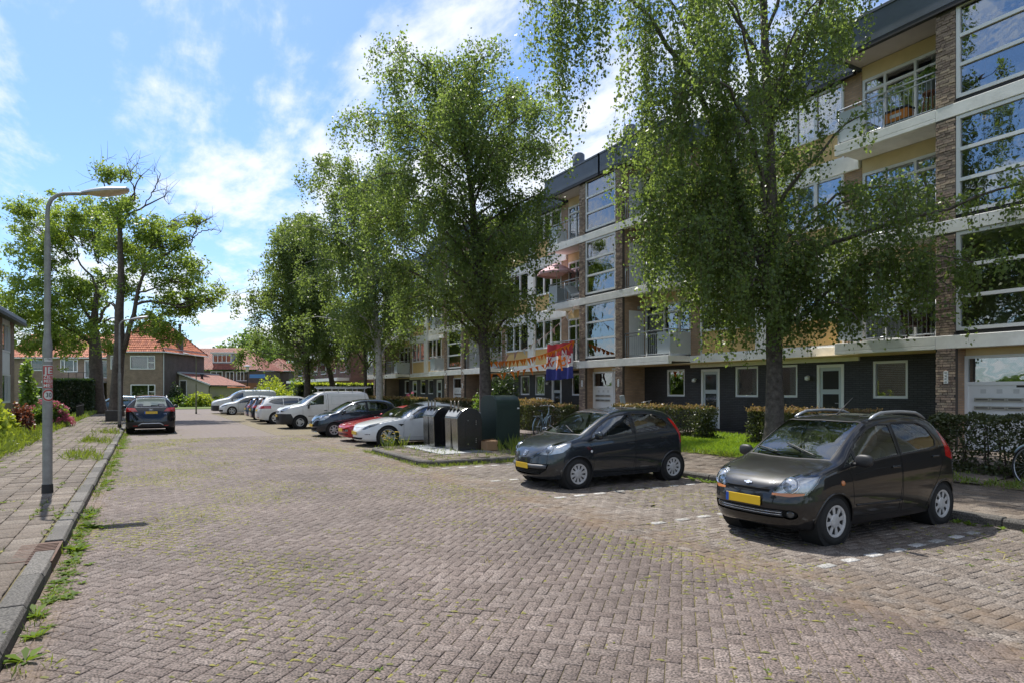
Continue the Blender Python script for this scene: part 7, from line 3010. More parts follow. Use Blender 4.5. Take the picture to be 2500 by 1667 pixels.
class Tree:
    """Trunk and limbs as tapering tubes; hanging or bushy twigs carry the leaves."""

    def __init__(self, name, base, label, cat='tree', group=None):
        self.base = np.array(base, float)
        self.root = empty(name, base, 0, label, cat, group)
        self.limbs, self.twig, self.anchor = MB(), MB(), []

    def W(self, R_, D, z):
        """Offset from the foot: R_ to the right as seen from the road, D away, z up."""
        return np.array([R_ * .8660254 + D * .5, -R_ * .5 + D * .8660254, z])

    def trunk(self, ctrl, radii, mat, n=26, sides=16):
        p = smooth_pts(ctrl, n)
        r = np.interp(np.linspace(0, 1, n), np.linspace(0, 1, len(radii)), radii)
        r = r * (1 + .03 * np.sin(np.arange(n) * 2.3))
        m = MB()
        m.tube([tuple(q) for q in p], list(r), sides)
        vs = m.v
        # fluting and roots at the foot
        for i in range(n):
            for j in range(sides):
                k = i * sides + j
                c = p[i]
                f = 1 + .06 * math.sin(j * 2.1 + i * .35) + .05 * math.sin(j * 3.7)
                if i < 3:
                    f *= 1 + (.28 - .10 * i) * max(0, math.sin(j * 2 * math.pi / sides * 5 / 2)) ** 2
                vs[k] = tuple(c + (np.array(vs[k]) - c) * f)
        m.build('trunk', mat, self.root, smooth=True)
        self.tp = p

    def limb(self, ctrl, r0, r1=.012, n=14):
        p = smooth_pts(ctrl, n)
        p[2:-1] += rng.normal(0, .035, p[2:-1].shape)
        self.limbs.tube([tuple(q) for q in p], list(np.linspace(r0, r1, n)), 7)
        return p

    def spray(self, p, t0, t1, per_m, hang, out=.9, step=.045, rise=.25, strands=4, zmin=None, side=None, dens=1.0, wood=True, jit=.06, bundle=0.0):
        """Side twigs on limb p, each with strands hang=(min,max) metres long."""
        L = np.linalg.norm(np.diff(p, axis=0), axis=1).sum()
        n = max(1, int(L * (t1 - t0) * per_m))
        for _ in range(n):
            t = rng.uniform(t0, t1)
            k = t * (len(p) - 1)
            i = min(int(k), len(p) - 2)
            q = p[i] + (p[i + 1] - p[i]) * (k - i)
            d = unit(p[i + 1] - p[i])
            az = rng.uniform(0, 2 * math.pi)
            h = np.array([math.cos(az), math.sin(az), 0]) + d * np.array([.7, .7, 0])
            h = unit(h) * rng.uniform(.35, 1.0) * out
            tip = q + h + np.array([0, 0, rng.uniform(-.1, 1) * rise])
            mid = (q + tip) / 2 + np.array([0, 0, .10])
            tw = np.array([q, mid, tip])
            if wood:
                self.twig.tube([tuple(a) for a in tw], [.011, .007, .004], 3, caps=False)
            for s_ in range(strands):
                f = rng.uniform(.35, 1.0) if s_ else 1.0
                st = tw[1] + (tw[2] - tw[1]) * ((f - .5) * 2) if f > .5 else tw[0] + (tw[1] - tw[0]) * f * 2
                ln = rng.uniform(*hang)
                if bundle:
                    if not s_:
                        bl = ln
                    ln = bl * rng.uniform(.55, 1.0)
                    st = tw[2] + np.append(rng.normal(0, bundle, 2), rng.normal(0, .08))
                if zmin is not None:
                    zl = zmin(st) if callable(zmin) else zmin
                    ln = min(ln, max(.15, st[2] - zl + rng.uniform(-.3, 1.1)))
                m = max(3, int(ln / step))
                u = np.linspace(0, 1, m)
                hd = unit(h + rng.normal(0, .35, 3)) * np.array([1, 1, 0])
                x = st[None] + hd[None] * (.28 * (1 - np.exp(-2.5 * u * ln)))[:, None]
                x[:, 2] = st[2] + .10 * np.sin(np.minimum(u * ln * 3, 3.14)) - np.maximum(0, u * ln - .06)
                sway = rng.normal(0, .05, 2)
                x[:, :2] += sway[None] * (u * ln)[:, None]
                if wood and ln > .7:
                    self.twig.tube([tuple(x[0]), tuple(x[m // 2]), tuple(x[-1])], [.004, .003, .002], 3, caps=False)
                keep = rng.random(m) < dens
                x = x[keep]
                self.anchor.append(x + rng.normal(0, jit, x.shape))

    def pad(self, c, r, n, flat=.55):
        q = rng.normal(size=(n, 3))
        q = q * .55 * r
        q[:, 2] *= flat
        self.anchor.append(np.array(c)[None] + q)

    def finish(self, size, leaf, bark, keep=None, hang=.6, flat=0.0, width=.42):
        if self.limbs.v:
            self.limbs.build('limbs', bark, self.root, smooth=True)['kind'] = 'stuff'
        if self.twig.v:
            self.twig.build('twigs', MT['twig'], self.root)['kind'] = 'stuff'
        A = np.concatenate(self.anchor)
        if keep is not None:
            A = A[keep(A + self.base)]
        leaf_mesh('crown', A, size, leaf, self.root, hang=hang, flat=flat, width=width)['kind'] = 'stuff'
        return len(A)


# --- the weeping birch in the front garden (nearest) ----------------------------
t = Tree('birch_tree', (14.3, 11.0, ground_z(14.3, 0)), 'tall weeping birch in the lawn, the nearest tree, with curtains of hanging twigs', group='birch trees along the flats')
W_ = t.W
t.trunk([W_(0, 0, -.2), W_(.02, 0, 1.0), W_(.0, 0, 3.0), W_(-.06, 0, 6), W_(-.15, .05, 9), W_(-.28, 0, 12), W_(-.25, .1, 15.5)], [.27, .195, .17, .14, .105, .07, .02], MT['bark'], 34, 18)


def zlow1(p):
    R_ = p[0] * .866 - p[1] * .5
    return float(np.interp(R_, [-6.6, -5.6, -4.9, -4.4, -3.9, -3.4, -2.6, -1.8, -1, 0, 1.0, 1.9, 2.6, 3.2, 3.6, 5],
                           [6.6, 6.7, 6.1, 7.8, 6.8, 3.6, 2.4, 2.1, 2.1, 2.2, 2.3, 2.1, 2.0, 3.6, 4.4, 4.3]))


def L1(c, r0, hang, t0=.3, per=5, strands=4, out=.8, **k):
    p = t.limb([W_(*q) for q in c], r0)
    t.spray(p, t0, 1.0, per * .70, hang, out=out, strands=strands + 3, zmin=zlow1, step=.031, jit=.065, bundle=.15, **k)


L1([(0, 0, 4.3), (-.85, -.3, 6.0), (-1.5, -.6, 7.6), (-2.2, -.8, 9.0), (-3.1, -1.0, 10.3), (-4.0, -1.2, 11.2), (-5.2, -1.3, 11.6), (-6.4, -1.4, 11.2)], .13, (2.0, 5.0), .36, 5.2, 4, .5)
L1([(-.2, 0, 7), (-1.2, .6, 9.5), (-2.2, 1.0, 12), (-3.3, 1.2, 13.6), (-4.6, 1.2, 14.2)], .09, (1.2, 3.6), .35, 4.2, 4, .8)
L1([(0, 0, 3.5), (-.8, -.8, 4.6), (-1.7, -1.3, 5.4), (-2.5, -1.6, 5.6), (-3.1, -1.8, 5.2)], .075, (.8, 2.8), .3, 5, 5, .6)
L1([(0, 0, 5), (-.9, .4, 6.3), (-2.0, .4, 7.2), (-3.0, .2, 7.4), (-3.5, .2, 6.8)], .08, (1.2, 3.6), .25, 5, 5, .7)
L1([(-.1, 0, 5.6), (-.8, -.9, 7.4), (-1.6, -1.6, 8.6), (-2.4, -2.0, 8.8), (-3.2, -2.2, 8.2)], .07, (1.2, 3.8), .25, 4.6, 4, .7)
L1([(0, 0, 3.2), (-.5, -.9, 3.9), (-1.0, -1.6, 4.2), (-1.6, -2.0, 3.9)], .05, (.7, 1.9), .2, 6, 5, .6)
L1([(0, 0, 2.9), (.4, -1.0, 3.5), (.8, -1.7, 3.6), (1.0, -2.2, 3.2)], .045, (.5, 1.2), .2, 6, 5, .6)
L1([(0, 0, 4.6), (.9, -1.0, 5.2), (2.0, -1.8, 5.5), (3.2, -2.6, 5.8), (4.2, -3.3, 6.0), (4.9, -3.7, 5.7)], .07, (.35, 1.3), .45, 6.5, 5, .55)
L1([(0, 0, 3.4), (.8, -.8, 4.2), (1.7, -1.6, 4.5), (2.5, -2.2, 4.4), (2.9, -2.5, 3.9)], .06, (.7, 2.2), .25, 6, 5, .6)
L1([(0, 0, 6.3), (.8, -.6, 7.5), (1.4, -1.0, 8.2), (1.9, -1.4, 8.3)], .06, (.5, 1.6), .3, 4, 4, .6)
L1([(0, 0, 5.3), (.9, -.3, 6.2), (1.8, -.9, 6.6), (2.6, -1.6, 6.4)], .06, (.8, 2.2), .3, 5, 4, .65)
L1([(-.1, 0, 8.6), (.5, -.2, 10), (1.0, -.5, 11.5), (1.5, -.8, 13), (2.4, -1.2, 14)], .075, (.8, 2.4), .3, 5, 4, .8)
L1([(-.15, 0, 9.4), (.6, .3, 10.6), (1.3, .1, 11.8), (2.0, -.3, 12.4)], .055, (.8, 2.0), .3, 4, 4, .7)
L1([(0, 0, 6), (-.4, 1.0, 7.2), (-.9, 1.9, 7.8), (-1.5, 2.4, 7.4)], .06, (1.0, 3.2), .25, 5, 4, .7)
L1([(-.1, 0, 7.6), (-.9, -1.0, 9.2), (-1.6, -1.8, 10.4), (-2.6, -2.3, 11)], .065, (1.0, 3.4), .25, 4.6, 4, .8)
L1([(-.2, 0, 10), (-1.2, .2, 12), (-2.2, .2, 13.4), (-3.4, .0, 14)], .06, (1.0, 3.0), .25, 5, 4, .8)
L1([(-.2, 0, 11), (.5, -.4, 12.8), (1.2, -.6, 14), (2.2, -.6, 14.6)], .05, (.8, 2.2), .25, 5, 4, .8)
L1([(-.25, 0, 11.5), (-.8, -.6, 13), (-1.4, -1.2, 14.2)], .045, (.8, 2.4), .2, 6, 4, .8)
L1([(-.2, 0, 8.2), (-.2, -.9, 9.6), (.1, -1.7, 10.6), (.4, -2.4, 10.8)], .05, (1.0, 2.8), .25, 4.5, 4, .7)
L1([(0, 0, 3.0), (.7, -1.0, 3.9), (1.4, -1.8, 4.6), (2.2, -2.6, 4.7), (2.9, -3.2, 4.3)], .05, (.6, 2.0), .2, 6, 5, .6)
L1([(0, 0, 4.1), (.5, .6, 5.0), (1.3, .6, 5.6), (2.2, .2, 5.6)], .05, (.8, 2.4), .2, 6, 5, .6)
L1([(0, 0, 4.8), (.3, -1.2, 5.6), (.9, -2.0, 6.0), (1.5, -2.6, 5.8)], .05, (.8, 2.6), .2, 6, 5, .6)
L1([(0, 0, 3.8), (-.3, -1.2, 4.6), (-.4, -2.0, 5.0), (-.5, -2.6, 4.8)], .05, (.8, 2.4), .2, 6, 5, .6)
L1([(0, 0, 4.0), (-1.0, -.6, 5.6), (-2.0, -1.0, 6.5), (-2.9, -1.2, 6.6), (-3.4, -1.2, 6.0)], .06, (1.6, 4.2), .3, 6, 5, .6)
L1([(0, 0, 4.6), (-1.2, -.1, 6.6), (-2.2, -.2, 7.8), (-3.2, -.4, 8.4), (-3.9, -.5, 8.0)], .06, (1.6, 4.6), .3, 5, 5, .6)
L1([(0, 0, 3.3), (-.7, .4, 4.6), (-1.6, .5, 5.4), (-2.4, .4, 5.3)], .05, (1.2, 3.2), .25, 6, 5, .6)
for z in (4.2, 5.2, 6.4, 7.4, 8.8, 10.2, 12, 13):
    az = rng.uniform(0, 6.28)
    L1([(-.1, 0, z), (.5 * math.cos(az), .5 * math.sin(az), z + .5), (1.1 * math.cos(az), 1.1 * math.sin(az), z + .8)], .03, (.5, 1.6), .2, 8, 4, .5)
nb1 = t.finish(.074, MT['birch'], MT['bark'], keep=lambda A: (A[:, 0] < 17.0) & (A[:, 2] > 1.9))


def auto_birch(base, label, H, trunk, radii, extL, extR, depth, nl, zlo, hang, per, leaf, size, bark, strands=4, z0=2.6, lowenv=None, seed=1, dens=1.0, step=.05, out=.8, wood=True, xmax=16.9, jit=.1):
    """Birch whose limbs reach sideways as far as extL/extR say for each height."""
    t = Tree('birch_tree', base, label, group='birch trees along the flats')
    W_ = t.W
    t.trunk([W_(*q) for q in trunk], radii, bark, 24, 12)
    tz = [q[2] for q in trunk]
    for i in range(nl):
        f = (i + rng.uniform(.1, .9)) / nl
        z = z0 + (H - z0) * f ** .95
        c0 = (np.interp(z, tz, [q[0] for q in trunk]), np.interp(z, tz, [q[1] for q in trunk]))
        az = i * 2.4 + rng.uniform(-.5, .5)
        ze = min(H, z + rng.uniform(.6, 2.4))
        e = abs(float(np.interp(ze, *(extR if math.cos(az) > 0 else extL)))) * rng.uniform(.75, 1.08)
        ex, dx = math.cos(az), math.sin(az)
        tx = (e * ex) if abs(ex) > .01 else 0
        R1, D1 = c0[0] * (1 - abs(ex)) + tx, c0[1] + dx * depth * rng.uniform(.6, 1)
        p = t.limb([W_(c0[0], c0[1], z), W_(c0[0] + (R1 - c0[0]) * .35, c0[1] + (D1 - c0[1]) * .35, z + (ze - z) * .55 + .3), W_(c0[0] + (R1 - c0[0]) * .75, c0[1] + (D1 - c0[1]) * .75, ze + .25), W_(R1, D1, ze - .15)], .025 + .05 * (1 - f), n=9)
        t.spray(p, .18, 1.0, per, hang, out=out, strands=strands, zmin=(lambda q: float(np.interp(q[0] * .866 - q[1] * .5, *lowenv))) if lowenv else zlo, step=step, dens=dens, wood=wood, jit=jit)
    # leader
    t.spray(t.tp[len(t.tp) * 2 // 3:], .1, 1.0, per * 1.2, (hang[0], hang[0] + .6 * (hang[1] - hang[0])), out=out, strands=strands, step=step, wood=wood, jit=jit)
    return t.finish(size, leaf, bark, keep=lambda A: (A[:, 0] < xmax))


nb2 = auto_birch((11.5, 22.0, .12), 'big birch behind the green cabinet, its crown tall above the waste containers', 13.6,
                 [(0, 0, -.2), (-.02, 0, 3), (-.25, 0, 6), (-.5, 0, 9), (-.8, 0, 11.5), (-1.0, 0, 13.6)], [.28, .215, .18, .14, .09, .03],
                 ([2, 4, 7, 10, 12.5, 13.6], [-3.2, -4.2, -5.2, -5.6, -5.4, -4.6]), ([2, 4, 7, 9, 12, 13.6], [1.6, 2.1, 2.5, 2.9, 2.9, 2.2]), 3.6,
                 60, None, (.45, 1.6), 3.9, MT['birch'], .088, MT['bark'], 4, 3.0, ([-5, -4, -2.5, -1, 0, 1, 1.6, 2.4], [3.0, 2.7, 2.7, 3.0, 3.5, 4.1, 4.4, 5.6]), step=.030, xmax=16.6, jit=.15)
nb3 = auto_birch((13.0, 39.6, .13), 'pale trunked birch standing behind the white panel van', 15.6,
                 [(0, 0, -.2), (0, 0, 3), (-.3, 0, 7), (-.9, 0, 11), (-1.4, 0, 16.4)], [.24, .20, .16, .11, .03],
                 ([2, 5, 9, 13, 15.5, 17], [-3.6, -5.4, -6.2, -6.2, -5.0, -3.0]), ([2, 6, 10, 14, 17], [2.0, 2.8, 3.0, 2.6, 1.4]), 3.6,
                 52, None, (.5, 1.8), 3.1, MT['birch_far'], .125, MT['bark_white'], 4, 3.6, ([-5.4, -3, -1, 0, 1, 2.6], [3.4, 3.4, 3.4, 4.4, 3.6, 3.8]), step=.045, wood=False, xmax=17, jit=.14)
nb4 = auto_birch((14.0, 54.0, .15), 'leaning birch with a forked dark trunk above the clipped hedge', 15.6,
                 [(0, 0, -.2), (-.5, 0, 3), (-1.4, 0, 6), (-2.4, 0, 9), (-3.0, 0, 15)], [.24, .20, .16, .11, .03],
                 ([4, 7, 10, 13, 15], [-5.6, -6.8, -6.8, -6.0, -4.6]), ([4, 8, 12, 15], [2.6, 2.4, 1.6, .8]), 3.8,
                 48, None, (.4, 1.4), 3.0, MT['birch_far'], .15, MT['bark_dark'], 4, 4.4, ([-8, -3, 0, 3], [4.6, 4.4, 5, 4.6]), step=.055, wood=False, jit=.16)
nb5 = auto_birch((11.4, 53.5, .12), 'leftmost birch of the row, hanging over the navy cars', 13.4,
                 [(0, 0, -.2), (.1, 0, 3), (-.2, 0, 7), (-.8, 0, 13.2)], [.26, .22, .15, .03],
                 ([2, 4, 7, 10, 12, 13.5], [-4.0, -5.6, -6.4, -6.0, -4.6, -2.6]), ([2, 6, 10, 13], [3.2, 3.6, 3.2, 1.8]), 3.8,
                 48, None, (.5, 1.6), 3.0, MT['birch_far'], .15, MT['bark_dark'], 4, 2.8, ([-6, -3, 0, 3], [2.6, 2.2, 2.6, 2.2]), step=.055, wood=False, jit=.16)
nb6 = auto_birch((14.5, 47.5, .15), 'slender birch between the leaning birch and the pale trunked one', 11.5,
                 [(0, 0, -.2), (0, 0, 4), (-.2, 0, 8), (-.3, 0, 11.3)], [.15, .12, .08, .02],
                 ([2, 5, 8, 11], [-2.4, -3.0, -2.8, -1.2]), ([2, 5, 8, 11], [1.6, 2.2, 2.0, .8]), 2.2,
                 20, None, (.6, 2.0), 2.8, MT['birch_far'], .14, MT['bark_dark'], 4, 3.0, ([-4, 0, 3], [2.6, 3.0, 2.8]), step=.055, wood=False, jit=.16)

# --- the two old feathery trees at the left -------------------------------------
def feathery(base, label, fwd, trunk, radii, limbs, pads, nleaf, seed):
    t = Tree('locust_tree', base, label, group='old feathery trees at the junction')
    b = Vector(base)
    Q = lambda u, v, d=0: tuple(P(u, v, fwd + d) - b)
    t.trunk([Q(*q) for q in trunk], radii, MT['bark_dark'], 30, 14)
    for c, r0 in limbs:
        t.limb([Q(*q) for q in c], r0, .03, n=12)
    s = fwd / 1550.0
    for (u, v, r, *d) in pads:
        dd = d[0] if d else rng.uniform(-1.6, 1.6)
        c = np.array(Q(u, v, dd))
        rr = r * s
        # little clouds of leaflets inside each pad
        k = max(6, int(rr * 20))
        for _ in range(k):
            q = rng.normal(size=3) * rr * .72
            q[2] *= .85
            t.pad(c + q, rng.uniform(.28, .55), int(nleaf * .62 * (.3 + 1.2 * rng.random() ** 1.5)), .8)
        # branchlets reaching into the pad
        tr = t.tp[np.argmin(np.linalg.norm(t.tp - c, axis=1) + 2.0 * (t.tp[:, 2] > c[2] - .5))]
        for _ in range(7):
            e = c + rng.normal(0, rr * .7, 3)
            st = c + (tr - c) * .35
            t.twig.tube([tuple(st), tuple((st + e) / 2 + rng.normal(0, .12, 3)), tuple(e)], [.03, .018, .008], 4, caps=False)
    return t, Q


FA = 50.5
la_limbs = [
    ([(234, 842), (200, 822), (172, 806), (140, 790), (110, 770)], .20), ([(232, 800), (215, 770), (195, 740), (160, 700)], .14),
    ([(240, 790), (258, 750), (275, 738), (282, 760)], .14), ([(228, 760), (238, 700), (215, 668), (190, 640), (188, 605), (178, 580)], .13),
    ([(236, 740), (262, 690), (270, 660), (250, 640)], .10), ([(240, 800), (265, 780), (285, 775)], .12), ([(205, 820), (185, 838), (165, 842)], .07)]
la_pads = [(49, 516, 22), (89, 516, 30), (112, 540, 30), (150, 525, 34), (180, 545, 30), (223, 530, 40), (250, 512, 28), (67, 614, 28), (112, 614, 34), (95, 640, 22), (150, 600, 30), (36, 708, 40), (20, 740, 34), (89, 712, 46), (60, 760, 44),
           (110, 765, 44), (170, 700, 46), (150, 740, 50), (190, 745, 40), (214, 715, 34), (160, 793, 44), (120, 810, 34), (80, 800, 40), (30, 790, 40), (250, 680, 26), (240, 610, 24), (200, 560, 26), (130, 575, 26), (210, 790, 26),
           (178, 850, 28), (80, 846, 24), (165, 830, 30), (200, 700, 30), (270, 850, 22), (275, 805, 20), (262, 560, 24), (60, 560, 18), (230, 585, 22)]
t, Q = feathery((-3.62, 58.6, .05), 'old tree with airy yellow green crown, its thick trunk behind the tall lamp post', FA,
                [(240, 1012), (236, 960), (234, 900), (233, 845), (230, 790), (233, 750), (238, 710)], [.72, .52, .46, .42, .34, .24, .14], la_limbs, la_pads, 120, 3)
nt1 = t.finish(.19, MT['robinia'], MT['bark_dark'], hang=.25, flat=.1, width=.30)
FB = 40.5
lb_limbs = [
    ([(300, 860), (318, 800), (336, 720), (346, 670), (375, 640), (402, 625), (440, 600), (470, 585)], .17), ([(330, 745), (360, 735), (400, 738), (430, 748), (460, 745), (500, 735), (530, 722)], .09),
    ([(293, 620), (292, 560), (280, 520), (268, 490)], .14), ([(292, 570), (310, 530), (330, 515), (352, 505), (380, 490), (402, 480)], .08), ([(310, 528), (318, 490), (330, 460), (345, 430)], .06),
    ([(296, 760), (275, 745), (255, 735)], .09), ([(318, 510), (330, 478), (322, 450), (318, 420)], .05), ([(352, 505), (372, 470), (385, 445)], .035), ([(280, 520), (262, 470), (248, 435), (240, 415)], .05),
    ([(440, 602), (462, 600), (470, 580), (480, 550), (500, 540)], .04), ([(470, 582), (495, 565), (520, 560)], .03), ([(346, 672), (355, 640), (368, 600), (375, 570)], .07), ([(336, 715), (380, 705), (410, 690), (440, 690)], .06)]
lb_pads = [(277, 520, 20), (262, 545, 26), (290, 505, 20), (283, 595, 26), (305, 640, 24), (285, 690, 26), (312, 600, 20), (257, 427, 11), (262, 412, 8), (300, 420, 10), (321, 489, 9), (310, 500, 9), (345, 600, 26), (357, 575, 28), (370, 555, 34), (395, 570, 32), (402, 595, 36),
           (380, 620, 34), (350, 640, 26), (375, 645, 24), (428, 655, 32), (455, 680, 28), (470, 672, 22), (420, 690, 26), (437, 735, 28), (415, 745, 26), (445, 760, 20), (527, 720, 16), (500, 735, 22), (480, 745, 16), (370, 768, 18), (366, 797, 20), (385, 800, 18), (415, 815, 18), (430, 825, 12),
           (340, 800, 14), (325, 700, 20), (465, 545, 12), (480, 535, 9), (440, 590, 16), (455, 640, 18)]
t, Q = feathery((-1.75, 46.6, .12), 'old tree with bare topmost twigs and forked trunk, behind the dark SUV', FB,
                [(285, 1016), (285, 960), (288, 900), (292, 840), (291, 770), (296, 700), (295, 640), (293, 600), (292, 555), (284, 500)], [.46, .36, .33, .31, .26, .22, .19, .17, .13, .06], lb_limbs, lb_pads, 115, 4)
# bare twigs
for c in ([(345, 430), (335, 412)], [(330, 460), (305, 425), (298, 405)], [(318, 420), (310, 402), (316, 392)], [(345, 430), (362, 415), (378, 420)], [(402, 480), (420, 472)], [(385, 445), (392, 425), (380, 412)], [(372, 470), (400, 462), (410, 470)],
          [(240, 415), (225, 408)], [(248, 435), (228, 440)], [(240, 415), (250, 395), (262, 388)], [(318, 420), (335, 400), (340, 388)], [(500, 540), (520, 528)], [(500, 540), (495, 522)], [(520, 560), (540, 566)], [(480, 550), (468, 525)], [(530, 722), (560, 715)], [(530, 722), (550, 700)], [(385, 445), (372, 425)], [(402, 480), (412, 500)]):
    pts_ = [Q(*q) for q in c]
    if len(pts_) == 2:
        pts_.insert(1, tuple((np.array(pts_[0]) + np.array(pts_[1])) / 2 + rng.normal(0, .10, 3)))
    t.twig.tube(pts_, [.028, .018, .008], 4, caps=False)
    for _ in range(7):
        a = np.array(pts_[rng.integers(0, 3)])
        e = a + rng.normal(0, .45, 3) + np.array([0, 0, .3])
        t.twig.tube([tuple(a), tuple((a + e) / 2 + rng.normal(0, .05, 3)), tuple(e)], [.012, .009, .004], 3, caps=False)
nt2 = t.finish(.16, MT['robinia'], MT['bark_dark'], hang=.25, flat=.1, width=.30)

# --- shrubs, hedges, background trees --------------------------------------------
def clump(name, c, rx, ry, rz, n, size, leaf, label, cat='shrub', group=None, stems=5, fill=.55, hang=.2, z0=0.0, lumps=26, stem_mat='twig'):
    o = empty(name, c, 0, label, cat, group)
    L_ = []
    k = lumps
    ctr = unit(rng.normal(size=(k, 3)))
    ctr[:, 2] = np.abs(ctr[:, 2]) * 1.05 - .08
    ctr *= (fill + (1 - fill) * rng.random((k, 1)))
    rad = rng.uniform(.22, .45, k)
    m = rng.integers(0, k, n)
    q = unit(rng.normal(size=(n, 3))) * (rng.random((n, 1)) ** .4) * rad[m][:, None] + ctr[m] * .78
    q *= np.array([rx, ry, rz])[None]
    q[:, 2] = np.abs(q[:, 2]) + z0
    st = MB()
    for i in range(stems):
        e = ctr[i % k] * np.array([rx, ry, rz]) * .7
        st.tube([(e[0] * .15, e[1] * .15, -.05), (e[0] * .5, e[1] * .5, e[2] * .6), tuple(e)], [.03, .02, .008], 5)
    st.build('stems', MT[stem_mat], o)['kind'] = 'stuff'
    leaf_mesh('foliage', q, size, leaf, o, hang=hang)['kind'] = 'stuff'
    return o


def hedge(name, x0, x1, y0, y1, z0, h, n, size, leaf, label, tip=None, gaps=0.0, group='clipped hedges of the front gardens', rot=0, tipn=.25, cat='hedge'):
    c = ((x0 + x1) / 2, (y0 + y1) / 2, z0)
    o = empty(name, c, 0, label, cat, group)
    lx, ly = (x1 - x0) / 2, (y1 - y0) / 2
    f = rng.random((n, 3)) * 2 - 1
    # most leaves near the faces
    face = rng.integers(0, 6, n)
    for ax in range(3):
        on = (face // 2 == ax) & (rng.random(n) < .85)
        f[on, ax] = np.where(face[on] % 2 == 0, -1, 1) * (1 - np.abs(rng.normal(0, .10, on.sum())))
    q = f * np.array([lx, ly, h / 2]) + np.array([0, 0, h / 2])
    q += .05 * np.sin(q[:, [1, 2, 0]] * 4.3 + 1.3) + .03 * np.sin(q[:, [2, 0, 1]] * 9.1)
    if gaps:
        low = np.clip(1 - q[:, 2] / (h * .75), 0, 1)
        nz = np.sin(q[:, 1] * 5.1 + 2) * np.sin(q[:, 2] * 6.3 + q[:, 1] * 2)
        q = q[(rng.random(len(q)) > gaps * low) & (nz < 1.25 - gaps * .9)]
    q[:, 2] = np.abs(q[:, 2])
    st = MB()
    for y in np.arange(-ly + .15, ly, .32):
        for _ in range(2):
            x = rng.uniform(-.5, .5) * lx
            st.tube([(x, y, -.05), (x + rng.normal(0, .06), y + rng.normal(0, .08), h * .45), (x + rng.normal(0, .12), y + rng.normal(0, .15), h * .85)], [.022, .015, .006], 5)
    st.build('stems', MT['twig'], o)['kind'] = 'stuff'
    leaf_mesh('foliage', q, size, leaf, o, hang=.0)['kind'] = 'stuff'
    if tip:
        k = int(n * tipn)
        p = np.stack([rng.uniform(-lx, lx, k), rng.uniform(-ly, ly, k), h + np.abs(rng.normal(0, .05, k)) - .03], 1)
        leaf_mesh('shoots_and_lit_tops', p, size * 1.1, tip, o, hang=-.6)['kind'] = 'stuff'  # coloured tips; on two hedges the leaf colour paints a lit top
    return o


G = ground_z(15.4, 0)
HL = MT['hedge_leaf']
hedge('garden_hedge', 15.1, 15.85, 9.0, 12.6, G, .98, 15000, .05, HL, 'clipped hedge with reddish tips behind the nearest birch trunk', MT['hedge_tip'])
hedge('garden_hedge', 15.3, 16.0, 14.4, 19.0, G, .98, 14000, .055, HL, 'clipped hedge behind the grey hatchback, ending at the pale front door', MT['hedge_tip'], tipn=.12)
hedge('garden_hedge', 13.6, 14.3, 19.7, 23.4, ground_z(14, 0), 1.02, 11000, .06, HL, 'dark hedge with the pale blue bicycle leaning before it', MT['hedge_tip'], gaps=.35, tipn=.10)
hedge('garden_hedge', 15.2, 15.9, 23.8, 28.4, G, 1.05, 10000, .07, HL, 'hedge with its lit top coloured orange behind the bicycle and cabinet', MT['hedge_tip'])  # orange leaf colour stands in for light on the top
hedge('garden_hedge', 15.2, 15.9, 29.5, 35.8, G, 1.0, 10000, .09, HL, 'sunlit hedge behind the white saloon', MT['hedge_tip'])
hedge('garden_hedge', 15.2, 15.9, 38.6, 50.5, G, 1.0, 12000, .11, HL, 'long low hedge at the far entrances behind the panel van', MT['hedge_tip'])
hedge('garden_hedge', 13.8, 14.6, 5.35, 6.95, ground_z(14.2, 0), 1.08, 11000, .05, HL, 'thin dark hedge right of the black hatchback with daylight through its stems', None, gaps=.5)
hedge('garden_hedge', 13.7, 14.7, 2.6, 5.25, ground_z(14.2, 0), 1.14, 14000, .05, HL, 'copper tipped hedge at the right edge of the picture', MT['red_leaf'], gaps=.5, tipn=.35)
hedge('tall_hedge', 12.2, 19.5, 60.6, 62.2, .05, 2.35, 12000, .16, MT['privet'], 'tall clipped hedge with a bright top closing the row of birches', MT['lime_leaf'], group=None, tipn=.2)  # lime leaves on top paint in the sunlight there
hedge('tall_hedge', -6.0, -3.45, 57.2, 60.2, .07, 2.55, 26000, .10, MT['privet'], 'big dark clipped hedge block beside the old tree at the left', MT['green_leaf'], group=None, tipn=.05)

clump('bright_shrub', (-4.75, 24.3, .08), 1.3, 1.7, 2.15, 11000, .15, MT['lime_leaf'], 'bright yellow green shrub at the left edge of the pavement', hang=.3)
clump('copper_shrub', (-3.95, 29.2, .08), .42, .75, 1.45, 5000, .075, MT['red_leaf'], 'copper red barberry shrub between the bright shrub and the hydrangea')
clump('garden_shrub', (-4.3, 28.3, .08), .55, .8, 1.25, 3000, .09, MT['lime_leaf'], 'yellow green bush leaning against the copper shrub')
hy = clump('hydrangea', (-3.95, 37.0, .08), .95, 1.0, 1.30, 7000, .12, MT['green_leaf'], 'hydrangea full of pink flower heads behind the lamp post')
pk = []
for _ in range(30):
    d = unit(rng.normal(size=3))
    d[2] = abs(d[2]) * .9 + .1
    d[0] = abs(d[0]) * (1 if rng.random() < .75 else -1)
    d[1] = -abs(d[1]) if rng.random() < .8 else d[1]
    c0 = unit(d) * np.array([.95, 1.0, 1.3])
    q = unit(rng.normal(size=(46, 3))) * .095 + c0[None]
    o = leaf_mesh('flower_head', q, .055, MT['pink_petal'], hy, hang=0)
leaf_mesh('grass_clump', np.stack([rng.uniform(-4.4, -3.05, 5000), rng.uniform(17, 27.5, 5000), .08 + np.abs(rng.normal(0, .16, 5000))], 1), .2, MT['grass'], None, hang=-1.2, width=.07)['kind'] = 'stuff'
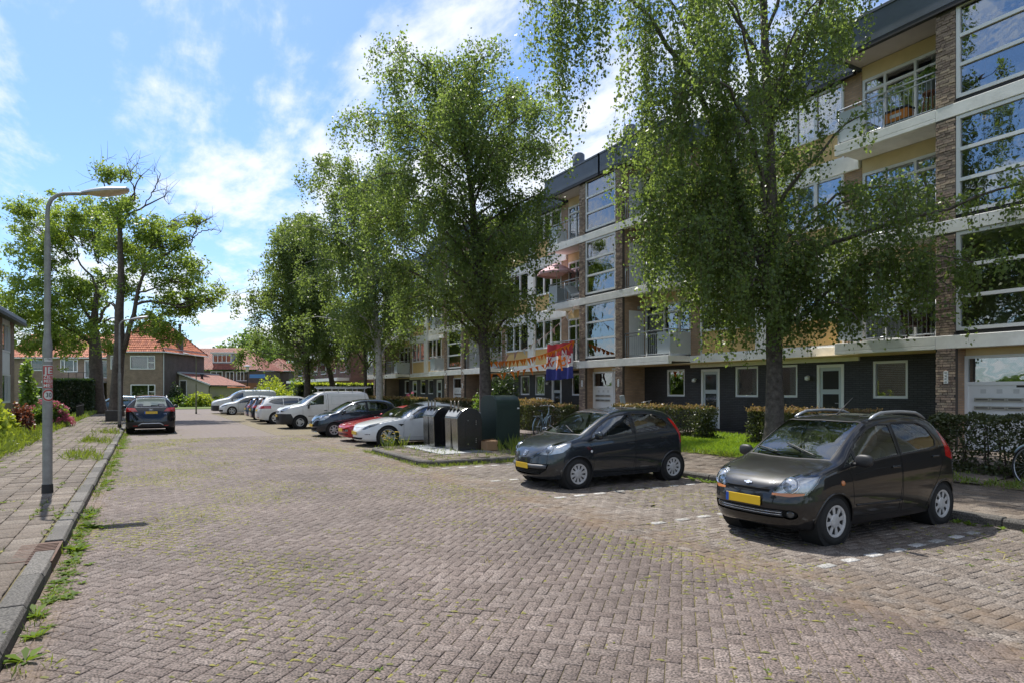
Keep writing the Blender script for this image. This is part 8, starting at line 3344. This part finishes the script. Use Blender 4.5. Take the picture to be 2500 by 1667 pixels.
leaf_mesh('verge_grass', np.stack([rng.uniform(-4.2, -3.2, 4500), rng.uniform(29.5, 58, 4500), .08 + np.abs(rng.normal(0, .08, 4500))], 1), .18, MT['grass'], None, hang=-1.2, width=.08)['kind'] = 'stuff'
clump('climber', (-5.6, 43.2, .05), .55, 1.3, 3.6, 3500, .16, MT['green_leaf'], 'green climber at the corner of the left house', hang=.4)
clump('dark_shrub', (15.9, 28.7, .3), 1.25, 1.5, 2.95, 14000, .10, MT['privet'], 'dark tall shrub against the flats behind the bunting', hang=.3)
clump('laurel_shrub', (14.9, 28.4, .3), .75, .9, 1.9, 4200, .12, MT['green_leaf'], 'lighter green bush in front of the dark tall shrub beside the birch trunk', hang=.3)
rs = clump('rose_bush', (16.9, 44.2, .33), .5, .6, 1.35, 1100, .10, MT['green_leaf'], 'small rose bush with pink blooms at the far flats')
for _ in range(9):
    leaf_mesh('bloom', unit(rng.normal(size=(26, 3))) * .07 + np.array([rng.uniform(-.5, .2), rng.uniform(-.5, .5), rng.uniform(.7, 1.5)]), .09, MT['pink_petal'], rs, hang=0)

for i, (u, v, d, rx, rz_, mt_, lb) in enumerate((
        (440, 1000, 71, 2.0, 1.7, 'green_leaf', 'bushy garden growth below the dark side wall of the corner house'),
        (490, 998, 72, 1.9, 1.9, 'lime_leaf', 'yellow green weeds before the clapboard lean-to'),
        (545, 994, 76, 2.2, 1.2, 'grass', 'low grassy growth at the fence of the lean-to'),
        (655, 985, 78, 2.7, 4.2, 'lime_leaf', 'bright yellow green garden bush right of the lantern'),
        (695, 985, 74, 2.2, 3.0, 'lime_leaf', 'lower bright bush beside the yellow green garden bush'),
        (745, 980, 80, 3.0, 4.6, 'green_leaf', 'mid green bush behind the leftmost birch trunk'),
        (800, 975, 84, 2.6, 5.2, 'lime_leaf', 'sunlit bush seen between the birch trunks'),
        (850, 975, 82, 2.4, 4.2, 'green_leaf', 'dense bush before the red brown block'),
        (430, 990, 71.0, .9, 3.2, 'privet', 'dark ivy bush climbing the side wall of the corner house'))):
    p = P(u, v, d)
    clump('garden_bush', (p.x, p.y, .03), rx, rx, rz_, int(1500 + 500 * rx), .22 if rx > 1 else .16, MT[mt_], lb, hang=.3, group=None)


def round_tree(u, d, ztop, r, zc, label, n, mt_='birch_far', size=.42, zb=2.0):
    p = P(u, 960, d)
    o = empty('broadleaf_tree', (p.x, p.y, 0), 0, label, 'tree', 'trees behind the far houses')
    MB().tube([(0, 0, 0), (.1, 0, zc * .6), (0, .1, ztop * .8)], [.35, .28, .08], 8).build('trunk', MT['bark_dark'], o, smooth=True)
    k = 40
    ctr = unit(rng.normal(size=(k, 3))) * (.35 + .6 * rng.random((k, 1)))
    m = rng.integers(0, k, n)
    q = unit(rng.normal(size=(n, 3))) * (rng.random((n, 1)) ** .35) * rng.uniform(.20, .36, k)[m][:, None] + ctr[m] * .8
    q = q * np.array([r, r, (ztop - zb) / 2]) + np.array([0, 0, (ztop + zb) / 2])
    leaf_mesh('crown', q, size, MT[mt_], o, hang=.2)['kind'] = 'stuff'


MT['far_leaf'] = M_leaf('far_tree_leaf', (.055, .105, .025), (.13, .20, .05), (.25, .38, .06), .4, .5)
for u, d, zt_, r, lb in ((560, 128, 13.6, 6.2, 'round green tree rising behind the dormer house'), (612, 132, 15.2, 6.5, 'taller rounded tree behind the roofs'), (665, 126, 14.2, 6.0, 'tree behind the small red roofed house'), (520, 140, 9.5, 5.0, 'low tree at the left end of the far group'),
                         (720, 120, 13.0, 6.0, 'far tree seen through the leftmost birch'), (780, 118, 12.5, 6.0, 'far tree between the birch crowns'), (850, 125, 12.0, 6.0, 'far tree above the tall clipped hedge'), (90, 130, 11.5, 6.0, 'far tree behind the left terrace'), (25, 120, 12.0, 6.0, 'far tree at the left edge behind the houses')):
    round_tree(u, d, zt_, r, zt_ * .55, lb, 5200, 'far_leaf', .5, 1.0)

for x_, y_, zt_, lb in ((-8.5, 6.0, 16.5, 'street tree left of the camera, mirrored in the stair windows'), (-9.0, 14.5, 18.0, 'second street tree left of the road, mirrored in the upper windows'), (-9.5, 21.5, 16.0, 'third street tree left of the road beside the brick house')):
    q_ = Vector((x_, y_, 0))
    r_ = (.8660254 * x_ - .5 * y_)
    f_ = .8660254 * y_ + .5 * x_
    o = empty('broadleaf_tree', (x_, y_, 0), 0, lb, 'tree', 'trees on the left side of the street')
    MB().tube([(0, 0, 0), (.1, 0, 6), (0, .1, zt_ * .8)], [.3, .24, .08], 8).build('trunk', MT['bark_dark'], o, smooth=True)
    ctr = unit(rng.normal(size=(50, 3))) * (.3 + .65 * rng.random((50, 1)))
    m_ = rng.integers(0, 50, 9000)
    q = unit(rng.normal(size=(9000, 3))) * (rng.random((9000, 1)) ** .4) * rng.uniform(.15, .30, 50)[m_][:, None] + ctr[m_] * .85
    leaf_mesh('crown', q * np.array([3.4, 3.6, (zt_ - 4) / 2]) + np.array([0, 0, (zt_ + 4) / 2]), .30, MT['far_leaf'], o, hang=.3)['kind'] = 'stuff'

# a far belt of trees closes the horizon all round
A_ = rng.uniform(0, 2 * math.pi, 26000)
Rr = rng.uniform(215, 245, 26000)
Hh = 6.5 + 2.5 * np.sin(A_ * 23) + 1.6 * np.sin(A_ * 61 + 1) + 1.0 * np.sin(A_ * 140)
belt = leaf_mesh('far_tree_belt', np.stack([Rr * np.cos(A_), Rr * np.sin(A_), Hh * rng.random(26000) ** .8], 1), 2.2, MT['far_leaf'], None, hang=0)
belt['kind'] = 'stuff'

# plant and flowers on balconies
leaf_mesh('leaves', unit(rng.normal(size=(160, 3))) * np.array([.2, .2, .22]) + np.array([0, 0, .42]), .10, MT['green_leaf'], po, hang=.2)
leaf_mesh('trailing_plants', np.stack([rng.uniform(-.16, .16, 900), rng.uniform(-.38, .38, 900), .12 + rng.normal(0, .10, 900)], 1), .055, MT['privet'], fb_, hang=.6)

# ------------------------------------------------------------------ grass, moss and weeds
lx, ly = rng.uniform(12.88, 17.05, 60000), rng.uniform(9.35, 16.15, 60000)
near_ = rng.random(60000) < np.where(lx < 15.3, 1, .35)
lx, ly = lx[near_], ly[near_]
gz = .13 + (np.minimum(lx, 17.2) - 12.8) / 4.4 * .22
leaf_mesh('lawn_grass', np.stack([lx, ly, gz], 1), .075, MT['lawn'], None, hang=-1.6, width=.10)['kind'] = 'stuff'


def tufts(name, x, y, z, per, spread, size, mat, hang=-1.0, width=.12, flat=0.0):
    n = len(x) * per
    c = np.repeat(np.stack([x, y, np.broadcast_to(z, x.shape)], 1), per, axis=0)
    c = c + rng.normal(0, 1, (n, 3)) * np.array([spread, spread, 0])
    o = leaf_mesh(name, c, size, mat, None, hang=hang, width=width, flat=flat)
    o['kind'] = 'stuff'
    return o


def field(n, x0, x1, y0, y1, fx=None):
    x, y = rng.uniform(x0, x1, n), rng.uniform(y0, y1, n)
    nz = np.sin(x * 1.7 + 1.1 * np.sin(y * .9)) + np.sin(y * 1.3 + 1.7 * np.sin(x * 1.1 + 2)) + .8 * np.sin(x * 4.1 + y * 2.3)
    p = 1 / (1 + np.exp(-(nz - .9) * 1.6))
    if fx is not None:
        p = p * fx(x, y)
    k = rng.random(n) < p
    return x[k], y[k]


# snap to the joints of the 45 degree herringbone: moss sits in the gaps
def to_joint(x, y, rot):
    ca, sa = math.cos(rot), math.sin(rot)
    a, b = x * ca + y * sa, -x * sa + y * ca
    s = rng.random(len(x)) < .5
    w = BW
    a = np.where(s, np.round(a / w) * w, a)
    b = np.where(s, b, np.round(b / w) * w)
    return a * ca - b * sa, a * sa + b * ca


CX0 = (-.58 + 5.25) / 2, (.8 + Y_END) / 2


def moss_strips(name, x, y, rot, z, lmin, lmax, wid, mat, snap=True):
    """Thin moss cushions lying along the joints."""
    n = len(x)
    ca, sa = math.cos(rot), math.sin(rot)
    a, b = x * ca + y * sa, -x * sa + y * ca
    s = rng.random(n) < .5
    if snap:
        a = np.where(s, np.round(a / BW) * BW, a)
        b = np.where(s, b, np.round(b / BW) * BW)
    L_ = rng.uniform(lmin, lmax, n)
    w = wid * rng.uniform(.5, 1.5, n)
    k = 6
    V = np.zeros((n, k + 1, 3))
    ang = np.linspace(0, 2 * math.pi, k, endpoint=False)
    for i, w_ in enumerate(ang):
        q = rng.uniform(.7, 1.2, n)
        da, db = np.cos(w_) * q, np.sin(w_) * q
        pa = a + np.where(s, db * w, da * L_ / 2)
        pb = b + np.where(s, da * L_ / 2, db * w)
        V[:, i, 0], V[:, i, 1], V[:, i, 2] = pa * ca - pb * sa, pa * sa + pb * ca, z
    V[:, k, 0], V[:, k, 1], V[:, k, 2] = a * ca - b * sa, a * sa + b * ca, z + .010
    f = np.array([(i, (i + 1) % k, k) for i in range(k)])
    Q = (f[None] + (np.arange(n) * (k + 1))[:, None, None]).reshape(-1, 3)
    o = npmesh(name, V.reshape(-1, 3), Q, mat, None, attr=np.repeat(rng.random(n), k + 1))
    o['kind'] = 'stuff'
    return V[:, k]


def rosettes(name, x, y, z, nl, size, mat, width=.20, up=.18):
    """Flat weeds: narrow leaves spreading from one root."""
    n = len(x)
    sc = size * rng.uniform(.45, 1.35, n)
    V, Q, rn = [], [], []
    cnt = 0
    for i in range(n):
        k = int(rng.integers(max(4, nl - 3), nl + 3))
        a0 = rng.uniform(0, 6.28)
        for j in range(k):
            a = a0 + 6.283 * j / k + rng.normal(0, .25)
            L = sc[i] * rng.uniform(.6, 1.25)
            u = up * rng.uniform(.2, 2.0)
            d = np.array([math.cos(a), math.sin(a), u])
            s = np.array([-math.sin(a), math.cos(a), 0]) * L * width * rng.uniform(.7, 1.3)
            c = np.array([x[i], y[i], z if np.isscalar(z) else z[i]])
            V += [c, c + d * L * .55 + s, c + d * L * np.array([1, 1, .6]), c + d * L * .55 - s]
            Q.append((cnt, cnt + 1, cnt + 2, cnt + 3))
            cnt += 4
            rn += [rng.random()] * 4
    o = npmesh(name, np.array(V), np.array(Q), mat, None, attr=np.array(rn))
    o['kind'] = 'stuff'


x, y = field(66000, -.6, 5.2, 1.5, 27, lambda x, y: np.interp(x, [-.6, .3, 1.5, 3.2, 5.2], [1.0, .85, .6, .30, .45]) * np.interp(y, [2, 9, 27], [.55, .9, 1]))
moss_strips('joint_moss', x - CX0[0], y - CX0[1], R(-45), .0, .02, .085, .0085, MT['moss']).shape
o = bpy.data.objects['joint_moss']
o.location = (CX0[0], CX0[1], .0005)
x, y = field(34000, 4.6, 9.6, -1, 27, lambda x, y: np.interp(x, [4.6, 5.5, 6.3, 9.6], [.6, 1, .6, .5]) * np.interp(y, [0, 12, 20, 27], [.6, .8, 1, 1]))
moss_strips('bay_moss', x - 7.72, y - (-6 + Y_END) / 2, 0, .0, .02, .09, .010, MT['moss'])
bpy.data.objects['bay_moss'].location = (7.72, (-6 + Y_END) / 2, .0005)
x, y = field(1300, -.6, 5.4, 1.6, 24, lambda x, y: np.interp(x, [-.6, .6, 2, 5.4], [.9, .6, .30, .25]))
xj, yj = to_joint(x - CX0[0], y - CX0[1], R(-45))
rosettes('road_weeds', xj + CX0[0], yj + CX0[1], -.003, 8, .034, MT['weed'])
x, y = field(900, 4.9, 9.6, 0, 26)
rosettes('bay_weeds', x, y, -.003, 8, .045, MT['weed'])
x, y = field(420, -.4, 9.6, 1, 26)
tufts('dry_tufts', x, y, 0.0, 9, .022, .06, MT['dry'], -.5, .06)
x, y = field(500, -.6, 3, 6, 30)
tufts('road_grass', x, y, 0.0, 9, .03, .05, MT['grass'], -.6, .06)
# green line of weeds along the left kerb
yk = rng.uniform(4.2, 34, 800)
yk = yk[np.sin(yk * 1.9) + np.sin(yk * .77 + 1) > -.35]
rosettes('kerb_weeds', -.73 + np.abs(rng.normal(0, .10, len(yk))), yk, .003, 9, .06, MT['weed'], .22, .3)
yk = rng.uniform(5, 32, 60)
rosettes('kerb_plants', -.70 + rng.normal(0, .05, len(yk)), yk, .0, 11, .11, MT['weed'], .19, .45)
yk = rng.uniform(5, 34, 300)
tufts('kerb_grass', -.72 + rng.normal(0, .05, len(yk)), yk, .0, 6, .03, .08, MT['grass'], -1.0, .05)
# sand and grit washed against the kerb
yk = rng.uniform(3.5, 30, 2600)
moss_strips('kerb_grit', -.70 + np.abs(rng.normal(0, .06, len(yk))), yk, 0.0, .001, .015, .05, .010, MT['grit'])
# between the pavement tiles
x, y = field(5200, -3.25, -.85, 4.5, 45, lambda x, y: np.interp(x, [-3.3, -2.4, -1.5, -.85], [.4, .12, .4, 1]))
s_ = rng.random(len(x)) < .45
xj = np.where(s_, np.round((x + 3.29) / .285) * .285 - 3.29, x)
yj = np.where(s_, y, np.round((y - 2.85) / .3) * .3 + 2.85)
rosettes('pavement_weeds', xj, yj, .112, 8, .05, MT['weed'], .2, .35)
moss_strips('pavement_moss', xj + rng.normal(0, .01, len(xj)), yj, 0, .117, .03, .13, .012, MT['moss'], False)
tufts('pavement_grass', xj, yj, .108, 5, .03, .06, MT['grass'], -.7, .06)
x, y = field(500, -1.8, -.9, 18, 33)
tufts('pavement_tall_grass', x, y, .108, 12, .06, .16, MT['grass'], -1.0, .06)
# island and right kerb
xi = np.concatenate([rng.uniform(5.6, 9.6, 190), rng.uniform(5.55, 5.75, 70), rng.uniform(5.9, 9.5, 170)])
yi = np.concatenate([13.95 + rng.normal(0, .10, 190), rng.uniform(14, 18.6, 70), rng.uniform(14.3, 18.4, 170)])
zi = np.where((xi > 5.75) & (yi > 14.1), .112, -.004)
tufts('island_weeds', xi, yi, zi, 9, .04, .09, MT['grass'], -.8, .06)
xi = np.concatenate([rng.uniform(8.5, 9.7, 26), rng.uniform(8.3, 9.8, 22), rng.uniform(6.1, 6.7, 10)])
yi = np.concatenate([rng.uniform(15.5, 16.1, 26), rng.uniform(14.2, 15.4, 22), rng.uniform(17.6, 18.5, 10)])
tufts('island_tall_grass', xi, yi, .11, 7, .05, .34, MT['grass'], -1.8, .028)
fxs, fys = rng.uniform(6.0, 6.6, 26), rng.uniform(17.7, 18.6, 26)
V, Q_ = [], []
fl_, fs_ = MB(), MB()
for a, b in zip(fxs, fys):
    h = rng.uniform(.25, .5)
    c = Vector((a, b, .11 + h))
    for k in range(6):
        w = R(60 * k)
        fl_.add([c, c + Vector((.03 * math.cos(w - .4), .03 * math.sin(w - .4), .006)), c + Vector((.042 * math.cos(w), .042 * math.sin(w), 0)), c + Vector((.03 * math.cos(w + .4), .03 * math.sin(w + .4), .006))], [(0, 1, 2, 3)])
    fs_.tube([(a, b, .11), tuple(c)], .004, 3)
fs_.build('flower_stems', MT['weed'])['kind'] = 'stuff'
ob_ = fl_.build('yellow_flowers', MT['yellow_petal'])
ob_['kind'] = 'stuff'
yk = rng.uniform(-2, 26, 420)
rosettes('right_kerb_weeds', 9.62 + rng.normal(0, .07, len(yk)), yk, 0, 9, .09, MT['weed'], .2, .5)
yk = rng.uniform(2, 20, 300)
tufts('footpath_edge_grass', 12.84 + rng.normal(0, .10, len(yk)), yk, .13, 10, .05, .13, MT['grass'], -1.1, .08)
x, y = field(900, 12.95, 14.6, 1.5, 8.6)
tufts('garden_weeds', x, y, .17, 10, .06, .10, MT['grass'], -.8, .09)

# a low dark railing beside the hydrangea
fe = empty('metal_fence', (-3.40, 43.5, .08), 0, 'low black metal railing between hydrangea and the dark hedge block', 'fence')
for z in (.15, .85):
    MB().tube([(0, 0, z), (0, 5.2, z)], .018, 6).build('rail', MT['pole_black'], fe)
me_ = None
for k in range(36):
    if me_ is None:
        o = MB().tube([(0, 0, .05), (0, 0, .95)], .010, 5).build('bar', MT['pole_black'], fe)
        me_ = o.data
    else:
        o = link('bar', me_, fe)
    o.location = (0, .05 + k * .145, 0)
print('leaves', nb1, nb2, nb3, nb4, nb5, nb6, nt1, nt2)
